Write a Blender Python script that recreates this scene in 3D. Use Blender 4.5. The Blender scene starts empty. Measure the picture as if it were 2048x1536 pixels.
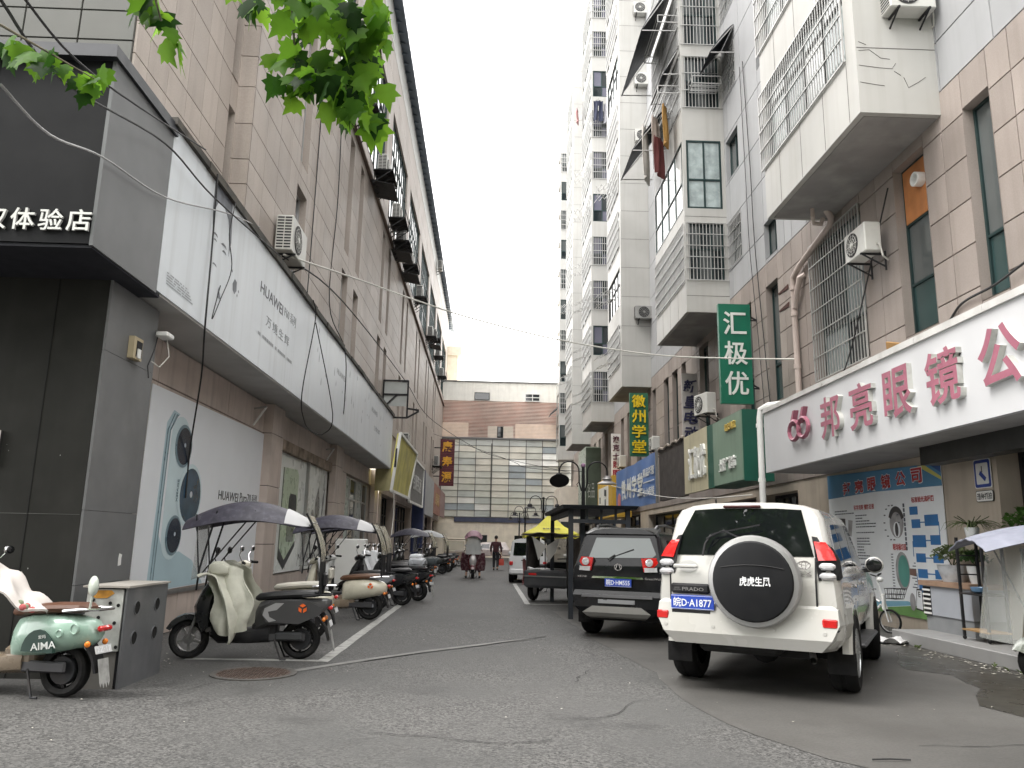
import bpy, bmesh, math, random
from mathutils import Vector, Matrix
R = math.radians
random.seed(7)
scn = bpy.context.scene
COL = scn.collection
# ---------------------------------------------------------------- camera
cam_d = bpy.data.cameras.new('camera'); cam = bpy.data.objects.new('camera', cam_d); COL.objects.link(cam)
cam_d.sensor_width = 36.0; cam_d.lens = 36.0 * 1560 / 2048; cam_d.clip_start = 0.05; cam_d.clip_end = 3000
_d = Vector((-50, -315, -1560)).normalized(); _u = Vector((156, 7868, -1560)).normalized()
_u = (_u - _d * _u.dot(_d)).normalized(); _x = _d.cross(_u)
cam.matrix_world = Matrix((_x, _d, _u)).to_4x4(); cam.location = (0, 0, 1.5)
scn.camera = cam
# ---------------------------------------------------------------- world: bright overcast sky
SUN_EL, SUN_AZ = R(58), R(256)          # azimuth clockwise from +Y
wd = bpy.data.worlds.new('World'); scn.world = wd; wd.use_nodes = True
wn = wd.node_tree; wn.nodes.clear()
sky = wn.nodes.new('ShaderNodeTexSky'); sky.sky_type = 'NISHITA'; sky.sun_disc = False
sky.sun_elevation = SUN_EL; sky.sun_rotation = SUN_AZ; sky.air_density = 1.0; sky.dust_density = 1.0; sky.ozone_density = 1.0
hsv = wn.nodes.new('ShaderNodeHueSaturation'); hsv.inputs['Saturation'].default_value = 0.10
bg = wn.nodes.new('ShaderNodeBackground'); bg.inputs['Strength'].default_value = 0.15
wo = wn.nodes.new('ShaderNodeOutputWorld')
cld = wn.nodes.new('ShaderNodeMix'); cld.data_type = 'RGBA'; cld.inputs['Factor'].default_value = .72; cld.inputs[7].default_value = (6.65, 6.5, 6.3, 1)   # even cloud layer over the clear sky
wn.links.new(sky.outputs[0], hsv.inputs['Color']); wn.links.new(hsv.outputs[0], cld.inputs[6]); wn.links.new(cld.outputs[2], bg.inputs[0]); wn.links.new(bg.outputs[0], wo.inputs[0])
sd = bpy.data.lights.new('sun', 'SUN'); sd.energy = .7; sd.angle = R(30); sd.color = (1, .96, .9)
so = bpy.data.objects.new('sun', sd); COL.objects.link(so)
_sv = Vector((math.sin(SUN_AZ) * math.cos(SUN_EL), math.cos(SUN_AZ) * math.cos(SUN_EL), math.sin(SUN_EL)))
so.rotation_euler = _sv.to_track_quat('Z', 'Y').to_euler(); so.location = (0, -10, 60)
vs = scn.view_settings; vs.view_transform = 'Standard'; vs.look = 'None'; vs.gamma = 1; vs.use_curve_mapping = False; vs.exposure = 2.45
scn.cycles.use_denoising = True
scn.cycles.max_bounces = 8; scn.cycles.diffuse_bounces = 4; scn.cycles.transparent_max_bounces = 16
# ---------------------------------------------------------------- mesh builder
I4 = Matrix.Identity(4)
def T(x, y, z): return Matrix.Translation((x, y, z))
def RZ(a): return Matrix.Rotation(a, 4, 'Z')
def RX(a): return Matrix.Rotation(a, 4, 'X')
def RY(a): return Matrix.Rotation(a, 4, 'Y')
class MB:
    def __init__(s): s.v = []; s.f = []; s.m = []; s.M = I4; s.mi = 0
    def add(s, vs_, fs):
        o = len(s.v); M = s.M
        s.v += [tuple(M @ Vector(p)) for p in vs_]
        s.f += [tuple(i + o for i in f) for f in fs]; s.m += [s.mi] * len(fs); return s
    def box(s, x0, x1, y0, y1, z0, z1):
        return s.add([(x0,y0,z0),(x1,y0,z0),(x1,y1,z0),(x0,y1,z0),(x0,y0,z1),(x1,y0,z1),(x1,y1,z1),(x0,y1,z1)],
                     [(3,2,1,0),(4,5,6,7),(0,1,5,4),(1,2,6,5),(2,3,7,6),(3,0,4,7)])
    def cbox(s, c, d, b=.02):
        """box with chamfered edges: centre, full size, chamfer"""
        hx, hy, hz = d[0]/2, d[1]/2, d[2]/2; b = min(b, hx*.9, hy*.9, hz*.9)
        rings = []
        def ring(z, x, y, k): return [(c[0]+sx, c[1]+sy, c[2]+z) for sx, sy in ((-x,-y+k),(-x+k,-y),(x-k,-y),(x,-y+k),(x,y-k),(x-k,y),(-x+k,y),(-x,y-k))]
        rings = [ring(-hz, hx-b, hy-b, b*.5), ring(-hz+b, hx, hy, b), ring(hz-b, hx, hy, b), ring(hz, hx-b, hy-b, b*.5)]
        return s.loft(rings)
    def loft(s, rings, closed=True, caps=True):
        n = len(rings[0]); vs_ = [p for r in rings for p in r]; fs = []
        for i in range(len(rings)-1):
            for j in range(n if closed else n-1):
                k = (j+1) % n
                fs.append((i*n+j, i*n+k, (i+1)*n+k, (i+1)*n+j))
        if caps and closed:
            fs.append(tuple(range(n-1, -1, -1))); fs.append(tuple((len(rings)-1)*n+j for j in range(n)))
        return s.add(vs_, fs)
    def tube(s, pts, r, n=6, caps=True):
        pts = [Vector(p) for p in pts]; rs = r if isinstance(r, (list, tuple)) else [r]*len(pts)
        rings = []; up = Vector((0,0,1))
        t0 = (pts[1]-pts[0]).normalized()
        if abs(t0.z) > .95: up = Vector((1,0,0))
        a = t0.cross(up).normalized()
        for i, p in enumerate(pts):
            t = (pts[min(i+1, len(pts)-1)] - pts[max(i-1, 0)])
            if t.length < 1e-9: t = t0
            t.normalize(); a = (a - t*a.dot(t))
            if a.length < 1e-6: a = t.orthogonal()
            a.normalize(); b = t.cross(a)
            rings.append([p + (a*math.cos(2*math.pi*k/n) + b*math.sin(2*math.pi*k/n))*rs[i] for k in range(n)])
        return s.loft(rings, True, caps)
    def bar(s, p, q, w, h=None):
        """rectangular bar from p to q"""
        p, q = Vector(p), Vector(q); h = h or w; t = (q-p).normalized(); up = Vector((0,0,1)) if abs(t.z) < .95 else Vector((0,1,0))
        a = t.cross(up).normalized()*w/2; b = a.normalized().cross(t)*h/2
        return s.loft([[p-a-b, p+a-b, p+a+b, p-a+b], [q-a-b, q+a-b, q+a+b, q-a+b]])
    def lathe(s, prof, n=16, M=I4, caps=True):
        old = s.M; s.M = old @ M
        s.loft([[(r*math.cos(2*math.pi*k/n), r*math.sin(2*math.pi*k/n), z) for k in range(n)] for r, z in prof], True, caps); s.M = old; return s
    def prism(s, poly, z0, z1, M=I4):
        old = s.M; s.M = old @ M; n = len(poly)
        s.loft([[(p[0], p[1], z0) for p in poly], [(p[0], p[1], z1) for p in poly]]); s.M = old; return s
    def ell(s, c, r, n=10, m=6, M=I4):
        old = s.M; s.M = old @ M
        rings = [[(c[0]+r[0]*math.sin(a)*math.cos(2*math.pi*k/n), c[1]+r[1]*math.sin(a)*math.sin(2*math.pi*k/n), c[2]+r[2]*math.cos(a)) for k in range(n)]
                 for a in [math.pi*(.04+.92*i/m) for i in range(m+1)]]
        s.loft(rings); s.M = old; return s
    def grid(s, f, nu, nv):
        vs_ = [f(i/nu, j/nv) for j in range(nv+1) for i in range(nu+1)]
        fs = [(j*(nu+1)+i, j*(nu+1)+i+1, (j+1)*(nu+1)+i+1, (j+1)*(nu+1)+i) for j in range(nv) for i in range(nu)]
        return s.add(vs_, fs)
    def slab(s, f, nu, nv, th):
        """sheet f(u,v) with thickness th along its normal"""
        P = [[Vector(f(i/nu, j/nv)) for i in range(nu+1)] for j in range(nv+1)]
        Q = []
        for j in range(nv+1):
            row = []
            for i in range(nu+1):
                a = P[j][min(i+1,nu)]-P[j][max(i-1,0)]; b = P[min(j+1,nv)][i]-P[max(j-1,0)][i]
                nn = a.cross(b); nn = nn.normalized() if nn.length > 1e-9 else Vector((0,0,1)); row.append(P[j][i]+nn*th)
            Q.append(row)
        w = nu+1; N = w*(nv+1); fs = []
        for j in range(nv):
            for i in range(nu):
                q = (j*w+i, j*w+i+1, (j+1)*w+i+1, (j+1)*w+i); fs.append(q[::-1]); fs.append(tuple(x+N for x in q))
        bd = [i for i in range(nu)] + [j*w+nu for j in range(nv)] + [nv*w+i for i in range(nu,0,-1)] + [j*w for j in range(nv,0,-1)]
        for k in range(len(bd)):
            a, b = bd[k], bd[(k+1) % len(bd)]; fs.append((a, b, b+N, a+N))
        return s.add([p for r in P for p in r]+[p for r in Q for p in r], fs)
    def mesh(s, name, mats, ang=.6, smooth=True):
        me = bpy.data.meshes.new(name); me.from_pydata(s.v, [], s.f)
        for m in (mats if isinstance(mats, (list, tuple)) else [mats]): me.materials.append(m)
        if max(s.m, default=0) > 0: me.polygons.foreach_set('material_index', s.m)
        bm = bmesh.new(); bm.from_mesh(me); bmesh.ops.recalc_face_normals(bm, faces=bm.faces)
        if smooth:
            for f in bm.faces: f.smooth = True
            for e in bm.edges:
                if len(e.link_faces) == 2 and e.calc_face_angle(0) > ang: e.smooth = False
        bm.to_mesh(me); bm.free(); me.update(); return me
WT = {}
def _link(o, parent, loc, rot, w):
    COL.objects.link(o)
    if parent is not None:
        o.parent = parent
        if w: o.location = Vector(loc or (0,0,0)) - WT[parent.name]
        elif loc is not None: o.location = loc
    elif loc is not None: o.location = loc
    if rot is not None:
        if isinstance(rot, Matrix): o.rotation_euler = rot.to_euler()
        else: o.rotation_euler = rot
    WT[o.name] = (WT[parent.name] if parent is not None else Vector((0,0,0))) + Vector(o.location)
    return o
def tag(o, label=None, cat=None, group=None, kind=None):
    if label: o['label'] = label
    if cat: o['category'] = cat
    if group: o['group'] = group
    if kind: o['kind'] = kind
    return o
def root(name, label, cat, loc=(0,0,0), rz=0, group=None, kind=None):
    o = bpy.data.objects.new(name, None); o.empty_display_size = .1
    _link(o, None, loc, (0,0,rz), False); return tag(o, label, cat, group, kind)
def part(name, g, mats=None, parent=None, loc=None, rot=None, w=False, label=None, kind=None, smooth=True, ang=.6):
    me = g if isinstance(g, bpy.types.Mesh) else g.mesh(name, mats, ang, smooth)
    o = bpy.data.objects.new(name, me); _link(o, parent, loc, rot, w)
    return tag(o, label=label, kind=kind)
def solo(name, g, mats, label, cat, group=None, kind=None, loc=None, rot=None, smooth=True, ang=.6):
    me = g if isinstance(g, bpy.types.Mesh) else g.mesh(name, mats, ang, smooth)
    o = bpy.data.objects.new(name, me); _link(o, None, loc, rot, False); return tag(o, label, cat, group, kind)
def struct(name, g, mats, loc=None, smooth=True):
    return tag(part(name, g, mats, None, loc, smooth=smooth), kind='structure')
def clone(o, parent=None):
    c = o.copy(); COL.objects.link(c); c.parent = parent
    for ch in list(o.children): clone(ch, c)
    return c
# orientations for flat things: L on a wall facing +X, F facing the camera (-Y), S on a wall facing -X
OR = {'L': Matrix(((0,0,1),(1,0,0),(0,1,0))), 'S': Matrix(((0,0,-1),(-1,0,0),(0,1,0))), 'F': Matrix(((1,0,0),(0,0,-1),(0,1,0)))}
_tc = {}
def text_mesh(body, w, h, mats, depth=.01, bold=.01, res=2, lead=1.0, shear=0, space=1.0):
    k = (body, w, h, mats if not isinstance(mats, list) else tuple(mats), depth, bold)
    if k in _tc: return _tc[k]
    c = bpy.data.curves.new('t', 'FONT'); c.body = body; c.size = 1; c.offset = bold; c.resolution_u = res
    c.align_x = 'CENTER'; c.align_y = 'CENTER'; c.space_line = lead; c.shear = shear; c.space_character = space
    o = bpy.data.objects.new('t', c)
    me = bpy.data.meshes.new_from_object(o)
    bpy.data.objects.remove(o); bpy.data.curves.remove(c)
    xs = [v.co.x for v in me.vertices]; ys = [v.co.y for v in me.vertices]
    cx, cy = (min(xs)+max(xs))/2, (min(ys)+max(ys))/2; sx = w/(max(xs)-min(xs)); sy = (h/(max(ys)-min(ys))) if h else sx
    bm = bmesh.new(); bm.from_mesh(me)
    for v in bm.verts: v.co = Vector(((v.co.x-cx)*sx, (v.co.y-cy)*sy, 0))
    bmesh.ops.remove_doubles(bm, verts=bm.verts, dist=1e-5)
    if depth > .0005:
        r = bmesh.ops.extrude_face_region(bm, geom=bm.faces[:])
        for v in r['geom']:
            if isinstance(v, bmesh.types.BMVert): v.co.z += depth
    bmesh.ops.recalc_face_normals(bm, faces=bm.faces); bm.normal_update()
    for f in bm.faces: f.smooth = False
    if isinstance(mats, (list, tuple)) and depth > .0005:
        for f in bm.faces: f.material_index = 0 if abs(f.normal.z) > .7 else 1
    me.materials.clear()
    for m in (mats if isinstance(mats, (list, tuple)) else [mats]): me.materials.append(m)
    if not isinstance(mats, (list, tuple)):
        for f in bm.faces: f.material_index = 0
    bm.to_mesh(me); bm.free()
    _tc[k] = me; return me
def text(name, body, w, h, mats, parent, pos, face, depth=.01, bold=.01, wc=True, roll=0, **kw):
    """lettering centred at pos (its back on pos), facing 'L','S' or 'F'"""
    m = OR[face].to_4x4() @ RZ(roll)
    return part(name, text_mesh(body, w, h, mats, depth, bold, **kw), None, parent, pos, m, wc)
# ---------------------------------------------------------------- materials
_mc = {}
def mat(name, col, rough=.6, metal=0, var=.1, vs=2.0, dirt=0, dcol=(.09,.085,.075), ds=1.2, streak=0, bump=0, bs=60, coat=0, spec=.5, alpha=1, trans=0, emit=0, fine=0, fs=90, ior=1.45, objvar=0):
    if name in _mc: return _mc[name]
    m = bpy.data.materials.new(name); m.use_nodes = True; nt = m.node_tree; N = nt.nodes; L = nt.links
    b = N['Principled BSDF']; b.inputs['Roughness'].default_value = rough; b.inputs['Metallic'].default_value = metal
    b.inputs['Specular IOR Level'].default_value = spec; b.inputs['Coat Weight'].default_value = coat; b.inputs['Coat Roughness'].default_value = .06
    b.inputs['Alpha'].default_value = alpha; b.inputs['Transmission Weight'].default_value = trans; b.inputs['IOR'].default_value = ior
    geo = N.new('ShaderNodeNewGeometry'); pos = geo.outputs['Position']
    def noise(scale, detail=3, vec=None):
        n = N.new('ShaderNodeTexNoise'); n.inputs['Scale'].default_value = scale; n.inputs['Detail'].default_value = detail
        L.new(vec if vec else pos, n.inputs['Vector']); return n.outputs['Fac']
    def mapr(s, a, b_, c, d):
        n = N.new('ShaderNodeMapRange'); n.inputs[1].default_value = a; n.inputs[2].default_value = b_; n.inputs[3].default_value = c; n.inputs[4].default_value = d
        L.new(s, n.inputs[0]); return n.outputs[0]
    def mix(fac, A, B, mode='MIX'):
        n = N.new('ShaderNodeMix'); n.data_type = 'RGBA'; n.blend_type = mode
        L.new(fac, n.inputs['Factor']) if not isinstance(fac, (int, float)) else setattr(n.inputs['Factor'], 'default_value', fac)
        for i, X in ((6, A), (7, B)):
            if isinstance(X, tuple): n.inputs[i].default_value = (*X[:3], 1)
            else: L.new(X, n.inputs[i])
        return n.outputs[2]
    c = tuple(col)
    out = None
    if var > 0:
        out = mix(mapr(noise(vs, 5), .3, .7, 0, 1), tuple(x*(1-var) for x in c), tuple(min(1, x*(1+var)) for x in c))
    if fine > 0:
        out = mix(mapr(noise(fs, 2), .35, .65, 0, 1), out or c, tuple(x*(1-fine) for x in c)) if False else mix(mapr(noise(fs, 2), .38, .62, 0, fine), out or c, tuple(x*.25 for x in c))
    if streak > 0:
        mp = N.new('ShaderNodeMapping'); mp.inputs['Scale'].default_value = (5, 5, .22); L.new(pos, mp.inputs[0])
        out = mix(mapr(noise(1.0, 4, mp.outputs[0]), .5, .78, 0, streak), out or c, dcol)
    if dirt > 0:
        out = mix(mapr(noise(ds, 7), .48, .75, 0, dirt), out or c, dcol)
    if objvar > 0:   # each cladding piece a slightly different batch
        oi = N.new('ShaderNodeObjectInfo'); hv = N.new('ShaderNodeHueSaturation'); L.new(mapr(oi.outputs['Random'], 0, 1, 1-objvar, 1+objvar*.7), hv.inputs['Value']); L.new(out, hv.inputs['Color']); out = hv.outputs[0]
    if out is not None: L.new(out, b.inputs['Base Color'])
    else: b.inputs['Base Color'].default_value = (*c, 1)
    rn = mapr(noise(vs*2.3, 3), .3, .7, max(0, rough-.06), min(1, rough+.06)); L.new(rn, b.inputs['Roughness'])
    if bump > 0:
        bp = N.new('ShaderNodeBump'); bp.inputs['Strength'].default_value = bump; bp.inputs['Distance'].default_value = .01
        L.new(noise(bs, 3), bp.inputs['Height']); L.new(bp.outputs[0], b.inputs['Normal'])
    if emit > 0:
        b.inputs['Emission Color'].default_value = (*c, 1); b.inputs['Emission Strength'].default_value = emit
    _mc[name] = m; return m
def glass(name, col=(.02,.03,.03), rough=.04, **k): return mat(name, col, rough, 0, var=.15, vs=.8, spec=.8, **k)
def clear(name, tint=(.9,.92,.92), a=.18, rough=.1):
    """thin clear or hazy plastic sheet"""
    if name in _mc: return _mc[name]
    m = mat(name, tint, rough, var=.05); m.node_tree.nodes['Principled BSDF'].inputs['Alpha'].default_value = a; return m
black_rubber = mat('black_rubber', (.012,.012,.0125), .8, spec=.2, var=.2, vs=8, dirt=.25, dcol=(.07,.065,.06), ds=5, bump=.2, bs=150)
black_plastic = mat('black_plastic', (.016,.016,.018), .5, spec=.25, var=.15, vs=6, dirt=.15, dcol=(.1,.095,.085), ds=4)
dark_metal = mat('dark_metal', (.022,.023,.026), .55, .1, spec=.3, var=.15, vs=5, dirt=.3, dcol=(.08,.06,.045), ds=4)
chrome = mat('chrome', (.65,.65,.66), .12, 1, var=.05)
steel = mat('steel', (.42,.42,.42), .35, .85, var=.12, vs=6, dirt=.3, dcol=(.16,.12,.09), ds=6)
steel_bar = mat('steel_bar', (.52,.52,.51), .4, .55, var=.12, vs=6, dirt=.25, dcol=(.2,.15,.11), ds=6)
wire_black = mat('wire_black', (.015,.015,.016), .6, var=0)
wire_white = mat('wire_white', (.55,.54,.5), .6, var=.1)
white_paint = mat('white_paint', (.74,.74,.72), .5, var=.05, dirt=.12, ds=1.5)
red_lens = mat('red_lens', (.5,.012,.012), .12, var=.1, vs=20, spec=.8, coat=.6)
amber_lens = mat('amber_lens', (.8,.22,.02), .15, var=.1, vs=20, coat=.5)
clear_lens = mat('clear_lens', (.6,.6,.62), .12, .3, var=.15, vs=25, coat=.6)
# ================================================================= ground
def asphalt_mat():
    m = bpy.data.materials.new('asphalt'); m.use_nodes = True; nt = m.node_tree; N = nt.nodes; L = nt.links; b = N['Principled BSDF']; b.inputs['Specular IOR Level'].default_value = .35
    geo = N.new('ShaderNodeNewGeometry'); pos = geo.outputs['Position']
    def noise(sc, det, rgh=.5):
        n = N.new('ShaderNodeTexNoise'); n.inputs['Scale'].default_value = sc; n.inputs['Detail'].default_value = det; n.inputs['Roughness'].default_value = rgh
        L.new(pos, n.inputs['Vector']); return n.outputs['Fac']
    def mr(s, a, c, d, e):
        n = N.new('ShaderNodeMapRange'); n.inputs[1].default_value = a; n.inputs[2].default_value = c; n.inputs[3].default_value = d; n.inputs[4].default_value = e
        L.new(s, n.inputs[0]); return n.outputs[0]
    def mix(f, A, B, mode='MIX'):
        n = N.new('ShaderNodeMix'); n.data_type = 'RGBA'; n.blend_type = mode; L.new(f, n.inputs['Factor'])
        for i, X in ((6, A), (7, B)):
            if isinstance(X, tuple): n.inputs[i].default_value = (*X, 1)
            else: L.new(X, n.inputs[i])
        return n.outputs[2]
    vor = N.new('ShaderNodeTexVoronoi'); vor.inputs['Scale'].default_value = 58; L.new(pos, vor.inputs['Vector'])
    sep = N.new('ShaderNodeSeparateColor'); L.new(vor.outputs['Color'], sep.inputs[0])
    chips = mix(mr(sep.outputs[0], .0, 1, 0, 1), (.014,.014,.014), (.135,.132,.128))
    base = mix(mr(noise(.35, 4), .35, .65, 0, 1), (.060,.060,.059), (.074,.073,.071))
    rough_zone = mr(noise(.5, 5, .6), .38, .58, .12, .85)
    c = mix(rough_zone, base, chips)
    damp = mr(noise(.8, 6, .65), .55, .68, 0, 1)
    c = mix(damp, c, (.045,.044,.043)) if False else mix(mr(damp, 0, 1, 0, .62), c, (.018,.0175,.017))
    stain = mr(noise(4.0, 5, .7), .62, .8, 0, .55)
    c = mix(stain, c, (.04,.036,.032))
    L.new(c, b.inputs['Base Color'])
    L.new(mr(damp, 0, 1, .72, .58), b.inputs['Roughness'])
    bp = N.new('ShaderNodeBump'); bp.inputs['Strength'].default_value = .55; bp.inputs['Distance'].default_value = .006
    L.new(vor.outputs['Distance'], bp.inputs['Height']); L.new(bp.outputs[0], b.inputs['Normal'])
    return m
asphalt = asphalt_mat()
g = MB().add([(-400,-150,0),(400,-150,0),(400,700,0),(-400,700,0)], [(0,1,2,3)])
struct('ground', g, asphalt)
concrete = mat('apron_concrete', (.080,.0775,.073), .62, var=.22, vs=.6, dirt=.45, dcol=(.045,.042,.038), ds=1.1, bump=.25, bs=40, fine=.25, fs=45)
def sheet(name, pts, z, m):
    """flat ground sheet with a slightly ragged edge"""
    out = []
    for i in range(len(pts)):
        a, b = Vector(pts[i]), Vector(pts[(i+1) % len(pts)]); n = max(1, int((b-a).length/.35))
        for k in range(n):
            p = a.lerp(b, k/n); out.append((p.x+random.uniform(-.03,.03), p.y+random.uniform(-.03,.03), z))
    return struct(name, MB().add(out, [tuple(range(len(out)))]), m, smooth=False)
sheet('apron_pavement', [(1.5,18),(1.65,15.6),(1.75,12.9),(1.9,11.2),(2.05,9.75),(1.95,8.2),(2.2,6.7),(2.5,6.0),(3.3,5.1),(4.5,4.6),(7.2,4.2),(8.0,4.3),(8.0,18.5)], .004, concrete)
wet = mat('wet_concrete', (.036,.033,.027), .3, var=.2, vs=1.5, dirt=.4, dcol=(.02,.019,.016), ds=3, bump=.1, bs=50)
sheet('damp_pavement', [(6.74,13.0),(6.3,12.3),(5.6,10.9),(5.35,10.3),(5.75,9.9),(5.6,9.4),(5.5,9.0),(5.2,8.55),(4.9,8.0),(5.0,7.4),(6.7,7.2),(6.78,10)], .008, wet)
line_m = mat('road_line_paint', (.33,.33,.315), .6, var=.12, vs=5, dirt=.8, dcol=(.075,.074,.071), ds=7)
def strip(name, p, q, w, z=.004, m=line_m):
    p, q = Vector((*p,0)), Vector((*q,0)); t = (q-p).normalized(); n = Vector((-t.y, t.x, 0))*w/2; L_ = (q-p).length; k = max(1, int(L_/.3))
    a = [p+t*L_*i/k+n*random.uniform(.92,1.05) for i in range(k+1)]; b = [p+t*L_*i/k-n*random.uniform(.92,1.05) for i in range(k+1)]
    pts = [(v.x,v.y,z) for v in a] + [(v.x,v.y,z) for v in reversed(b)]
    return struct(name, MB().add(pts, [tuple(range(len(pts)))]), m, smooth=False)
strip('parking_line', (-2.0,10.2), (-2.0,24.6), .15); strip('parking_line', (-1.98,26.0), (-1.98,27.2), .15)
strip('parking_line', (-3.7,10.28), (-1.93,10.28), .13, .005)
strip('parking_line', (1.04,20.0), (1.04,29.5), .14); strip('parking_line', (1.0,19.95), (2.1,19.95), .13, .005)
patch_m = mat('road_patch', (.15,.148,.142), .7, var=.15, vs=4, dirt=.5, dcol=(.10,.099,.095), ds=5)
for a, b in (((-2.17,9.51),(-1.66,10.2)),((-1.66,10.2),(-.81,11.28)),((-.81,11.28),(.24,12.39)),((.24,12.39),(.75,12.9))):
    strip('patch_road', a, b, .13, .006, patch_m)
crack_m = mat('road_crack', (.02,.02,.02), .9, var=0)
for a, b in (((-1.5,10.28),(-.85,11.1)),((-.85,11.1),(.1,12.12)),((.1,12.15),(1.0,13.2))):
    strip('crack_road', a, b, .03, .009, crack_m)
rc = random.Random(4)
for p0, ang, n in (((-.9,6.6),.15,9),((.6,7.2),-.1,8),((-3.0,8.2),.9,6),((3.4,6.4),.05,7),((1.0,9.0),1.2,6)):
    p = Vector(p0); a = ang; cm_ = MB()
    for k in range(n):
        a += rc.uniform(-.5,.5); d_ = Vector((math.cos(a),math.sin(a))); q = p+d_*rc.uniform(.12,.25); w_ = Vector((-d_.y,d_.x))*rc.uniform(.003,.007)
        cm_.add([(p.x+w_.x,p.y+w_.y,.0095),(p.x-w_.x,p.y-w_.y,.0095),(q.x-w_.x,q.y-w_.y,.0095),(q.x+w_.x,q.y+w_.y,.0095)], [(0,1,2,3)]); p = q
    struct('crack_road', cm_, crack_m, smooth=False)
# manhole cover
r = root('manhole_cover', 'round rusty iron manhole cover set in the asphalt', 'manhole cover', (-2.57,9.28,0))
iron = mat('manhole_iron', (.085,.06,.05), .6, .3, var=.3, vs=8, dirt=.5, dcol=(.14,.13,.12), ds=9)
part('rim', MB().lathe([(.47,0),(.47,.012),(.43,.016),(.41,.008)], 36), mat('manhole_rim', (.10,.095,.09), .6, .4, var=.3, vs=9), r)
part('lid', MB().lathe([(.405,.002),(.40,.010)], 36), iron, r)
kn = MB()
for i in range(-7, 8):
    for j in range(-7, 8):
        x, y = i*.05, j*.05
        if math.hypot(x, y) < .37: kn.M = T(x, y, .010) @ RZ(R(45)); kn.box(-.014,.014,-.014,.014,0,.006)
part('raised_stud', kn, iron, r, kind='stuff')
# ================================================================= facades
FAC = [0]
def facade(parent, P, a0, a1, z0, z1, holes, az, zz, pm, bm_, depth=.25, t=.03, gap=.014, gapv=None, near=None, limit=300, wname='wall', pname='wall_panel', revm=None):
    """wall on the plane P(a, z, out): backing sheet with openings, reveals, and cladding panels a little proud of it"""
    FAC[0] += 1; fid = FAC[0]
    H = [h for h in holes]
    As = sorted(set([a0, a1] + [min(max(v, a0), a1) for h in H for v in h[:2]])); Zs = sorted(set([z0, z1] + [min(max(v, z0), z1) for h in H for v in h[2:4]]))
    mb = MB()
    for i in range(len(As)-1):
        for j in range(len(Zs)-1):
            ca, cz = (As[i]+As[i+1])/2, (Zs[j]+Zs[j+1])/2
            if any(h[0] < ca < h[1] and h[2] < cz < h[3] for h in H): continue
            mb.add([P(As[i],Zs[j],0),P(As[i+1],Zs[j],0),P(As[i+1],Zs[j+1],0),P(As[i],Zs[j+1],0)], [(0,1,2,3)])
    mb.mi = 1
    for h in H:
        b0, b1, c0, c1 = h[:4]; e = t+.002
        for (p, q) in (((b0,c0),(b1,c0)),((b1,c0),(b1,c1)),((b1,c1),(b0,c1)),((b0,c1),(b0,c0))):
            mb.add([P(*p,e),P(*q,e),P(*q,-depth),P(*p,-depth)], [(0,1,2,3)])
    wall = part(wname, mb, [bm_, revm or pm], parent, w=True, smooth=False)
    if not az: return wall
    rects = []
    for j in range(len(zz)-1):
        for i in range(len(az)-1):
            cells = [(az[i], az[i+1], zz[j], zz[j+1])]
            for h in H:
                nxt = []
                for c in cells:
                    if h[0] >= c[1]-.02 or h[1] <= c[0]+.02 or h[2] >= c[3]-.02 or h[3] <= c[2]+.02: nxt.append(c); continue
                    if c[0] < h[0]: nxt.append((c[0], h[0], c[2], c[3]))
                    if c[1] > h[1]: nxt.append((h[1], c[1], c[2], c[3]))
                    lo, hi = max(c[0], h[0]), min(c[1], h[1])
                    if c[2] < h[2]: nxt.append((lo, hi, c[2], h[2]))
                    if c[3] > h[3]: nxt.append((lo, hi, h[3], c[3]))
                cells = nxt
            rects += [c for c in cells if c[1]-c[0] > .06 and c[3]-c[2] > .06]
    if near: rects.sort(key=near)
    cache = {}; rest = MB()
    def shape(m, w_, h_, c=(0,0), rel=True):
        g2 = gap/2
        gv = (gapv or gap)/2; x0, x1, y0, y1 = c[0]-w_/2+gv, c[0]+w_/2-gv, c[1]-h_/2+g2, c[1]+h_/2-g2; k = .002 if gapv else .006
        O = Vector(P(0,0,0)) if rel else Vector((0,0,0))
        q = lambda a, z, o: Vector(P(a,z,o))-O
        m.add([q(x0,y0,0),q(x1,y0,0),q(x1,y1,0),q(x0,y1,0),q(x0+k,y0+k,t),q(x1-k,y0+k,t),q(x1-k,y1-k,t),q(x0+k,y1-k,t)],
              [(4,5,6,7),(0,1,5,4),(1,2,6,5),(2,3,7,6),(3,0,4,7)])
    for n, c in enumerate(rects):
        w_, h_ = round(c[1]-c[0], 3), round(c[3]-c[2], 3); ctr = ((c[0]+c[1])/2, (c[2]+c[3])/2)
        if n < limit:
            if (w_, h_) not in cache:
                m = MB(); shape(m, w_, h_); cache[(w_, h_)] = m.mesh(pname, pm, smooth=False)
            part(pname, cache[(w_, h_)], None, wall, P(ctr[0], ctr[1], 0), w=True)
        else: shape(rest, c[1]-c[0], c[3]-c[2], ctr, False)
    if rest.f: part(pname, rest, pm, parent, w=True, kind='stuff', smooth=False)
    return wall
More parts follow.
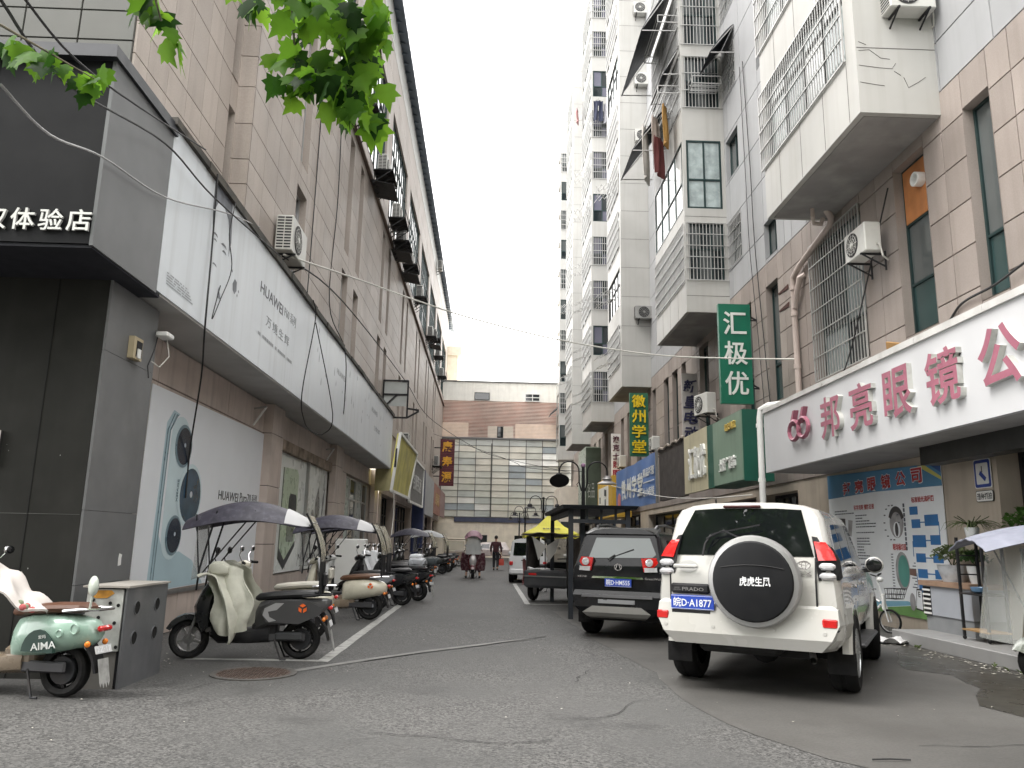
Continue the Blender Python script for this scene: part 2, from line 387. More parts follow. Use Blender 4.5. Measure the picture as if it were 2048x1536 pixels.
def window(parent, P, a0, a1, z0, z1, out, ma=(), mz=(), fm=None, gm=None, fw=.06, fd=.07, name='window', ms=None, panes=True):
    """framed window at offset out; ma/mz fractions of mullions and transoms; panes are sub-parts"""
    mb = MB()
    def bx(A0, A1, Z0, Z1, d0, d1):
        c = [P(a, z, d) for d in (d0, d1) for a, z in ((A0,Z0),(A1,Z0),(A1,Z1),(A0,Z1))]
        mb.add(c, [(0,1,2,3),(4,5,6,7),(0,1,5,4),(1,2,6,5),(2,3,7,6),(3,0,4,7)])
    bx(a0,a0+fw,z0,z1,out,out+fd); bx(a1-fw,a1,z0,z1,out,out+fd); bx(a0+fw,a1-fw,z0,z0+fw,out,out+fd); bx(a0+fw,a1-fw,z1-fw,z1,out,out+fd)
    A = [a0]+[a0+(a1-a0)*f for f in ma]+[a1]; Z = [z0]+[z0+(z1-z0)*f for f in mz]+[z1]
    for a in A[1:-1]: bx(a-fw/2,a+fw/2,z0+fw,z1-fw,out+.004,out+fd-.006)
    for z in Z[1:-1]: bx(a0+fw,a1-fw,z-fw/2,z+fw/2,out+.002,out+fd-.003)
    o = part(name, mb, fm, parent, w=True, smooth=False)
    gms = gm if isinstance(gm, (list, tuple)) else [gm]
    for i in range(len(A)-1):
        for j in range(len(Z)-1):
            k = MB(); tl = random.uniform(-.006,.006); t2 = random.uniform(-.006,.006)
            k.add([P(A[i]+.01,Z[j]+.01,out+.03+tl),P(A[i+1]-.01,Z[j]+.01,out+.03-t2),P(A[i+1]-.01,Z[j+1]-.01,out+.03-tl),P(A[i]+.01,Z[j+1]-.01,out+.03+t2)], [(0,1,2,3)])
            part('pane', k, gms[(i+j) % len(gms)], o, w=True, smooth=False)
    return o
def grille(parent, P, a0, a1, z0, z1, out, na, nz, m, ra=.009, rz_=.011, single=False, name='grille'):
    """security bars in front of a window: upright bars and cross rails"""
    da = (Vector(P(1,0,0))-Vector(P(0,0,0)))
    if single:
        fr = MB()
        for z in (z0, z1): fr.bar(P(a0,z,out), P(a1,z,out), .03)
        for a in (a0, a1): fr.bar(P(a,z0,out), P(a,z1,out), .03)
        o = part(name, fr, m, parent, w=True, smooth=False)
        b = MB().bar((0,0,-(z1-z0)/2), (0,0,(z1-z0)/2), ra*2).mesh('bar', m, smooth=False)
        for i in range(1, na): part('bar', b, None, o, P(a0+(a1-a0)*i/na, (z0+z1)/2, out), w=True)
        h = MB().bar(da*(-(a1-a0)/2), da*((a1-a0)/2), rz_*2).mesh('rail', m, smooth=False)
        for j in range(1, nz): part('rail', h, None, o, P((a0+a1)/2, z0+(z1-z0)*j/nz, out+.02), w=True)
        return o
    g_ = MB()
    for i in range(na+1): g_.bar(P(a0+(a1-a0)*i/na,z0,out), P(a0+(a1-a0)*i/na,z1,out), ra*2)
    for j in range(nz+1): g_.bar(P(a0,z0+(z1-z0)*j/nz,out+.02), P(a1,z0+(z1-z0)*j/nz,out+.02), rz_*2)
    return part(name, g_, m, parent, w=True, smooth=False)
def arange(a, b, s):
    n = max(1, round((b-a)/s)); return [a+(b-a)*i/n for i in range(n+1)]
pink = mat('pink_panel', (.44,.385,.345), .55, var=.10, vs=.5, streak=.28, dcol=(.2,.165,.14), dirt=.18, ds=.7, fine=.10, fs=35, objvar=.10)
pinkR = mat('pink_tile', (.315,.272,.247), .5, var=.12, vs=.6, streak=.35, dcol=(.17,.145,.125), dirt=.25, ds=.8, fine=.1, fs=40, objvar=.12)
jointL = mat('joint_dark_tan', (.13,.105,.09), .9, var=.2)
joint = mat('joint_mortar', (.06,.052,.048), .9, var=.2)
greytile = mat('grey_wall_tile', (.095,.097,.088), .55, var=.1, vs=.8, dirt=.2, ds=1)
whitetile = mat('white_tile', (.45,.446,.425), .5, var=.09, vs=.5, streak=.3, dcol=(.3,.28,.25), dirt=.12, ds=.6)
shadetile = mat('shaded_white_tile', (.345,.35,.36), .45, var=.06, vs=.5, streak=.28, dcol=(.22,.22,.22), dirt=.15, objvar=.06)  # blue-grey of the shaded recess put into the white tile's colour
greenframe = mat('dark_green_frame', (.022,.045,.045), .4, .3, var=.1)
alu = mat('aluminium_frame', (.5,.5,.5), .4, .6, var=.08)
g_dark = glass('window_glass_dark', (.02,.026,.028)); g_green = glass('window_glass_green', (.028,.055,.055)); g_grey = glass('window_glass_grey', (.09,.10,.10), .08)
g_curt = glass('window_glass_curtained', (.25,.29,.29), .12)
# ---------------------------------------------------------------- left commercial block
LB = root('commercial_building', 'long tan panelled commercial block lining the whole left side of the alley', 'building', (-5,9.7,0))
def PA(a, z, o): return (-5.0+o, a, z)
def PB(a, z, o): return (-4.68+o, a, z)
def PC(a, z, o): return (a, 9.7-o, z)
ZL = [6.4,7.2,7.95,8.45,9.18,9.95,10.6,11.26,12.0,12.75,13.5,14.35,15.3,17.0,18.7,20.3,21.5,22.8]
nearL = lambda c: c[0]
hA = [(13.28,13.62,9.98,12.3),(13.28,13.62,7.4,9.35)]
facade(LB, PA, 9.7, 13.7, 6.4, 22.8, hA, [9.7,10.1,10.75,11.45,12.1,12.75,13.28,13.7], ZL, pink, jointL, near=nearL, limit=80, gapv=.004)
for h in hA: window(LB, PA, h[0], h[1], h[2], h[3], -.2, (), (.35,), greenframe, g_dark, .04)
mb = MB().add([(-5,13.7,6.4),(-4.65,13.7,6.4),(-4.65,13.7,22.8),(-5,13.7,22.8)], [(0,1,2,3)])
ret = part('return_wall', mb, joint, LB, w=True)
for i in range(len(ZL)-1):
    part('wall_panel', MB().box(-5.0,-4.655,13.67,13.70,ZL[i]+.008,ZL[i+1]-.008), pink, ret, w=True, smooth=False)
hB = []
for k in range(7):
    y = 15.1+7.8*k
    for dy in (0, 2.05):
        if k == 0 and dy == 0: continue
        hB.append((y+dy, y+dy+.95, 6.9, 9.65)); hB.append((y+dy+.1, y+dy+.85, 10.3, 14.15))
hU = [(16.7+7.8*k-.3, 16.7+7.8*k+6.0, 15.35, 20.25) for k in range(-0, 8)]
hB2 = hB+hU
azB = [13.7]+arange(13.7, 80, .92)[1:]
facade(LB, PB, 13.7, 80, 6.4, 22.8, hB2, azB, ZL, pink, jointL, near=nearL, limit=300, gapv=.004)
for h in hB:
    window(LB, PB, h[0], h[1], h[2], h[3], -.2, (), (.45,), greenframe if h[0] > 40 else alu, g_dark, .045)
g_sky = glass('curtain_glass', (.10,.115,.12), .05)
for h in hU:
    window(LB, PB, h[0], h[1], h[2], h[3], -.12, [i/8 for i in range(1,8)], (.3,.72), greenframe, g_sky, .05)
# thin service ledge, white upper band, metal eave
part('ledge', MB().box(-4.645,-4.52,21.0,80,14.45,14.53), mat('ledge_metal', (.16,.12,.10), .7, .3, var=.2), LB, w=True)
part('upper_band', MB().box(-5.2,-4.64,9.7,80,22.8,24.6), mat('weathered_white', (.62,.62,.6), .6, var=.1, streak=.3, dcol=(.2,.2,.2)), LB, w=True)
eave_m = mat('eave_metal', (.16,.19,.23), .45, .5, var=.15, vs=.4, streak=.2)
ev = part('metal_eave', MB().loft([[(-5.3,9,24.6),(-4.2,9,24.15),(-4.2,9,24.32),(-5.3,9,25.1)],[(-5.3,84,24.6),(-4.2,84,24.15),(-4.2,84,24.32),(-5.3,84,25.1)]]), eave_m, LB, w=True, smooth=False)
rb = MB()
for i in range(95): rb.box(-5.0,-4.19,9.3+i*.78,9.36+i*.78,24.2,24.36)
part('eave_rib', rb, eave_m, ev, w=True, kind='stuff', smooth=False)
# camera-facing end wall in grey tiles
facade(LB, PC, -14, -5.0, 6.3, 22.8, [], arange(-14,-5.0,.78), [6.3,6.9,7.5,8.11,8.56,9.3,10.1,10.9,11.7,12.5,13.3,14.1,15,16,17,18,19,20,21,22.8], greytile, joint, near=lambda c: -c[0]+c[2]*.5, limit=60)
# ground-floor wall behind the billboard, piers, lintel
basem = mat('shop_wall_pink', (.52,.44,.395), .55, var=.1, vs=.8, streak=.4, dcol=(.16,.13,.11), dirt=.35, ds=1.3)
gl = [(18.2,24.6,.62,3.75),(27.6,33.3,.15,3.75)]
facade(LB, PA, 10.0, 33.8, 0, 4.4, gl, [10.0,11.6,13.2,14.8,16.4,17.2,18.2,20.4,21.8,23.2,24.6,26,27.6,29.5,31.4,33.8], [0,.62,1.6,2.7,3.75,4.4], basem, joint, .22, .02, .01, near=nearL, limit=120, wname='shop_wall')
for y0, y1 in ((17.2,18.15),(24.6,25.75),(33.3,34.3)):
    pr = part('pier', MB().box(-5.0,-4.80,y0+.01,y1-.01,0,4.38), joint, LB, w=True)
    for z0, z1 in ((0,1.35),(1.35,2.6),(2.6,3.75),(3.75,4.4)):
        part('pier_panel', MB().box(-5.02,-4.78,y0,y1,z0+.008,z1-.008), basem, pr, w=True, smooth=False)
part('soffit', MB().box(-5.2,-4.14,9.4,33.0,4.41,4.46), mat('soffit_plaster', (.46,.455,.44), .7, var=.12, vs=.5, dirt=.4, dcol=(.22,.205,.19), ds=1.4), LB, w=True)
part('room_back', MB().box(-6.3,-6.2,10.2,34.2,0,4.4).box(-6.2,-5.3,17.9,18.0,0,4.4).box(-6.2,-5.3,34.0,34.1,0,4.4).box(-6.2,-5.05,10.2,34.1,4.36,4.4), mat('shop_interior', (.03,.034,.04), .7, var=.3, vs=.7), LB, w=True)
# shop door and glazing further on
for a0, a1, gm in ((27.65,29.2,mat('frosted_film', (.45,.52,.48), .3, var=.1)),(29.2,30.6,g_dark),(30.6,32.0,mat('grey_film', (.38,.42,.42), .3, var=.1)),(32.0,33.25,g_dark)):
    window(LB, PA, a0, a1, .16, 3.72, -.18, (), (.78,), alu, gm, .06)
# far ground floor: row of glazed shopfronts under the sign boards
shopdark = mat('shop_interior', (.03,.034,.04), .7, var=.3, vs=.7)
facade(LB, lambda a,z,o: (-4.75+o,a,z), 34.3, 80, 0, 6.6, [(35,39.6,.1,3.5),(40.4,48.6,.1,3.4),(50.3,58.6,.1,3.1),(59.5,66.6,.1,3.4),(68,78,.1,3.3)], arange(34.3,80,2.4), [0,3.5,5,6.6], basem, joint, .5, near=nearL, limit=40, wname='shop_wall')
for i, (a0, a1, z1) in enumerate(((35,39.6,3.5),(40.4,48.6,3.4),(50.3,58.6,3.1),(59.5,66.6,3.4),(68,78,3.3))):
    window(LB, lambda a,z,o: (-4.75+o,a,z), a0, a1, .1, z1, -.4, (.3,.62,.8), (.75,), dark_metal, [g_dark, glass('shop_glass_blue', (.02,.03,.045)), glass('shop_glass_b', (.03,.04,.05))], .08)
# building closing off the row on the left, cream pilaster and ladder beside it
mb = MB().box(-9,-3.55,80,92,0,21.5)
E2 = root('cream_annex', 'sunlit cream annex at the far end of the left row', 'building', (-5,80,0))
cream = mat('cream_render', (.85,.79,.67), .7, var=.1, streak=.2, dcol=(.4,.33,.24))
part('wall', mb, cream, E2, w=True); part('cornice', MB().box(-9,-3.2,79.8,92,20.6,21.6), cream, E2, w=True)
part('grey_pier', MB().box(-4.6,-3.55,79,79.98,0,5.6), mat('grey_render', (.3,.31,.33), .7, var=.1), E2, w=True)
part('pilaster', MB().box(-4.4,-3.75,79.3,79.98,5.6,14), cream, E2, w=True)
ld = MB()
for x in (-3.3,-2.75): ld.bar((x,79.5,0),(x,79.5,5.4),.09)
for i in range(16): ld.bar((-3.3,79.5,.4+i*.33),(-2.75,79.5,.4+i*.33),.05)
solo('ladder', ld, mat('ladder_paint', (.7,.6,.45), .6), 'cream ladder standing against the end of the left row', 'ladder')
# ---------------------------------------------------------------- right apartment building
RB = root('apartment_building', 'tall white and pink tiled apartment block with barred bay windows along the right side', 'building', (8,12.5,0))
def PR(a, z, o): return (8.0-o, a, z)
nearR = lambda c: c[0]
XW = [(11.25,11.95),(13.2,14.3),(15.75,18.3),(20.65,21.6),(22.9,23.8),(27.7,28.9),(31.0,31.7),(32.4,33.4),(34.1,35.1),(36.8,37.6),(40.6,41.7),(43.6,44.6),(45.8,46.8),(52.0,53.2),(55.5,56.5),(58,59),(64,65),(68,69)]
hP = [(a, b, 5.5, 8.93) for a, b in XW]
zP = [3.2,4.2,4.98,5.76,6.53,7.31,8.08,8.86,9.62]
azR = [9.3,10.1,10.7,11.25,11.95,12.6,13.2,14.3,15.05,15.75,16.6,17.45,18.3,18.85,19.6,20.2,20.65]+arange(20.65,75.5,.78)[1:]
facade(RB, PR, 4.0, 75.5, 3.2, 9.62, hP, [4.0,5,6,7,8,9.3]+azR[1:], zP, pinkR, joint, .3, near=nearR, limit=300)
for i, h in enumerate(hP):
    window(RB, PR, h[0], h[1], h[2], h[3], -.22, (.5,) if h[1]-h[0] > 2 else (), (.32,) if i != 1 else (.3,.66), greenframe, [g_green, g_grey] if i != 2 else [g_dark, g_curt], .05)
# boarded upper light with a fan outlet in the second window
ob = part('board', MB().box(8.14,8.165,13.25,14.25,7.78,8.88), mat('rust_orange_board', (.42,.17,.06), .6, var=.25, vs=2, streak=.4, dcol=(.2,.09,.05)), RB, w=True)
part('fan_outlet', MB().lathe([(.14,0),(.14,.16),(.115,.16),(.115,.02)], 20, T(8.14,13.6,8.45)@OR['S'].to_4x4()), white_paint, ob, w=True)
grille(RB, PR, 15.7, 18.35, 5.45, 8.9, .10, 19, 6, steel_bar, .009, .012, single=True)
# upper wall in pale tiles
hW = []
for k in range(11):
    hW += [(23.5,24.75,10.7+3.1*k,12.15+3.1*k),(20.55,21.5,9.75+3.1*k,10.85+3.1*k),(18.3,19.5,10.4+3.1*k,12.2+3.1*k),(31.5,32.7,10.6+3.1*k,12.2+3.1*k),(34.5,35.7,10.6+3.1*k,12.2+3.1*k)]
facade(RB, PR, 4.0, 75.5, 9.62, 43.3, hW, [4,6,8]+arange(8,75.5,1.5)[1:], [9.62]+[9.2+3.1*k+d for k in range(11) for d in (1.4,3.1)], shadetile, joint, .25, gap=.02, near=lambda c: c[0]+.9*c[2], limit=160)
for h in hW:
    if h[2] > 30 and h[0] > 30: continue
    window(RB, PR, h[0], h[1], h[2], h[3], -.18, (.5,), (), greenframe, [g_dark, g_grey], .05)
    if 23 < h[0] < 24 and h[2] < 24 and not 13.5 < h[2] < 14: grille(RB, PR, h[0]-.05, h[1]+.05, h[2]-.05, h[3]+.05, .05, 9, 4, steel_bar)
part('roof', MB().box(7.9,22,4,75.5,43.3,43.6), whitetile, RB, w=True)
def bay(y0, y1, wins, solid, near=False):
    """projecting window bay from the plane x=6.5 back to the wall at x=8"""
    zb, zt = 9.18, 43.3
    lev = [zb]+[v for w_ in wins for v in w_]+[zt]
    m = MB()
    for i in range(0, len(lev), 2):
        z0, z1 = lev[i], lev[i+1]
        m.box(6.5, 7.995, y0, y1, z0, z1)
    for z0, z1 in wins:
        if solid: m.box(6.5,7.995,y0,y0+.38,z0,z1); m.box(6.5,6.74,y1-.25,y1,z0,z1)
        else: m.box(6.5,6.62,y0,y0+.12,z0,z1); m.box(7.85,7.995,y0,y0+.12,z0,z1); m.box(6.5,6.6,y1-.1,y1,z0,z1)
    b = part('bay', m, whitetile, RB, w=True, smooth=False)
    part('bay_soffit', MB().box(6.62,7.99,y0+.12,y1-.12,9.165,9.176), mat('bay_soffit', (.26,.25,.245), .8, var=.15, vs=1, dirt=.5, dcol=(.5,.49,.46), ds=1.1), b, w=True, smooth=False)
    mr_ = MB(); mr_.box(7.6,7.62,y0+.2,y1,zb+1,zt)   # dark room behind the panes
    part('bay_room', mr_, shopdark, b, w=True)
    return b
def PS(a, z, o): return (6.5-o, a, z)
def PF(y): return lambda a, z, o: (a, y-o, z)
reg = [(10.45+3.1*k, 12.45+3.1*k) for k in range(10)]
joint_thin = mat('panel_gap', (.12,.115,.11), .9, var=0)
def joints(b, y0, y1, side_z, ys, face_z):
    """hairline gaps of the cladding: thin recessed-looking strips a hair proud"""
    m = MB()
    for z in side_z: m.box(6.52,7.98,y0-.004,y0+.01,z-.007,z+.007)
    for y in ys:
        for z0, z1 in face_z: m.box(6.496,6.51,y-.006,y+.006,z0,z1)
    part('panel_joint', m, joint_thin, b, w=True, smooth=False, kind='stuff')
b1w = [(10.48,12.45),(13.58,15.6)]+[(16.68+3.1*k,18.7+3.1*k) for k in range(8)]
b1 = bay(12.55, 17.3, b1w, True)
joints(b1, 12.55, 17.3, [10.48,13.58,16.7], (12.95,14.0,15.15,16.35), [(9.2,10.47),(12.46,13.57)])
ck = MB()
for pts in ([(6.55,10.42),(6.75,10.44),(6.95,10.28),(7.12,10.26)],[(6.54,10.12),(6.9,10.08),(7.15,10.07),(7.22,10.18)],[(6.54,9.78),(6.8,9.74),(6.98,9.72)],[(7.18,10.02),(7.3,9.94)],[(7.35,9.9),(7.42,9.7),(7.62,9.82),(7.75,9.92)],[(6.56,10.6),(6.7,10.54)]):
    ck.tube([(x,12.548,z) for x, z in pts], .006, 4)
part('plaster_crack', ck, joint_thin, b1, w=True, kind='stuff')
for i, (z0, z1) in enumerate(b1w[:4]):
    window(b1, PS, 12.95, 17.04, z0, z1, -.14, (.26,.5,.74), (.72,), dark_metal, [g_curt, glass('bay_glass_pale', (.4,.42,.42), .1), g_curt], .06, name='window')  # pale panes: curtains and sky reflection put into the glass colour
    grille(b1, PS, 12.97, 17.42, z0-.02, z1-.02, .03, 38, 4, steel_bar, .009, .012, single=i < 2)
b2w = [(10.3,12.35),(12.9,15.45),(16.7,18.72),(19.2,21.5)]+[(22.6+3.1*k,24.7+3.1*k) for k in range(6)]
b2 = bay(24.95, 29.6, b2w, False)
joints(b2, 24.95, 29.6, [9.75,12.6], (26.1,27.3,28.5), [(9.2,10.29),(15.5,16.69)])
g_pale = glass('bay_glass_bright', (.62,.63,.62), .06)  # pale colour stands for bright sky reflected in the panes
for i, (z0, z1) in enumerate(b2w):
    if i == 1:
        wn_ = window(b2, PF(24.95), 6.63, 7.84, z0, z1, -.07, (.5,), (.42,), greenframe, mat('curtain_behind_glass', (.36,.42,.42), .25, var=.25, vs=3, streak=.35, dcol=(.12,.15,.16), coat=.4), .06)
        window(b2, PS, 25.07, 29.5, z0, z1, -.06, (.25,.5,.75), (.4,), greenframe, [g_pale, g_pale, g_curt], .06)
    else:
        window(b2, PF(24.95), 6.63, 7.84, z0, z1, -.14, (.33,.66), (.55,), greenframe, [g_dark, g_grey], .05)
        window(b2, PS, 25.07, 29.5, z0, z1, -.10, (.2,.4,.6,.8), (.6,), greenframe, [g_dark, g_grey], .05)
        if i < 5:
            grille(b2, PF(24.95), 6.52, 7.96, z0, z1, .03, 12, 5 if i == 0 else 3, steel_bar, .010, .012)
            grille(b2, PS, 25.0, 29.6, z0, z1, .03, 38, 5 if i == 0 else 3, steel_bar, .010, .012)
b3 = bay(37.8, 42.2, reg, True); joints(b3, 37.8, 42.2, [9.2+1.55*k for k in range(1,22)], (), [])
for i, (z0, z1) in enumerate(reg):
    window(b3, PS, 38.2, 41.95, z0, z1, -.1, (.25,.5,.75), (.6,), dark_metal, [g_dark, g_curt, g_grey], .05)
    if i % 4 != 1: grille(b3, PS, 38.2, 42.0, z0, z1, .05, 22, 5 if i % 2 else 4, steel_bar, .014, .016)
b4 = bay(49.3, 54.2, reg, False)
for i, (z0, z1) in enumerate(reg):
    window(b4, PF(49.3), 6.63, 7.84, z0, z1, -.1, (.5,), (.4,), greenframe, [g_dark, glass('curtain_mauve', (.13,.13,.17), .15)], .06)
    window(b4, PS, 49.42, 54.1, z0, z1, -.1, (.25,.5,.75), (.5,), greenframe, [g_dark, g_curt], .06)
    if i % 3 != 1: grille(b4, PF(49.3), 6.52, 7.96, z0, z1, .03, 10, 4, steel_bar, .014, .016)
    grille(b4, PS, 49.3, 54.2, z0, z1, .06, 22, 4, steel_bar, .014, .016)
b5 = bay(61.0, 66, reg, True); joints(b5, 61, 66, [9.2+1.55*k for k in range(1,22)], (), [])
b6 = bay(73.0, 75.4, reg, False)
for i, (z0, z1) in enumerate(reg):
    window(b5, PS, 61.4, 65.7, z0, z1, -.1, (.33,.66), (), greenframe, g_curt, .07)
    grille(b5, PS, 61.3, 66, z0, z1, .05, 16, 4, steel_bar, .016, .018)
    window(b6, PF(73.0), 6.63, 7.84, z0, z1, -.1, (.5,), (.4,), greenframe, [g_dark, g_grey], .07)
    if i % 2: grille(b6, PF(73.0), 6.52, 7.96, z0, z1, .03, 8, 4, steel_bar, .016, .018)
# ground floor on the right: recessed shops
shop_wall = mat('cream_shop_wall', (.46,.4,.33), .6, var=.12, vs=.9, dirt=.3, ds=1.2, streak=.3, dcol=(.2,.17,.14))
hG = [(10.2,12.02,.2,3.05),(20.0,22.6,.05,2.95),(23.2,29.5,.05,2.95),(30.3,39,.05,2.95),(41,47,.05,3.1),(49,58,.05,3.1),(60,74,.05,3.1)]
facade(RB, PR, 4.0, 75.5, 0, 3.2, hG, None, None, shop_wall, shop_wall, .6, wname='shop_wall')
curt = glass('green_curtain_glass', (.10,.17,.14), .15)
for i, h in enumerate(hG):
    window(RB, PR, h[0], h[1], h[2], h[3], -.4, (.5,) if i == 0 else (.2,.4,.6,.8), (.8,), dark_metal, [curt, g_green] if i == 0 else [g_dark, glass('shop_glass_c', (.05,.05,.045)), g_grey], .09)
# raised step in front of the optician
st = MB().cbox((7.42,10.9,.10), (1.24,5.0,.2), .012)
solo('entrance_step', st, mat('step_stone', (.25,.25,.25), .45, var=.12, vs=2, dirt=.35, dcol=(.12,.11,.1), ds=2), 'long low grey stone step in front of the optician shop', 'step')
# ================================================================= building closing the alley
FB = root('glazed_building', 'beige building with glass curtain wall and red louvres closing the far end of the alley', 'building', (1.7,76,0))
def PE(a, z, o): return (a, 76.0-o, z)
part('core', MB().box(-16,20,76.2,90,0,17.0), cream, FB, w=True)
part('base_wall', MB().box(-16,20,75.9,76.21,0,3.3), mat('beige_render', (.9,.82,.68), .7, var=.08, streak=.15, dcol=(.4,.33,.25)), FB, w=True)
part('base_sign_band', MB().box(-3.2,20,75.75,76.2,3.31,3.75), mat('dark_blue_band', (.07,.08,.13), .5, var=.2), FB, w=True)
for x in (-.9,2.6,5.2): window(FB, PE, x, x+.9, .9, 2.1, .11, (), (.5,), dark_metal, g_dark, .06)
cw = MB()
XS = [-4.6,-2.95,-1.3,.3,1.95,3.6,5.2,6.8,8.4]; ZS = [3.8+.625*i for i in range(13)]
for x in XS: cw.box(x-.028,x+.028,75.95,76.05,3.8,11.3)
cw.box(.18,.30,75.85,76.06,3.8,10.9)
for z in ZS: cw.box(-4.6,8.4,75.97,76.06,z-.018,z+.018)
cwo = part('curtain_wall', cw, mat('mullion_grey', (.10,.10,.09), .5, var=.1), FB, w=True, smooth=False)
panes = [mat('cw_glass_%d' % i, c, .12, var=.12, vs=.7, spec=.7, dirt=.2, dcol=(.3,.28,.24), ds=.5) for i, c in enumerate([(.70,.71,.64),(.76,.75,.67),(.60,.63,.60),(.42,.47,.50),(.8,.77,.68),(.88,.88,.84)])]
for i in range(len(XS)-1):
    for j in range(len(ZS)-1):
        tilt = .12 if (i, j) in ((4,8),(6,9),(6,8)) else 0
        wts = [4,4,2,1.2,3,1] if not (i in (4,5) and j > 5) else [1,1,3,4,.5,.5]
        k = MB().add([(XS[i]+.03,76.02-tilt,ZS[j]+.02),(XS[i+1]-.03,76.02-tilt,ZS[j]+.02),(XS[i+1]-.03,76.02,ZS[j+1]-.02),(XS[i]+.03,76.02,ZS[j+1]-.02)], [(0,1,2,3)])
        part('pane', k, random.choices(panes, wts)[0] if not tilt else panes[5], cwo, w=True, smooth=False)
part('cornice', MB().box(-5,20,75.8,76.3,11.3,11.45), mat('grey_cap', (.2,.2,.2), .7), FB, w=True)
lb = part('louvre_backing', MB().box(-5,20,76.1,76.25,11.45,15.1), mat('brick_red_backing', (.55,.29,.23), .8, var=.35, vs=.6), FB, w=True)
sl = mat('louvre_slat', (.85,.72,.64), .6, var=.15, vs=.5)
slm = MB().box(-12.5,12.5,0,.1,0,.05).mesh('slat', sl, smooth=False)
for i in range(26): part('slat', slm, None, lb, (7.4,75.98,11.5+i*.138), w=True)
for x0, x1, z0, z1, c in ((-4.9,-2.1,11.5,12.9,0),(-.2,.75,11.46,12.6,1),(1.3,2.3,11.46,12.6,1),(2.5,6.5,11.46,12.9,0)):
    part('panel', MB().box(x0,x1,75.99,76.16,z0,z1), mat('tan_louvre_panel', (.75,.58,.45), .7, var=.1) if c == 0 else mat('pale_shutter', (.6,.55,.46), .6, var=.1), lb, w=True)
window(FB, PE, .72, 1.32, 11.5, 12.6, .02, (.6,), (.4,), dark_metal, g_dark, .06)
clad = part('cladding', MB().box(-16,20,76.0,76.2,15.1,17.0), mat('ribbed_cladding', (.9,.88,.82), .5, var=.05, streak=.2, dcol=(.4,.36,.3)), FB, w=True)
rib = MB().box(-.02,.02,-.02,.02,0,1.85).mesh('rib', mat('ribbed_cladding', (1,1,1)), smooth=False)
for i in range(44): part('rib', rib, None, clad, (-5+i*.28,75.99,15.12), w=True)
part('parapet_cap', MB().box(-16,20,75.9,76.3,17.0,17.12), mat('grey_cap', (.2,.2,.2)), FB, w=True)
window(FB, PE, -1.6, -.1, 15.2, 15.95, .03, (), (), dark_metal, g_dark, .05)
window(FB, PE, 3.4, 4.9, 15.15, 15.95, .03, (.5,), (.5,), white_paint, g_dark, .08)
# ================================================================= left shop: dark fascia box, pier, cabinet
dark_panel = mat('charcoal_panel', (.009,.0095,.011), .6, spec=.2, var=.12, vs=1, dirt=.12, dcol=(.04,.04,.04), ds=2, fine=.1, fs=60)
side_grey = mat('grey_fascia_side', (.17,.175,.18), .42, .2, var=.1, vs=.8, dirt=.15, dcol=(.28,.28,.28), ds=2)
dk = root('shop_fascia', 'charcoal box fascia with white raised Chinese lettering over the corner shop', 'shop sign', (-4.2,7.7,4.4))
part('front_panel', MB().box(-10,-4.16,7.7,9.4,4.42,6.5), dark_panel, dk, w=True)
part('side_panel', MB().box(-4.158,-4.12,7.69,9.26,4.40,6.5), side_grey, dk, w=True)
for x in (-5.35,-6.6): part('panel_seam', MB().box(x-.004,x+.004,7.694,7.702,4.45,6.48), mat('seam_dark', (.006,.006,.006), .8, var=0), dk, w=True)
part('cap', MB().loft([[(-10,7.6,6.5),(-4.08,7.6,6.5),(-4.08,9.3,6.5),(-10,9.3,6.5)],[(-10,7.62,6.66),(-4.1,7.62,6.66),(-4.1,9.3,6.66),(-10,9.3,6.66)]]), mat('cap_metal', (.03,.032,.038), .5, .3, var=.1), dk, w=True, smooth=False)
part('underside', MB().box(-10,-4.14,7.72,9.4,4.38,4.415), mat('fascia_soffit', (.018,.019,.026), .7, var=.1), dk, w=True)
letter_w = mat('letter_white', (.72,.73,.70), .4, var=.05); letter_side = mat('letter_side_grey', (.35,.35,.34), .5, var=.05)
for i, ch in enumerate('授权体验店'):
    text('letter', ch, .245, .235, [letter_w, letter_side], dk, (-5.42+i*.285,7.695,4.66), 'F', .03, .012)
pier = root('shop_pier', 'dark clad corner pier with scuffed grey side beside the phone poster', 'pier', (-4.6,8.75,0))
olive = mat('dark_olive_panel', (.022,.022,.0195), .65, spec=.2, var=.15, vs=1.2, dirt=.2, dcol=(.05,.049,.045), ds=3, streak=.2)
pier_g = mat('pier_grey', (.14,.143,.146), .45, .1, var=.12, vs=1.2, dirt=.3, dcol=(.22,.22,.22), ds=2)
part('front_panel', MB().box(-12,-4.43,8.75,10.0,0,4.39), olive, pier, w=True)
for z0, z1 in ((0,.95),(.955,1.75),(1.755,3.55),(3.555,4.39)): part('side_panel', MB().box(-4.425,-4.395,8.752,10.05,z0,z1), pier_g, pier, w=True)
for x in (-5.0,-6.2,-7.4): part('panel_seam', MB().box(x-.004,x+.004,8.744,8.752,0,4.38), mat('seam_dark', (.006,.006,.006), .8, var=0), pier, w=True)
part('panel_seam', MB().box(-12,-4.44,8.745,8.752,1.70,1.706), mat('seam_grey', (.09,.09,.085), .6, var=.3), pier, w=True)
sk = MB()
for i in range(16): x, z, s_ = random.uniform(-6.2,-4.5), random.uniform(.8,3.6), random.uniform(.002,.006); sk.prism([(-s_,0),(0,-s_*1.5),(s_,0),(0,s_*2)], 0, .001, T(x,8.7495,z)@OR['F'].to_4x4())
part('paint_fleck', sk, letter_side, pier, w=True, kind='stuff', smooth=False)
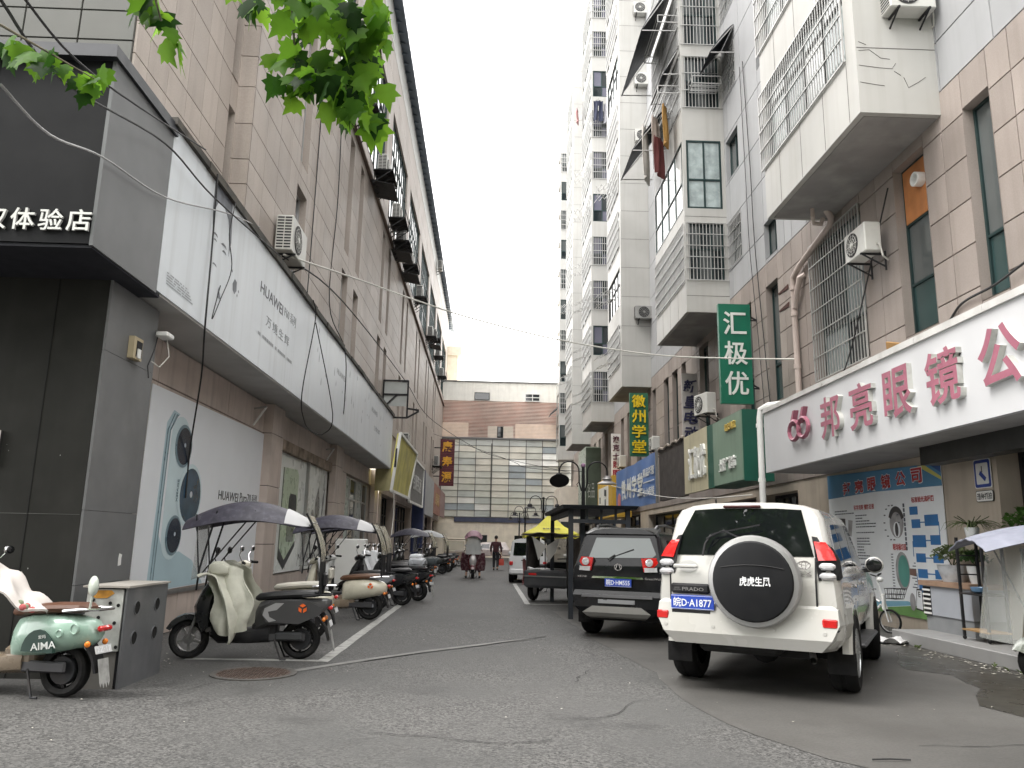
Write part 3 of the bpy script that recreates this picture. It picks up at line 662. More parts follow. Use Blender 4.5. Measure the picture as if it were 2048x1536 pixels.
part('torn_sticker', MB().prism([(-.03,-.07),(.04,-.06),(.035,.02),(.045,.06),(-.025,.075),(-.04,.02)], 0, .004, T(-4.394,9.72,1.2)@OR['L'].to_4x4()), white_paint, pier, w=True)
part('door_handle_plate', MB().box(-5.42,-5.38,8.70,8.75,2.2,2.6), chrome, pier, w=True)
sb = root('socket_box', 'small beige open socket box on the dark shop pier', 'socket box', (-4.39,9.4,3.72))
bei = mat('beige_plastic', (.45,.38,.25), .5, var=.1)
part('casing', MB().box(0,.07,-.12,.12,-.13,.14), bei, sb); part('opening', MB().box(.071,.075,-.05,.10,-.1,.1), black_plastic, sb); part('cover', MB().box(.076,.09,-.03,.05,-.11,.0), white_paint, sb)
sl_ = root('flood_lamp', 'small white flood lamp at the top of the grey pier', 'lamp', (-4.36,10.0,4.05))
part('casing', MB().cbox((.09,0,0),(.16,.22,.07),.015), white_paint, sl_); part('arm', MB().bar((-.03,0,.06),(.05,0,.02),.03), steel, sl_)
for k, c in enumerate(([(0,0,0),(.03,-.12,-.2),(.0,-.2,-.45),(.01,-.16,-.6)],[(.1,.05,-.03),(.12,.12,-.25),(.06,.0,-.42),(.02,-.15,-.38)])):
    part('cable', MB().tube(c, .008, 5), wire_white if k else wire_black, sl_)
# steel cabinet with round holes
cb = root('steel_cabinet', 'scuffed grey steel cabinet with four round holes beside the mint scooter', 'cabinet', (-3.85,8.7,0))
cabm = mat('cabinet_grey', (.15,.155,.165), .38, .4, var=.15, vs=2, dirt=.35, dcol=(.25,.25,.25), ds=3, streak=.2)
part('body', MB().box(-4.02,-3.62,8.26,9.2,.02,.95), dark_metal, cb, w=True)
part('side_panel', MB().box(-3.62,-3.6,8.23,9.24,0,.97), cabm, cb, w=True)
part('front_panel', MB().box(-4.0,-3.64,8.232,8.258,.36,.955), mat('peeling_white', (.42,.43,.41), .5, .1, var=.35, vs=4, dirt=.8, dcol=(.12,.1,.1), ds=5), cb, w=True)
part('rust_patch', MB().prism([(-.13,0),(-.05,-.05),(.06,-.045),(.13,.0),(.1,.03),(-.12,.03)], 0, .003, T(-3.86,8.231,.915)@OR['F'].to_4x4()), mat('rust_yellow', (.42,.2,.03), .8, var=.4, vs=9), cb, w=True)
part('lower_panel', MB().box(-4.0,-3.66,8.255,8.275,0,.36), mat('concrete_base', (.13,.125,.115), .8, var=.2), cb, w=True)
part('top', MB().box(-4.04,-3.58,8.21,9.26,.97,.99), mat('cabinet_top', (.33,.31,.28), .6, var=.2, dirt=.3), cb, w=True)
for y in (8.48,8.98):
    for z in (.46,.76):
        h = part('vent_hole', MB().lathe([(.073,0),(.073,.008),(.064,.008),(.064,.002)], 24, T(-3.6,y,z)@OR['L'].to_4x4()), cabm, cb, w=True)
        part('hole_dark_disc', MB().lathe([(.064,.001),(.064,.003)], 24, T(-3.6,y,z)@OR['L'].to_4x4()), mat('hole_black', (.004,.004,.004), .9, var=0), h, w=True)  # black disc stands in for the darkness inside the hole
for dx, z in ((.1,.85),(.35,.82),(.47,.8),(.06,.66),(.2,.68),(.44,.63),(.12,.4),(.5,.4)):
    part('bolt_hole', MB().lathe([(.018,0),(.018,.003)], 8, T(-4.0+dx*.68,8.231,z)@OR['F'].to_4x4()), mat('hole_black', (.004,.004,.004)), cb, w=True)  # black discs painted for the dark of the bolt holes
# ---------------------------------------------------------------- white billboard band
bill = mat('billboard_vinyl', (.66,.70,.735), .4, var=.03, vs=.4, streak=.22, dcol=(.25,.24,.22), dirt=.06, ds=1.5)
grey_print = mat('grey_print', (.09,.095,.11), .5, var=0); faint_print = mat('faint_print', (.30,.32,.34), .5, var=.1, vs=9)
bb = root('billboard', 'long white billboard band with faded grey phone lettering above the left shops', 'billboard', (-4.2,21,4.4))
part('face', MB().box(-4.72,-4.12,9.27,32.9,4.44,6.62), bill, bb, w=True)
cp = MB()
ys = arange(9.2,33,1.2)
for i in range(len(ys)-1): cp.box(-4.75,-4.07+random.uniform(-.02,.02),ys[i],ys[i+1]-.01,6.62+random.uniform(-.01,.01),6.74+random.uniform(-.02,.02))
part('coping', cp, mat('grimy_coping', (.07,.066,.06), .8, .2, var=.4, vs=3, dirt=.5, dcol=(.18,.15,.12), ds=4), bb, w=True, kind='stuff')
text('lettering', 'HUAWEI', 1.52, .2, grey_print, bb, (-4.119,14.1,5.86), 'L', .003, .006)
text('lettering', 'P60 系列', .92, .22, faint_print, bb, (-4.119,15.45,5.9), 'L', .003, .004)
text('lettering', '万境生辉', 1.65, .2, faint_print, bb, (-4.119,14.65,5.38), 'L', .003, .0, space=1.4)
def dashes(m, P, a0, a1, z, h, seed=1, out=.003):
    rnd = random.Random(seed); a = a0
    while a < a1:
        w_ = rnd.uniform(.6,2.2)*h; 
        if rnd.random() > .12: m.add([P(a,z-h/2,out),P(min(a+w_,a1),z-h/2,out),P(min(a+w_,a1),z+h/2,out),P(a,z+h/2,out)], [(0,1,2,3)])
        a += w_+h*.25
def PBL(a, z, o): return (-4.12+o, a, z)
m = MB(); dashes(m, PBL, 13.4, 15.8, 5.03, .06, 3)
for i in range(5): dashes(m, PBL, 9.5, 10.2+i*.05, 4.75-i*.035, .018, 9+i)
part('fine_print', m, faint_print, bb, w=True, kind='stuff', smooth=False)
text('lettering', 'HUAWEI', 1.4, .17, faint_print, bb, (-4.119,27.6,5.95), 'L', .003, .01)
text('lettering', '万境生辉', 1.4, .17, faint_print, bb, (-4.119,28.4,5.4), 'L', .003, .0, space=1.4)
text('lettering', 'HUAWEI', 1.2, .15, faint_print, bb, (-4.119,21.1,5.9), 'L', .003, .0)
# weathered print: dark hair stroke and smudges on the near end of the banner
m = MB()
Q = T(-4.1185,0,0) @ OR['L'].to_4x4()
m.prism([(10.78,6.61),(11.55,6.61),(11.62,6.3),(11.66,6.0),(11.60,5.75),(11.56,6.05),(11.46,6.3),(11.2,6.42),(10.98,6.38),(10.86,6.2),(10.84,5.95),(10.78,6.2)], 0, .002, Q)
for cx, cz, w_, h_ in ((10.98,5.86,.10,.03),(11.36,5.83,.13,.035),(10.99,5.78,.07,.02),(11.4,5.74,.1,.03),(11.05,5.42,.1,.025)):
    m.prism([(cx-w_,cz-.01),(cx-w_*.3,cz+h_),(cx+w_*.6,cz+h_*.8),(cx+w_,cz-h_*.3),(cx+w_*.2,cz+.0)], 0, .002, Q)
m.prism([(11.9,5.42),(11.98,5.52),(12.08,5.5),(12.1,5.36),(12.02,5.28),(11.93,5.32)], 0, .002, Q); m.prism([(11.28,5.0),(11.46,4.99),(11.3,5.16)], 0, .002, Q)
for cx, cz in ((11.83,5.6),(12.2,5.38),(12.15,5.3)): m.prism([(cx-.02,cz),(cx,cz-.03),(cx+.02,cz),(cx,cz+.03)], 0, .002, Q)
part('printed_mark', m, mat('worn_print', (.13,.14,.16), .5, var=.35, vs=6), bb, w=True, kind='stuff', smooth=False)
m = MB()
for i in range(26):
    y = random.uniform(18,32.5); z = random.uniform(4.9,6.5); h = random.uniform(.05,.25)
    m.prism([(y-.02,z),(y+.02,z-.01),(y+.03,z+h*.5),(y,z+h),(y-.03,z+h*.4)], 0, .002, Q)
part('peeled_mark', m, faint_print, bb, w=True, kind='stuff', smooth=False)
# ---------------------------------------------------------------- phone poster
def PP(a, z, o): return (-4.97+o, a, z)
pq = lambda o: T(-4.97+o,0,0) @ OR['L'].to_4x4()
def rrect(cx, cz, w_, h_, r_, n=5):
    out = []
    for sx, sz, a0 in ((1,1,0),(-1,1,90),(-1,-1,180),(1,-1,270)):
        for k in range(n+1):
            a = R(a0+90*k/n); out.append((cx+sx*(w_/2-r_)+r_*math.cos(a), cz+sz*(h_/2-r_)+r_*math.sin(a)))
    return out
po = root('phone_poster', 'large pale poster of a phone camera on the wall behind the black canopy scooter', 'poster', (-4.97,14.3,.65))
pale = mat('poster_pale', (.76,.79,.83), .35, var=.04, vs=.5, dirt=.06); pblue = mat('poster_aqua', (.42,.56,.62), .35, var=.08, vs=1); pblue2 = mat('poster_aqua_dark', (.16,.24,.28), .3, var=.1)
lens_d = mat('lens_print', (.018,.028,.045), .2, var=.3, vs=3); lens_b = mat('lens_print_blue', (.035,.075,.12), .2, var=.3, vs=3)
part('sheet', MB().prism([(11.36,.66),(17.2,.72),(17.2,3.72),(11.38,3.68)], 0, .012, pq(0)), pale, po, w=True)
part('frame_edge', MB().box(-4.975,-4.945,11.3,17.22,.60,.655), steel, po, w=True)
ph = part('phone_print', MB().prism([(11.9,.68),(14.2,.70),(13.6,1.1),(13.0,1.25),(12.4,1.2),(12.15,1.5),(12.12,2.6),(12.2,3.2),(12.5,3.4),(12.25,3.43),(12.03,3.2),(11.98,2.2)], 0, .002, pq(.012)), pblue, po, w=True)
part('camera_bar_print', MB().prism(rrect(12.62,2.25,.75,2.25,.36), 0, .002, pq(.0145)), mat('poster_aqua_light', (.56,.68,.72), .35, var=.06), ph, w=True)
m = MB()
for dx in (0,.09): m.prism([(12.0+dx,.75),(12.025+dx,.75),(12.1+dx,3.1),(12.3+dx*1.5,3.38),(12.27+dx,3.38),(12.06+dx,3.1)], 0, .001, pq(.0175))
part('edge_print', m, pblue2, ph, w=True)
for n, (cy, cz, rr, mm) in enumerate(((12.78,2.92,.30,lens_d),(13.24,2.15,.45,lens_b),(12.72,1.5,.27,lens_d))):
    Lr = part('lens_ring_print', MB().lathe([(rr*1.16,0),(rr*1.16,.003)], 28, T(-4.951,cy-.02,cz)@OR['L'].to_4x4()), pblue2 if n != 1 else mat('poster_aqua_light', (1,1,1)), po, w=True)
    part('lens_print', MB().lathe([(rr,.003),(rr,.005)], 28, T(-4.951,cy,cz)@OR['L'].to_4x4()), mm, Lr, w=True)
    part('lens_glint_print', MB().lathe([(rr*.12,.005),(rr*.12,.007)], 10, T(-4.951,cy+.02,cz+.02)@OR['L'].to_4x4()), mat('glint', (.5,.55,.6), .3), Lr, w=True)
text('lettering', 'XMAGE', .36, .07, pblue2, po, (-4.948,12.68,2.2), 'L', .002, .01, roll=R(90))
dark_print = mat('dark_print', (.03,.032,.036), .5, var=0)
text('lettering', 'HUAWEI', 1.15, .17, dark_print, po, (-4.957,15.2,2.25), 'L', .003, .006); text('lettering', 'Pura70', .72, .19, dark_print, po, (-4.957,16.25,2.27), 'L', .003, .0); text('lettering', '系列', .36, .17, dark_print, po, (-4.957,16.85,2.29), 'L', .003, .0)
# film posters in the next shop window
fp = root('window_film_poster', 'faded green film poster of a folding phone in the shop window', 'poster', (-4.9,20.3,.65))
film = mat('window_film', (.72,.75,.73), .3, var=.1, vs=1, dirt=.3, dcol=(.2,.2,.17), ds=1.5)
part('sheet', MB().box(-5.06,-5.03,18.22,21.75,.66,3.55), film, fp, w=True)
q2 = T(-5.029,0,0) @ OR['L'].to_4x4()
part('phone_print', MB().prism([(19.35,1.0),(19.95,.75),(20.9,1.3),(20.95,3.1),(20.75,3.25),(19.35,3.2)], 0, .003, q2), mat('film_green', (.40,.50,.36), .3, var=.1), fp, w=True)
part('phone_edge_print', MB().prism([(19.35,1.0),(19.95,.72),(20.95,1.28),(20.95,1.42),(19.97,.95),(19.42,1.25),(19.42,3.2),(19.35,3.2)], .003, .005, q2), dark_print, fp, w=True)
part('camera_print', MB().prism(rrect(20.45,2.2,.8,.8,.18), .003, .006, q2), dark_print, fp, w=True); part('screen_print', MB().prism(rrect(20.4,1.62,.75,.45,.08), .003, .006, q2), mat('film_dark', (.12,.15,.12), .3), fp, w=True)
f2 = root('window_film', 'pale film poster with grey diamond camera shapes and NOVA Flip lettering', 'poster', (-4.9,23.2,.65))
part('sheet', MB().box(-5.06,-5.03,21.85,24.58,.66,3.55), film, f2, w=True)
text('lettering', 'NOVA Flip', 1.9, .2, dark_print, f2, (-5.028,22.4,.98), 'L', .003, .006)
part('shape_print', MB().prism([(23.1,1.9),(23.55,1.75),(23.75,2.4),(23.5,3.0),(23.15,2.6)], 0, .003, q2), mat('film_grey', (.14,.15,.16), .3), f2, w=True)
part('shape_print', MB().prism([(24.0,1.6),(24.2,2.3),(24.35,3.0),(24.1,2.7)], 0, .003, q2), mat('film_grey', (1,1,1)), f2, w=True)
for z in (1.75,2.15): part('shape_print', MB().lathe([(.16,0),(.16,.003)], 14, T(-5.029,22.85,z)@OR['L'].to_4x4()), mat('film_grey', (1,1,1)), f2, w=True)
for y0, y1 in ((21.75,21.85),): part('mullion', MB().box(-5.1,-4.95,y0,y1,.6,3.6), steel, f2, w=True)
bxr = root('corroded_shutter_box', 'corroded rusty shutter housing above the film posters', 'shutter box', (-4.95,21.8,3.55))
part('housing', MB().box(-5.05,-4.9,18.2,24.55,3.54,3.80), mat('corroded_steel', (.30,.24,.19), .8, .2, var=.5, vs=3, dirt=.8, dcol=(.09,.06,.04), ds=2.5), bxr, w=True)
# projecting brackets
for y in (16.4,23.9):
    r_ = root('steel_bracket', 'small white steel bracket on the wall beneath the billboard soffit' if y < 20 else 'rusty hook bracket under the soffit beyond the film posters', 'bracket', (-5,y,3.9))
    part('arm', MB().bar((0,0,.25),(.28,0,.3),.04), steel, r_); part('strut', MB().bar((.28,0,.3),(.03,0,-.1),.035), white_paint, r_)
# ---------------------------------------------------------------- row of sign boards beyond
def board(name, label, quad, m, fm=None, cat='shop sign', x=-4.07, th=.12, frame=.0):
    """slab sign on the left row: quad of (y,z) TL,TR,BR,BL"""
    r_ = root(name, label, cat, (x,(quad[0][0]+quad[1][0])/2,min(p[1] for p in quad)))
    n = len(quad)
    part('face', MB().loft([[(x+p[2]-th if len(p) > 2 else x-th,p[0],p[1]) for p in quad], [(x+p[2] if len(p) > 2 else x,p[0],p[1]) for p in quad]]), m, r_, w=True, smooth=False)
    if fm:
        f = MB()
        for i in range(n):
            p, q = quad[i], quad[(i+1) % n]; ox, oy = (p[2] if len(p) > 2 else 0), (q[2] if len(q) > 2 else 0)
            f.bar((x+ox+.01,p[0],p[1]), (x+oy+.01,q[0],q[1]), .12)
        part('frame', f, fm, r_, w=True, smooth=False)
    return r_
yel = mat('faded_yellow_board', (.55,.50,.14), .6, var=.25, vs=1.2, dirt=.4, dcol=(.3,.27,.16), ds=1.5, streak=.3)
b_ = board('faded_sign_board', 'faded yellow sign board leaning out past the end of the white billboard', [(33.2,5.95,.25),(40.6,5.9,.3),(39.9,3.58,0),(33.0,3.5,0)], yel, white_paint)
part('side_return', MB().box(-4.75,-4.1,32.95,33.05,3.5,5.2), mat('yellow_return', (.42,.38,.2), .6, var=.2, dirt=.3), b_, w=True)
part('torn_edge', MB().tube([(-3.95,33.0,4.5),(-3.93,33.1,5.2),(-3.8,33.3,5.9)], .05, 5), dark_metal, b_, w=True)
b_ = board('dark_sign_board', 'dark grey sign board with pale ghost lettering and white lower edge', [(40.7,5.85),(49.0,5.85),(48.7,3.5),(40.6,3.45)], mat('grey_board', (.12,.12,.125), .5, var=.15, dirt=.2), white_paint)
text('lettering', '名烟名酒', 5.2, .9, mat('ghost_letter', (.4,.4,.4), .5), b_, (-4.055,44.8,4.65), 'L', .02, .01)
b_ = board('pale_sign_board', 'pale silver sign board on a navy shopfront in the left row', [(50.1,5.85),(59.2,5.8),(58.9,3.15),(50.2,3.15)], mat('silver_board', (.36,.37,.39), .5, var=.1, streak=.3), None)
part('navy_side', MB().box(-4.7,-4.0,49.1,50.05,0,5.85), mat('navy_panel', (.02,.03,.09), .5, var=.2), b_, w=True)
b_ = board('brick_red_sign_board', 'faded brick red sign board in the left row under the vertical lit sign', [(59.4,5.78),(67.0,5.7),(67.0,3.5),(59.3,3.52)], mat('redbrown_board', (.33,.13,.09), .5, var=.15), None)
text('lettering', '康寿源', 4.5, 1.0, mat('gold_dull', (.5,.33,.16), .5), b_, (-4.06,63.2,4.7), 'L', .03, .01)
b_ = board('pinkish_sign_board', 'dull pink sign board last in the left row', [(67.2,5.8),(74.5,5.8),(74.5,3.55),(67.2,3.55)], mat('pink_board', (.32,.2,.19), .5, var=.2), None)
# projecting vertical signs
ks = root('vertical_shop_sign', 'dark red vertical sign with orange Chinese characters on the left facade', 'shop sign', (-3.55,66,6))
part('panel', MB().box(-4.15,-2.93,65.9,66.1,6.0,9.95), mat('led_red_panel', (.09,.018,.022), .5, var=.25, vs=3), ks, w=True)
m = MB()
for i in range(28): m.box(-4.13,-2.95,65.88,65.9,6.06+i*.139,6.11+i*.139)
part('lamp_strip', m, mat('led_strip', (.16,.03,.05), .5), ks, w=True, kind='stuff', smooth=False)
gold = mat('orange_letter', (.72,.36,.03), .45, var=.1)
for i, ch in enumerate('康寿源'): text('letter', ch, .86, .92, gold, ks, (-3.54,65.87,9.3-i*1.28), 'F', .05, .03)
for z in (6.8,9.2): part('bracket', MB().bar((-4.65,66,z),(-4.15,66,z),.08), dark_metal, ks, w=True)
ms = root('art_school_sign', 'narrow white vertical sign with dark Chinese characters near the far left end', 'sign', (-2.97,79,6.1))
part('panel', MB().box(-3.32,-2.62,78.9,79.05,6.1,9.5), white_paint, ms, w=True)
for i, ch in enumerate('美术艺考'): text('letter', ch, .5, .56, mat('violet_letter', (.08,.06,.14), .5), ms, (-2.97,78.89,8.72-i*.66-(.22 if i > 1 else 0)), 'F', .02, .02)
part('bracket', MB().bar((-4.6,79,9.3),(-3.3,79,9.3),.1), dark_metal, ms, w=True)
# ================================================================= right: optician fascia
os_ = root('optician_fascia', 'wide white fascia with raised pink Chinese letters over the optician shop', 'shop sign', (6.6,13,3.2))
fas = mat('fascia_white', (.56,.565,.58), .35, var=.03, vs=.5, dirt=.08, ds=1)
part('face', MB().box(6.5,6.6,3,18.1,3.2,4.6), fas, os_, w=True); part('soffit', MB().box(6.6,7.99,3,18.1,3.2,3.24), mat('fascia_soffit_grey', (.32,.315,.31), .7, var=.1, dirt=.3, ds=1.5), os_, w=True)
cpn = MB()
for i in range(9): cpn.box(6.46+random.uniform(-.005,.005),7.6,3+i*1.68,4.67+i*1.68,4.6,4.70+random.uniform(-.006,.006))
part('coping', cpn, mat('fascia_coping', (.56,.555,.54), .5, var=.1, dirt=.35, dcol=(.2,.18,.15), ds=3), os_, w=True, kind='stuff')
part('end_panel', MB().box(6.5,7.9,18.1,18.14,3.2,4.6), fas, os_, w=True)
pinkL = mat('pink_letter', (.33,.12,.165), .4, var=.15, vs=2); lside = mat('letter_side_steel', (.55,.55,.52), .4, .2, var=.1, dirt=.4, ds=5)
for ch, y in (('邦',14.38),('亮',13.15),('眼',11.93),('镜',10.68),('公',9.42),('司',8.2)):
    text('letter', ch, .84, .80, [pinkL, lside], os_, (6.5,y,3.94), 'S', .085, .018, res=4)
lg = MB()
for dy in (-.24,.24):
    lg.tube([(6.42,15.9+dy+.27*math.cos(R(a)),4.0+.2*math.sin(R(a))-.08) for a in range(0,361,30)], .045, 6, caps=False)
    lg.prism([(-.2,.12),(-.05,.16),(.1,.42),(.0,.42)], 0, .1, T(6.5,15.9+dy,3.92)@OR['S'].to_4x4())
part('emblem', lg, pinkL, os_, w=True)
dp = root('drain_pipe', 'white plastic drain pipe running down the far end of the optician fascia', 'pipe', (6.45,18.25,0))
part('pipe', MB().tube([(6.9,17.6,4.78),(6.6,18.1,4.8),(6.47,18.25,4.72),(6.45,18.28,4.5),(6.45,18.3,0)], .075, 10), white_paint, dp, w=True)
for z in (3.0,4.3): part('clip', MB().lathe([(.09,0),(.09,.09)], 10, T(6.45,18.3,z)), white_paint, dp, w=True)
aw = root('shop_awning_box', 'dark grey roller box hanging below the white fascia over the shop door', 'shutter box', (7.3,11.5,2.9))
part('casing', MB().box(7.28,7.6,7,12.95,2.9,3.33), mat('dark_awning', (.035,.035,.034), .5, .2, var=.1, dirt=.2), aw, w=True)
# optician wall poster
pr_ = root('optician_poster', 'blue and white eye care poster with red title behind the white SUV', 'poster', (7.97,15.8,.25))
def PW(a, z, o): return (7.98-o, a, z)
def flat(nm, pts, o0, m, par, th=.002): return part(nm, MB().prism([(-p[0],p[1]) for p in pts], o0, o0+th, T(7.98,0,0)@OR['S'].to_4x4()), m, par, w=True, smooth=False)
pw = mat('poster_white', (.84,.87,.9), .35, var=.04, dirt=.06); pb = mat('poster_blue', (.08,.24,.42), .35, var=.2, vs=.8)
flat('sheet', [(18.2,.3),(13.55,.26),(13.55,3.02),(18.2,3.16)], 0, pw, pr_, .01)
flat('header_print', [(18.2,2.62),(16,2.66),(13.55,2.62),(13.55,3.02),(18.2,3.16)], .0105, pb, pr_)
flat('yellow_print', [(14.3,3.03),(14.05,3.025),(13.55,2.78),(13.55,2.72)], .013, mat('poster_yellow', (.55,.5,.12), .4), pr_); flat('navy_print', [(13.9,3.02),(13.55,3.02),(13.55,2.85)], .013, mat('poster_navy', (.03,.08,.25), .4), pr_)
flat('grass_print', [(18.2,.3),(13.55,.26),(13.55,.62),(14.6,.5),(16,.36)], .0105, mat('poster_grass', (.16,.32,.10), .4, var=.2), pr_); flat('water_print', [(18.2,.38),(16.5,.45),(15,.55),(14.7,.5),(16,.37),(18.2,.31)], .0108, mat('poster_sky', (.2,.42,.55), .4), pr_)
redp = mat('poster_red', (.45,.035,.04), .4, var=.05)
for i, ch in enumerate('邦亮眼镜公司'):
    text('letter', ch, .40, .31, mat('poster_white', (1,1,1)), pr_, (7.965,17.22-i*.575,2.80+i*.012), 'S', .001, .05); text('letter', ch, .37, .28, redp, pr_, (7.963,17.22-i*.575,2.80+i*.012), 'S', .001, .03)
text('lettering', '标准验光流程图', .75, .11, redp, pr_, (7.967,14.22,2.42), 'S', .001, .02); text('lettering', '科学用眼 预防近视', .9, .11, redp, pr_, (7.967,16.5,2.37), 'S', .001, .02); text('lettering', '眼球横切面', .5, .13, redp, pr_, (7.967,15.15,1.55), 'S', .001, .02)
bxm = mat('flow_blue', (.04,.17,.42), .4)
fl = [(14.55,2.22,.14,.09),(14.5,1.98,.15,.1),(13.98,2.03,.22,.14),(14.43,1.66,.22,.16),(13.9,1.68,.16,.11),(14.42,1.36,.16,.1),(13.86,1.36,.16,.1),(14.4,1.08,.16,.1),(13.84,1.08,.16,.1),(14.34,.80,.22,.13),(13.8,.79,.16,.1),(14.28,.40+.08,.15,.09)]
for cy, cz, w_, h_ in fl: flat('flow_box_print', [(cy+w_,cz-h_/2-.03),(cy-w_,cz-h_/2-.03),(cy-w_,cz+h_/2+.03),(cy+w_,cz+h_/2+.03)], .011, bxm, pr_)
m = MB()
for a, z in ((14.24,2.0),(14.15,1.67),(14.14,1.36),(14.12,1.08),(14.07,.8)): m.box(7.966,7.968,a-.12,a+.12,z-.01,z+.01)
for a, z0, z1 in ((13.75,1.7,2.0),(14.66,1.38,1.66),(14.6,.82,1.08)): m.box(7.966,7.968,a-.01,a+.01,z0,z1)
part('flow_line_print', m, bxm, pr_, w=True, smooth=False)
m = MB(); rr = random.Random(5)
for col, (a0, a1) in enumerate(((17.9,17.0),(16.9,16.1))):
    for i in range(26):
        z = (2.32 if col == 0 else 2.2)-i*.06
        if z < .7 or rr.random() < .2 or (col == 0 and 1.6 < z < 2.2): continue
        e = a1 + rr.choice((0,.1,.3,.5))
        x = a0
        while x > e:
            w_ = rr.uniform(.03,.12); m.box(7.966,7.968,x-w_,x,z-.011,z+.011); x -= w_+.015
for i in range(14): m.box(7.966,7.968,15.35+.28*math.cos(i*.45),15.35+.28*math.cos(i*.45)+.07,2.02+.34*math.sin(i*.45)-.012,2.02+.34*math.sin(i*.45)+.012)
for i in range(13): m.box(7.966,7.968,15.42,15.5,1.4-i*.055,1.418-i*.055)
for i in range(9): m.box(7.966,7.968,14.62,14.68+.05*(i%3),1.25-i*.055,1.268-i*.055)
for i in range(10): m.box(7.966,7.968,14.86,14.92,2.3-i*.09,2.37-i*.09)
part('fine_print', m, mat('poster_text', (.10,.11,.14), .5, var=0), pr_, w=True, kind='stuff', smooth=False)
dpm = mat('poster_dark', (.045,.04,.045), .4, var=.2)
def oval(cy, cz, a, b, n=22, p=0, q=360): return [(cy+a*math.cos(R(p+(q-p)*k/n)), cz+b*math.sin(R(p+(q-p)*k/n))) for k in range(n+(0 if q-p == 360 else 1))]
flat('eye_print', oval(15.2,2.0,.26,.28), .011, mat('poster_mid', (.34,.33,.34), .4, var=.3, vs=6), pr_); flat('brow_print', oval(15.2,2.02,.30,.31,14,20,165)+oval(15.2,2.02,.2,.2,14,165,20), .0135, dpm, pr_)
flat('iris_print', oval(15.2,1.88,.13,.15), .0135, pw, pr_); flat('pupil_print', oval(15.2,1.88,.06,.13), .016, dpm, pr_); flat('photo_print', [(17.8,1.78),(17.4,1.75),(17.4,2.15),(17.8,2.17)], .011, dpm, pr_); flat('photo_print', [(17.3,1.78),(17.15,1.76),(17.05,2.1),(17.25,2.12)], .011, mat('poster_mid', (1,1,1)), pr_)
flat('globe_print', oval(15.1,1.1,.26,.36), .011, mat('poster_mid', (1,1,1)), pr_); flat('globe_print', oval(15.06,1.1,.2,.3), .0135, mat('poster_teal', (.10,.30,.26), .4, var=.15), pr_); flat('nerve_print', [(14.85,1.16),(14.62,1.14),(14.62,1.02),(14.85,1.04)], .0135, mat('poster_brown', (.2,.12,.1), .4), pr_)
flat('chart_print', [(14.72,.42),(14.46,.40),(14.46,.80),(14.66,.80)], .011, dpm, pr_); flat('chart_print', [(14.70,.45),(14.49,.43),(14.49,.77),(14.64,.77)], .0135, pw, pr_); flat('glasses_print', oval(14.82,.55,.1,.16), .0135, mat('poster_mid', (1,1,1)), pr_)
text('lettering', 'E', .07, .1, dpm, pr_, (7.963,14.57,.7), 'S', .001, .02)
# parking camera sign
cs = root('camera_sign', 'blue and white surveillance camera sign with a no parking caption by the shop door', 'sign', (7.99,12.4,2.3))
flat('plate', rrect(12.39,2.73,.44,.47,.04), .004, white_paint, cs, .01); flat('border_print', rrect(12.39,2.73,.41,.44,.04), .0145, mat('sign_blue', (.03,.06,.28), .35), cs); flat('field_print', rrect(12.39,2.73,.31,.34,.02), .017, white_paint, cs)
flat('camera_print', [(12.47,2.72),(12.33,2.60),(12.29,2.66),(12.43,2.78)], .0195, mat('sign_blue', (1,1,1)), cs); flat('mount_print', [(12.40,2.75),(12.38,2.75),(12.38,2.85),(12.40,2.85)], .0195, dark_print, cs)
flat('caption_plate', rrect(12.39,2.37,.44,.18,.03), .004, dark_print, cs, .008); flat('caption_field', rrect(12.39,2.37,.42,.16,.03), .0125, white_paint, cs)
text('lettering', '违停抓拍', .38, .11, dark_print, cs, (7.965,12.39,2.37), 'S', .001, .02)
# ---------------------------------------------------------------- further shop signs, right side
gs = root('speciality_shop_sign', 'green and cream box fascia of the speciality shop beyond the optician', 'shop sign', (6.6,22.5,3.15))
dgreen = mat('deep_green_panel', (.012,.095,.065), .4, var=.15, vs=.8, streak=.2, dcol=(.03,.05,.045)); sage = mat('sage_panel', (.20,.29,.22), .45, var=.1, vs=.6, streak=.25, dcol=(.1,.13,.1)); creamp = mat('cream_panel', (.50,.46,.32), .5, var=.15, vs=.8, streak=.45, dcol=(.2,.18,.13))
part('green_end', MB().box(6.52,7.3,19.78,22.9,3.15,5.0), dgreen, gs, w=True); part('sage_panel', MB().box(6.49,6.52,19.8,22.35,3.18,4.98), sage, gs, w=True); part('cream_panel', MB().box(6.49,6.6,23.0,25.75,3.15,5.02), creamp, gs, w=True); part('green_strip', MB().box(6.5,6.6,22.35,23.0,3.15,5.0), dgreen, gs, w=True)
for i, ch in enumerate('汇极优'): text('letter', ch, .62, 1.0, letter_w, gs, (6.49,24.75-i*.66,4.05), 'S', .06, .012)
for i, ch in enumerate('土特产超市'): text('letter', ch, .27, .34, letter_w, gs, (6.49,21.6-i*.3,3.7), 'S', .05, .006)
for i, ch in enumerate('名家具店'): text('letter', ch, .2, .2, mat('gold_letter', (.6,.45,.12), .4), gs, (6.49,21.0-i*.23,4.68), 'S', .05, .006)
bp_ = root('brick_sign_panel', 'dark brown slatted fascia panel between the blue banner and cream sign', 'fascia panel', (6.55,27.8,3.1))
part('panel', MB().box(6.52,6.65,25.85,29.7,3.12,5.05), mat('dark_brown_panel', (.045,.038,.036), .7, var=.3, vs=2, streak=.3, dcol=(.09,.08,.07)), bp_, w=True)
m = MB(); pts = [(6.5,25.8+i*.3,5.06+.05*math.sin(i*1.7)) for i in range(14)]
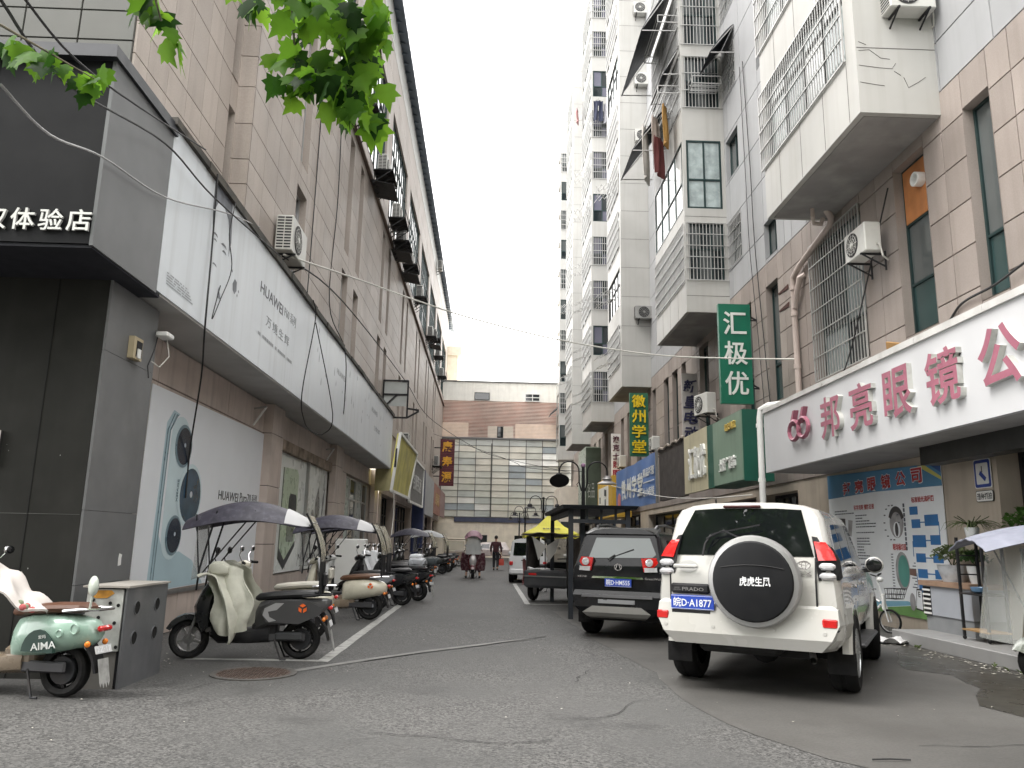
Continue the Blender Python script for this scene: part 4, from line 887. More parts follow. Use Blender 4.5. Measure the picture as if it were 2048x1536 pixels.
part('torn_flashing', MB().tube(pts, .05, 5), mat('flashing', (.3,.26,.22), .6, var=.3), bp_, w=True)
bn = root('blue_banner', 'wide blue banner with white Chinese characters on the right shop row', 'banner', (6.5,34.5,3.1))
part('sheet', MB().slab(lambda u,v: (6.48+.03*math.sin(u*22)*math.sin(v*5),39.5-9.5*u,3.08+(1.95+.02*math.sin(u*9))*v), 40, 8, .02), mat('banner_blue', (.10,.19,.42), .5, var=.12, vs=.5), bn, w=True)
for i, ch in enumerate('徽州学堂'): text('letter', ch, 1.15, .95, letter_w, bn, (6.44,37.2-i*1.35,4.0), 'S', .01, .02)
text('lettering', '精品托管', 2.2, .35, letter_w, bn, (6.44,31.4,4.4), 'S', .01, .01); text('lettering', '幼小衔接', 2.2, .35, letter_w, bn, (6.44,31.4,3.6), 'S', .01, .01)
part('rule_print', MB().box(6.43,6.445,30.3,32.5,3.98,4.02), letter_w, bn, w=True); part('logo_print', MB().prism([(-38.9,3.35),(-38.1,3.3),(-38.1,3.8),(-38.5,3.95),(-38.9,3.8)], 0, .01, T(6.44,0,0)@OR['S'].to_4x4()), mat('coral_print', (.6,.2,.18), .5), bn, w=True)
part('pole', MB().bar((6.45,29.85,3.05),(6.45,29.85,5.15),.1), steel, bn, w=True)
hs = root('green_vertical_sign', 'tall green projecting sign with three white Chinese characters above the shops', 'shop sign', (7.25,22.5,5.6))
part('panel', MB().box(6.8,7.76,22.42,22.58,5.62,8.68), mat('sign_green', (.012,.14,.085), .35, var=.08), hs, w=True)
for i, ch in enumerate('汇极优'): text('letter', ch, .70, .72, letter_w, hs, (7.28,22.42,8.08-i*.92), 'F', .02, .012, res=4)
for z in (6.1,8.2):
    for dz in (0,.12): part('bracket', MB().bar((7.76,22.5,z+dz),(8.0,22.5,z),.04), dark_metal, hs, w=True)
xs_ = root('electric_bike_sign', 'grey vertical sign with dark slanted characters partly hidden by an air conditioner', 'shop sign', (7.55,29,5.3))
part('panel', MB().box(7.28,7.88,28.95,29.08,5.2,7.95), mat('pale_grey_sign', (.42,.40,.38), .5, var=.1, streak=.3), xs_, w=True)
for i, ch in enumerate('新皇电动'): text('letter', ch, .54, .5, mat('navy_letter', (.03,.03,.07), .4), xs_, (7.58,28.94,7.45-i*.6), 'F', .04, .02, shear=.15)
hz = root('yellow_letter_sign', 'green vertical sign with four raised yellow characters under the third bay', 'shop sign', (7.15,37,5.6))
part('panel', MB().box(6.72,7.62,36.94,37.08,5.62,8.7), mat('sign_green2', (.025,.13,.075), .4, var=.12), hz, w=True)
for i, ch in enumerate('徽州学堂'): text('letter', ch, .66, .62, mat('yellow_letter', (.72,.52,.02), .4, var=.08), hz, (7.15,36.94,8.28-i*.73), 'F', .08, .015)
ao = root('lighting_shop_sign', 'slim white vertical sign with dark red characters further along the right row', 'shop sign', (7.5,46,5.3))
part('panel', MB().box(7.24,7.8,45.95,46.05,4.9,7.95), white_paint, ao, w=True)
for i, ch in enumerate('澳克士照明'): text('letter', ch, .40, .40, mat('maroon_letter' if i < 3 else 'crimson_letter', (.09,.02,.04) if i < 3 else (.3,.02,.05), .5), ao, (7.52,45.94,7.6-i*.5), 'F', .02, .03)
yb = root('yellow_box_sign', 'mustard yellow box sign with a white printed panel beside the blue banner', 'shop sign', (6.6,43.5,3.3))
part('box', MB().box(6.5,7.5,41.0,46.5,2.9,5.05), mat('mustard_panel', (.55,.34,.04), .5, var=.1), yb, w=True); part('printed_panel', MB().box(6.45,6.49,42.3,45.8,3.1,4.6), white_paint, yb, w=True)
for i, (y, z) in enumerate(((42.8,4.2),(43.2,4.25),(43.0,3.7),(45.0,3.9))): part('mark_print', MB().box(6.44,6.449,y,y+.35,z-.15,z+.2), dark_print, yb, w=True)
gv = root('pale_green_shop_tower', 'pale green glazed shop corner standing beyond the mustard sign', 'shopfront', (7,55,0))
part('panel', MB().box(6.9,7.9,55.5,60,3.3,8.3), mat('pale_green_glass', (.32,.37,.31), .3, var=.12), gv, w=True); part('dark_side', MB().box(6.9,7.98,55.3,55.48,3.3,8.2), mat('green_side', (.07,.09,.065), .5, var=.2), gv, w=True)
text('lettering', '名品', .5, 1.1, mat('pale_letter', (.4,.42,.38), .5), gv, (7.25,55.29,5.2), 'F', .02, .0, lead=1)
wl = root('far_white_shop', 'white walled shop at the far end of the right row', 'shopfront', (6.5,70,0))
part('wall', MB().box(6.2,7.9,68,74,0,6.3), mat('warm_white', (.7,.64,.55), .7, var=.08), wl, w=True); part('dark_window', MB().box(6.3,7.2,67.97,67.995,2.0,3.3), shopdark, wl, w=True)
# ================================================================= vehicles: cars
rim_m = mat('alloy_rim', (.42,.43,.44), .3, .8, var=.1, vs=8, dirt=.3, dcol=(.12,.11,.1), ds=8)
dark_glass = glass('car_glass', (.006,.007,.008), .03); under_m = mat('underbody', (.012,.012,.012), .8, var=.2, vs=5)
plate_blue = mat('plate_blue', (.02,.06,.38), .35, var=.04); plate_txt = mat('plate_text', (.75,.76,.78), .4, var=0)
def wheel(parent, x, y, r, w, out=1, nsp=6, steer=0):
    """tyre and rim, axle along local x; out=+1 when the outer side faces +x"""
    M_ = T(x, y, r) @ RZ(steer) @ RY(R(90)*out)
    h = w/2
    o = part('wheel', MB().lathe([(r*.62,-h*.9),(r*.90,-h),(r*.965,-h*.86),(r,-h*.6),(r,-h*.18),(r*.985,-h*.16),(r*.985,h*.0),(r*.985,h*.16),(r,h*.18),(r,h*.6),(r*.965,h*.86),(r*.90,h),(r*.62,h*.9),(r*.6,h*.5)], 32, M_, caps=False), black_rubber, parent)
    m = MB(); m.M = M_; m.lathe([(r*.63,h*.9),(r*.6,h*.95),(r*.57,h*.6),(r*.52,h*.2),(r*.05,h*.15)], 24)
    for k in range(nsp):
        a = 2*math.pi*k/nsp; c, s = math.cos(a), math.sin(a); px, py = -s*r*.07, c*r*.07
        m.loft([[(c*r*.12+px*1.3,s*r*.12+py*1.3,h*.55),(c*r*.12-px*1.3,s*r*.12-py*1.3,h*.55),(c*r*.12-px,s*r*.12-py,h*.75),(c*r*.12+px,s*r*.12+py,h*.75)],
                [(c*r*.6+px,s*r*.6+py,h*.6),(c*r*.6-px,s*r*.6-py,h*.6),(c*r*.6-px*.8,s*r*.6-py*.8,h*.85),(c*r*.6+px*.8,s*r*.6+py*.8,h*.85)]])
    m.lathe([(r*.17,h*.5),(r*.16,h*.82),(r*.08,h*.85)], 12)
    part('rim', m, rim_m, o); return o
class Car:
    def __init__(s, W, zb, belt, roof, yr, y1, wb, wr, ws0, ws1, hood, lean=.3, tum=.24):
        s.__dict__.update(locals())
    def top(s, y):
        if y < s.ws0: return s.roof - .05*max(0, (y-s.ws0+1.2)/1.2)**2*.6
        if y < s.ws1: t = (y-s.ws0)/(s.ws1-s.ws0); return (s.roof-.03)+(s.hood-s.roof+.03)*t
        t = (y-s.ws1)/(s.y1-s.ws1); return s.hood-.16*t**2
    def sec(s, y):
        zt = s.top(y); W = s.W
        e = s.yr+.14 - y
        if e > 0: W -= .30*e*e/.14*1.1+.02*e
        e = y-(s.y1-.55)
        if e > 0: W -= .30*e*e
        zb = s.zb
        for yw in (0, s.wb):
            d = abs(y-yw); ra = s.wr+.07
            if d < ra: zb = max(zb, s.wr+math.sqrt(ra*ra-d*d))
        g = zt > s.belt+.12
        b5 = min(s.belt-.03, zt-.10); b6 = min(s.belt, zt-.06)
        xg = W-.045-(zt-.14-b6)*s.tum if g else W-.10
        z3 = max(.72, zb+.06); z4 = max(.92, z3+.02)
        z4 = min(z4, b5-.02); z3 = min(z3, z4-.02); zb2 = min(zb+.08, z3-.01)
        P = [(0,zb),(W-.09,zb),(W-.02,zb2),(W,z3),(W-.003,z4),(W-.022,b5),(W-.045,b6)]
        P += [(xg,zt-.14 if g else zt-.04),(xg-.05,zt-.06 if g else zt-.025),(xg-.16,zt-.015 if g else zt-.008),(xg*.5,zt+.012),(0,zt+.02)]
        return P
    def yo(s, y, z):
        """rake of the tail: shift forward with height"""
        k = max(0, min(1, (s.yr+.75-y)/.75)); return y + s.lean*max(0, z-s.belt+.05)*k + .05*max(0, s.zb+.3-z)*k
    def ring(s, y):
        P = s.sec(y); Rr = [(x, s.yo(y,z), z) for x, z in P]; Ll = [(-x, s.yo(y,z), z) for x, z in reversed(P[1:-1])]
        return Rr+Ll
    def body(s):
        ys = [s.yr, s.yr+.015, s.yr+.05, s.yr+.10, s.yr+.16]
        y = s.yr+.26
        while y < s.y1-.02: ys.append(y); y += .11
        ys += [s.y1-.05, s.y1]
        m = MB(); rings = [s.ring(y) for y in ys]; m.loft(rings, True, False)
        for ri, rv in ((rings[0], 0), (rings[-1], 1)):
            n = len(ri); h = n//2
            fs = [(j, j+1, (n-j-1) % n, (n-j) % n) for j in range(0, h)]
            fs = [tuple(dict.fromkeys(f)) for f in fs]; m.add(ri, [f for f in fs if len(f) > 2])
        return m
    def side(s, y, z, o=.004):
        P = s.sec(y); x6, z6 = P[6]; x7, z7 = P[7]; t = (z-z6)/(z7-z6); return (x6+(x7-x6)*t+o, s.yo(y,z), z)
    def rear(s, x, z, o=.006): return (x, s.yo(s.yr, z)-o, z)
def side_glass(car, m, poly, par, nm='side_window'):
    for sg in (1, -1):
        pts = [car.side(y, z) for y, z in poly]; pin = [car.side(y, z, -.02) for y, z in poly]
        part(nm, MB().loft([[(p[0]*sg,p[1],p[2]) for p in pin], [(p[0]*sg,p[1],p[2]) for p in pts]]), m, par, smooth=False)
def rear_poly(car, poly, o=.006, th=.03):
    return MB().loft([[car.rear(x,z,-th) for x, z in poly], [car.rear(x,z,o) for x, z in poly]])
def plate(parent, txt, x, y, z, rx=0, w=.44, m=plate_blue):
    """number plate; the text object faces local -y"""
    o = part('number_plate', MB().cbox((0,0,0),(w,.012,.14*w/.44),.004), m, parent, (x,y,z), (rx,0,0))
    part('plate_rim', MB().box(-w/2,w/2,-.0075,-.0062,-.064*w/.44,-.061*w/.44).box(-w/2,w/2,-.0075,-.0062,.061*w/.44,.064*w/.44), plate_txt, o)
    part('plate_lettering', text_mesh(txt, w*.88, .095*w/.44, plate_txt, .001, .012), None, o, (0,-.0075,0), OR['F'].to_4x4())
    return o
def arc_flare(x, y, r, sg, w=.07, a0=4, a1=176, th=.085):
    m = MB(); rings = []
    for k in range(15):
        a = R(a0+(a1-a0)*k/14); c, s = math.cos(a), math.sin(a)
        rings.append([(sg*(x-w),y+c*r,r*s), (sg*(x+.02),y+c*(r+.0),r*s), (sg*(x+.02),y+c*(r+th*.6),s*(r+th*.6)), (sg*(x-.01),y+c*(r+th),s*(r+th)), (sg*(x-w),y+c*(r+th),s*(r+th))])
    m.loft(rings); return m
# ---- white SUV
wcar = mat('white_car_paint', (.48,.475,.455), .25, var=.03, vs=1, coat=.7, dirt=.3, dcol=(.36,.33,.27), ds=1.6, streak=.12)
SV = root('white_suv', 'white off-road SUV with spare wheel on its tailgate parked askew on the right', 'car', (3.18,9.16,0), R(-30)); SV.scale = (1.05,)*3
c = Car(.90, .50, 1.18, 1.86, -.93, 3.62, 2.79, .385, 1.45, 2.25, 1.22, .34, .2)
part('body', c.body(), wcar, SV, ang=.5)
part('underbody', MB().box(-.55,.55,-.45,3.4,.34,.56).cbox((-.1,-.62,.44),(.8,.4,.12),.04), under_m, SV)
part('rear_window', rear_poly(c, [(-.745,1.335),(.66,1.345),(.545,1.80),(.3,1.815),(-.3,1.815),(-.53,1.80)], .008), dark_glass, SV, smooth=False)
rs = lambda x0, x1, z0, z1, o: MB().slab(lambda u, v: c.rear(x0+(x1-x0)*u, z0+(z1-z0)*v, o), 2, 10, .004)
gt = part('tailgate', rs(-.735,.668,.66,1.325,.004), wcar, SV, ang=.8)
for x0, x1, z0, z1 in ((-.752,-.736,.66,1.8),(.668,.684,.66,1.8)):
    part('shut_line', rs(x0,x1,.66,1.33,.006), black_plastic, gt, smooth=False)
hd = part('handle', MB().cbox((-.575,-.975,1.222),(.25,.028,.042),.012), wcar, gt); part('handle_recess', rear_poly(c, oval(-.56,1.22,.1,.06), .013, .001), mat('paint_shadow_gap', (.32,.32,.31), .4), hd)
part('badge', MB().tube([(.575+.06*math.cos(R(a)),-.945,1.265+.038*math.sin(R(a))) for a in range(0,361,30)], .006, 5, False).tube([(.575+.022*math.cos(R(a)),-.945,1.262+.034*math.sin(R(a))) for a in range(0,361,40)], .005, 5, False).tube([(.575+.045*math.cos(R(a)),-.945,1.278+.014*math.sin(R(a))) for a in range(0,361,40)], .005, 5, False), chrome, gt)
part('lettering', text_mesh('GX', .14, .04, chrome, .006, .0), None, gt, (.575,-.937,1.185), OR['F'].to_4x4())
cv = part('plate_surround', MB().cbox((-.535,-.955,1.0),(.40,.06,.10),.02), black_plastic, gt); part('lettering', text_mesh('PRADO', .22, .036, chrome, .003, .01), None, cv, (-.50,-.986,.995), OR['F'].to_4x4()); part('lettering', text_mesh('LAND\nCRUISER', .08, .034, chrome, .002, .0), None, cv, (-.665,-.986,.995), OR['F'].to_4x4())
plate(SV, '皖D·A1877', -.505, -.995, .865); part('plate_recess', MB().box(-.72,-.33,-.99,-.93,.68,.79), black_plastic, SV)
sp = part('spare_wheel_cover', MB().lathe([(.40,0),(.405,.14),(.37,.19),(.30,.205),(.02,.215)], 40, T(.12,-.94,1.10)@OR['F'].to_4x4()), mat('spare_vinyl', (.010,.0105,.012), .5, spec=.25, var=.12, vs=3, dirt=.15, dcol=(.03,.03,.03), ds=5), SV)
part('cover_ring', MB().lathe([(.40,.0),(.435,.01),(.44,.13),(.425,.16),(.385,.17),(.383,.14)], 40, T(.12,-.94,1.10)@OR['F'].to_4x4(), caps=False), mat('ring_silver', (.36,.36,.36), .4, .6, var=.08, dirt=.25, dcol=(.2,.19,.17), ds=3), sp)
part('cover_seam', MB().tube([(.12+.3*t,-1.148-.006*(1-t*t),1.225+.03*(1-t*t)) for t in (-1,-.6,-.2,.2,.6,1)], .004, 5), black_plastic, sp)
part('lettering', text_mesh('虎虎生风', .30, .10, mat('sticker_black', (.01,.01,.01), .5), .002, .09), None, sp, (.15,-1.1505,1.10), OR['F'].to_4x4()); part('lettering', text_mesh('虎虎生风', .29, .09, plate_txt, .003, .02), None, sp, (.15,-1.1535,1.10), OR['F'].to_4x4())
part('spare_hinge', MB().box(-.2,.4,-.955,-.925,1.0,1.2), black_plastic, SV)
bmp = part('rear_bumper', MB().loft([[(-.80,-.72,.47),(-.70,-.97,.47),(.70,-.97,.47),(.80,-.72,.47)],[(-.92,-.55,.60),(-.80,-1.02,.58),(.80,-1.02,.58),(.92,-.55,.60)],[(-.945,-.48,.72),(-.87,-1.0,.72),(.87,-1.0,.72),(.945,-.48,.72)],[(-.935,-.46,.86),(-.86,-.965,.86),(.86,-.965,.86),(.935,-.46,.86)],[(-.92,-.46,.90),(-.8,-.92,.90),(.8,-.92,.90),(.92,-.46,.90)]]), wcar, SV, ang=.35)
part('step_pad', MB().box(-.62,.58,-1.0,-.93,.655,.672), black_plastic, bmp)
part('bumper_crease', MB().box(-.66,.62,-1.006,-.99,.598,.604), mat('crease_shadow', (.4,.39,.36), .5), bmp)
for x in (-.78,-.3,.28,.74): part('parking_sensor', MB().lathe([(.018,0),(.017,.006)], 12, T(x,-1.012,.645)@OR['F'].to_4x4()), mat('white_car_paint', (1,1,1)), bmp)
for x0, x1 in ((-.875,-.755),(.72,.855)): part('reflector', MB().cbox(((x0+x1)/2,-.985,.735),(abs(x1-x0),.05,.085),.012), red_lens, bmp)
part('scuff', MB().prism([(-.04,0),(.03,.01),(.05,.03),(-.02,.022)], 0, .003, T(.83,-1.0,.655)@OR['F'].to_4x4()), black_plastic, bmp)
for sg in (-1, 1):
    tl = part('tail_light', MB().loft([[(sg*.70,-.935,1.12),(sg*.885,-.87,1.13),(sg*.895,-.70,1.15),(sg*.72,-.70,1.13)],[(sg*.685,-.935,1.30),(sg*.86,-.86,1.31),(sg*.875,-.66,1.32),(sg*.70,-.66,1.3)],[(sg*.66,-.86,1.47),(sg*.79,-.78,1.46),(sg*.80,-.62,1.45),(sg*.67,-.62,1.45)],[(sg*.645,-.83,1.54),(sg*.70,-.79,1.53),(sg*.70,-.66,1.52),(sg*.65,-.66,1.52)]]), black_plastic, SV, smooth=False)
    part('red_lens', MB().loft([[(sg*.71,-.942,1.31),(sg*.862,-.875,1.315),(sg*.865,-.83,1.31),(sg*.71,-.86,1.31)],[(sg*.69,-.905,1.40),(sg*.825,-.84,1.40),(sg*.83,-.79,1.40),(sg*.69,-.83,1.4)],[(sg*.665,-.855,1.49),(sg*.765,-.81,1.485),(sg*.77,-.76,1.48),(sg*.67,-.77,1.48)]]), red_lens, tl, ang=1.2)
    for z in (1.165,1.255): part('clear_lens', MB().cbox((sg*.785,-.925,z),(.15,.06,.07),.025), clear_lens, tl)
    side = part('fender_flare', arc_flare(.90, 0, .43, sg).add([], []), wcar, SV, (0,0,.385)); part('fender_flare', arc_flare(.90, 2.79, .43, sg), wcar, SV, (0,0,.385))
    wheel(SV, sg*.80, 0, .385, .265, sg); wheel(SV, sg*.80, 2.79, .385, .265, sg, steer=R(8))
    part('mud_flap', MB().cbox((sg*.81,-.42,.32),(.27,.02,.22),.006), black_rubber, SV); part('running_board', MB().cbox((sg*.87,1.4,.40),(.2,1.75,.05),.02), mat('board_grey', (.1,.1,.105), .5, .3), SV)
    mi = part('mirror', MB().ell((sg*1.0,1.98,1.235), (.11,.06,.10), 12, 8), wcar, SV); part('mirror_glass', MB().ell((sg*1.0,1.935,1.235), (.095,.022,.085), 12, 6), glass('mirror_black', (.012,.013,.014), .03), mi); part('mirror_arm', MB().bar((sg*.86,2.0,1.16),(sg*.95,1.99,1.17),.05), black_plastic, mi)
side_glass(c, dark_glass, [(-.62,1.25),(.05,1.24),(.05,1.68),(-.40,1.66)], SV); side_glass(c, dark_glass, [(.12,1.24),(.95,1.23),(.95,1.69),(.12,1.68)], SV); side_glass(c, dark_glass, [(1.02,1.23),(1.95,1.22),(1.5,1.62),(1.40,1.68),(1.02,1.69)], SV)
for sg in (-1, 1):
    for i, z in enumerate((1.135,1.115,1.095)): part('pinstripe', MB().box(sg*.897,sg*.905,.0+.1*i,1.6-.2*i,z,z+.008), mat('stripe_grey', (.15,.15,.16), .4), SV)
    for y in (.5,1.45): part('door_handle', MB().cbox((sg*.905,y,1.03),(.03,.18,.035),.01), chrome, SV)
part('windscreen', MB().loft([[(-.62,1.62,1.77),(.62,1.62,1.77),(.72,2.18,1.30),(-.72,2.18,1.30)],[(-.62,1.64,1.80),(.62,1.64,1.80),(.72,2.22,1.33),(-.72,2.22,1.33)]]), dark_glass, SV, smooth=False)
part('brake_lamp', MB().cbox((-.04,-.70,1.835),(.38,.06,.028),.008), mat('dark_red_lens', (.05,.012,.012), .2, coat=.5), SV)
part('wiper', MB().tube([(.0,-.93,1.5),(-.2,-.86,1.585),(-.28,-.88,1.55),(-.36,-.94,1.50)], .009, 5).bar((-.32,-.865,1.55),(.16,-.86,1.645),.014).tube([(-.4,-.95,1.33),(-.38,-.92,1.45),(-.33,-.87,1.54)], .012, 5), black_plastic, SV)
part('exhaust', MB().tube([(.55,-.5,.40),(.6,-.80,.39),(.61,-.9,.385)], .032, 10, False), steel, SV); part('antenna', MB().tube([(-.34,-.55,1.86),(-.34,-.57,1.92)], .01, 5), black_plastic, SV)
part('axle', MB().tube([(-.7,0,.36),(.7,0,.36)], .06, 8).ell((0,0,.36),(.16,.14,.15)), under_m, SV)
# ---- black SUV
bcar = mat('black_car_paint', (.006,.0065,.008), .2, spec=.22, var=.1, vs=1, coat=.12, dirt=.06, dcol=(.06,.058,.055), ds=2)
BV = root('black_suv', 'black SUV with blue number plate parked behind the white one', 'car', (2.5,13.72,0), R(-25))
c = Car(.80, .46, 1.16, 1.735, -.90, 3.45, 2.7, .37, 1.3, 2.1, 1.1, .36, .24)
part('body', c.body(), bcar, BV, ang=.5); part('underbody', MB().box(-.62,.62,-.7,3.2,.28,.5), under_m, BV)
part('rear_window', rear_poly(c, [(-.50,1.27),(.56,1.29),(.62,1.34),(.50,1.60),(-.40,1.60)], .008), glass('suv_rear_glass', (.045,.06,.058), .03), BV, smooth=False)
part('spoiler', MB().loft([[(-.62,-.70,1.62),(.62,-.70,1.62),(.60,-.35,1.74),(-.60,-.35,1.74)],[(-.60,-.72,1.665),(.60,-.72,1.665),(.58,-.3,1.775),(-.58,-.3,1.775)]]), bcar, BV, ang=.4)
for sg in (-1, 1):
    tl = part('tail_light', MB().loft([[(sg*.44,-.935,1.07),(sg*.72,-.87,1.08),(sg*.735,-.72,1.08),(sg*.45,-.75,1.07)],[(sg*.40,-.93,1.28),(sg*.62,-.86,1.29),(sg*.66,-.72,1.29),(sg*.42,-.74,1.28)]]), red_lens, BV, smooth=False)
    part('clear_lens', MB().loft([[(sg*.455,-.942,1.065),(sg*.73,-.876,1.075),(sg*.735,-.8,1.07),(sg*.46,-.82,1.06)],[(sg*.445,-.942,1.135),(sg*.70,-.878,1.14),(sg*.71,-.8,1.14),(sg*.45,-.82,1.13)]]), clear_lens, tl, smooth=False)
    part('round_lens', MB().lathe([(.062,0),(.06,.02),(.035,.024),(.03,.012),(.02,.024)], 18, T(sg*.53,-.92,1.215)@OR['F'].to_4x4()), clear_lens, tl)
    wheel(BV, sg*.70, 0, .37, .25, sg); wheel(BV, sg*.70, 2.7, .37, .25, sg)
    part('roof_rail', MB().tube([(sg*.5,-.35,1.74),(sg*.52,-.28,1.80),(sg*.53,.3,1.83),(sg*.53,1.1,1.79),(sg*.52,1.2,1.72)], .022, 8), mat('rail_grey', (.12,.12,.125), .35, .6), BV)
    mi = part('mirror', MB().ell((sg*.93,1.9,1.15), (.11,.06,.08), 10, 6), bcar, BV)
plate(BV, '皖D·HM555', .02, -.945, .895); part('plate_trim', MB().loft([[(-.42,-.955,.955),(.44,-.955,.955),(.40,-.90,.955),(-.38,-.90,.955)],[(-.40,-.95,.985),(.42,-.95,.985),(.40,-.9,.99),(-.38,-.9,.99)]]), chrome, BV)
part('badge', MB().tube([(.02+.06*math.cos(R(a)),-.93,1.135+.05*math.sin(R(a))) for a in range(0,361,30)], .007, 5, False).bar((-.02,-.93,1.10),(.0,-.93,1.17),.012).bar((.06,-.93,1.10),(.04,-.93,1.17),.012), chrome, BV)
part('lettering', text_mesh('长城汽车', .16, .035, chrome, .004, .01), None, BV, (-.60,-.895,.975), OR['F'].to_4x4()); part('lettering', text_mesh('GreatWall', .26, .035, chrome, .004, .0), None, BV, (.58,-.905,.965), OR['F'].to_4x4())
bp = part('rear_bumper', MB().loft([[(-.66,-.6,.36),(-.55,-.92,.36),(.55,-.92,.36),(.66,-.6,.36)],[(-.80,-.5,.52),(-.70,-.98,.5),(.70,-.98,.5),(.80,-.5,.52)],[(-.81,-.45,.68),(-.74,-.96,.68),(.74,-.96,.68),(.81,-.45,.68)],[(-.80,-.45,.76),(-.72,-.92,.76),(.72,-.92,.76),(.80,-.45,.76)]]), bcar, BV, ang=.35)
part('bumper_trim', MB().box(-.58,.58,-.985,-.96,.655,.70), mat('trim_grey', (.2,.2,.21), .35, .6), bp)
part('skid_plate', MB().loft([[(-.5,-.96,.36),(.5,-.96,.36),(.45,-.9,.33),(-.45,-.9,.33)],[(-.56,-1.0,.42),(.56,-1.0,.42),(.52,-.93,.42),(-.52,-.93,.42)],[(-.40,-1.0,.52),(.40,-1.0,.52),(.40,-.93,.52),(-.40,-.93,.52)]]), mat('skid_silver', (.30,.295,.28), .45, .5, var=.1, dirt=.2), bp, ang=.4)
part('bright_insert', MB().box(-.3,.3,-.995,-.97,.565,.625), mat('insert_silver', (.4,.41,.43), .3, .7), bp)
side_glass(c, dark_glass, [(-.45,1.24),(.6,1.22),(.6,1.58),(-.3,1.57)], BV); side_glass(c, dark_glass, [(.68,1.22),(1.75,1.2),(1.25,1.57),(.68,1.58)], BV)
part('wiper', MB().bar((-.12,-.84,1.28),(.25,-.80,1.42),.016).tube([(-.16,-.9,1.25),(-.05,-.86,1.33)], .012, 5), black_plastic, BV)
part('windscreen', MB().loft([[(-.5,1.45,1.66),(.5,1.45,1.66),(.6,2.0,1.22),(-.6,2.0,1.22)],[(-.5,1.47,1.69),(.5,1.47,1.69),(.6,2.04,1.25),(-.6,2.04,1.25)]]), dark_glass, BV, smooth=False)
part('mud_flap', MB().cbox((-.70,-.42,.30),(.24,.02,.2),.006), black_rubber, BV)
# ---- small white van further along
wv = mat('white_van_paint', (.62,.63,.64), .3, var=.03, coat=.5, dirt=.1)
VV = root('white_minicar', 'small white car with dark wraparound windows parked beyond the grey tricycle', 'car', (1.62,30.6,0), R(-6))
c = Car(.74, .30, .95, 1.62, -.62, 2.9, 2.1, .29, 1.5, 2.3, .95, .1, .12)
part('body', c.body(), wv, VV, ang=.5)
part('rear_window', rear_poly(c, [(-.56,1.0),(.56,1.0),(.52,1.48),(-.52,1.48)], .008), dark_glass, VV, smooth=False)
for sg in (-1, 1):
    side_glass(c, dark_glass, [(-.42,1.0),(.4,.98),(.4,1.46),(-.3,1.45)], VV) if sg == 1 else None
    part('tail_light', MB().cbox((sg*.63,-.62,.72),(.14,.08,.16),.03), red_lens, VV); wheel(VV, sg*.66, 0, .29, .17, sg); wheel(VV, sg*.66, 2.1, .29, .17, sg)
    part('mirror', MB().ell((sg*.86,1.9,1.05), (.09,.05,.08), 8, 6), wv, VV)
side_glass(c, dark_glass, [(.48,.98),(1.6,.96),(1.25,1.46),(.48,1.46)], VV); part('bumper', MB().cbox((0,-.66,.42),(1.4,.12,.22),.05), wv, VV)
part('rear_wiper', MB().bar((-.2,-.63,1.02),(.2,-.6,1.1),.014), black_plastic, VV)
# ---- pale car crossing far behind
PV = root('pale_far_car', 'pale sedan standing across the far end of the alley behind the walker', 'car', (.9,66,0), R(90))
c = Car(.85, .35, .9, 1.45, -1.0, 3.5, 2.6, .31, 1.3, 2.2, .95, .6, .3)
part('body', c.body(), mat('pale_pink_paint', (.6,.52,.5), .3, coat=.5), PV, ang=.5); side_glass(c, dark_glass, [(-.5,.95),(.6,.95),(.6,1.3),(-.2,1.28)], PV); side_glass(c, dark_glass, [(.68,.95),(1.8,.93),(1.3,1.28),(.68,1.3)], PV)
for sg in (-1, 1): wheel(PV, sg*.75, 0, .31, .2, sg); wheel(PV, sg*.75, 2.6, .31, .2, sg)
# ================================================================= two- and three-wheelers
def sup(y, zc, hh, hw, n=12, p=2.6):
    """superellipse section in the xz plane at y"""
    out = []
    for k in range(n):
        a = 2*math.pi*k/n; c, s = math.cos(a), math.sin(a)
        out.append((hw*math.copysign(abs(c)**(2/p), c), y, zc+hh*math.copysign(abs(s)**(2/p), s)))
    return out
def paint(nm, col, rough=.28, **k): return mat(nm, col, rough, var=.05, vs=3, coat=.5, dirt=.12, dcol=(.1,.095,.085), ds=4, **k)
spd = mat('speckled_canopy', (.040,.038,.055), .5, var=.3, vs=9, dirt=.25, dcol=(.2,.2,.24), ds=14)
film_c = clear('canopy_film', (.7,.72,.71), .34, .15); film_h = clear('hazy_film', (.55,.52,.42), .42, .25)
seat_black = mat('seat_vinyl_black', (.016,.016,.018), .45, var=.1); seat_brown = mat('seat_vinyl_brown', (.11,.05,.03), .45, var=.12)
quilt = mat('quilt_cream', (.50,.50,.43), .75, var=.15, vs=5, dirt=.15, dcol=(.3,.29,.25), ds=5, bump=.5, bs=18)
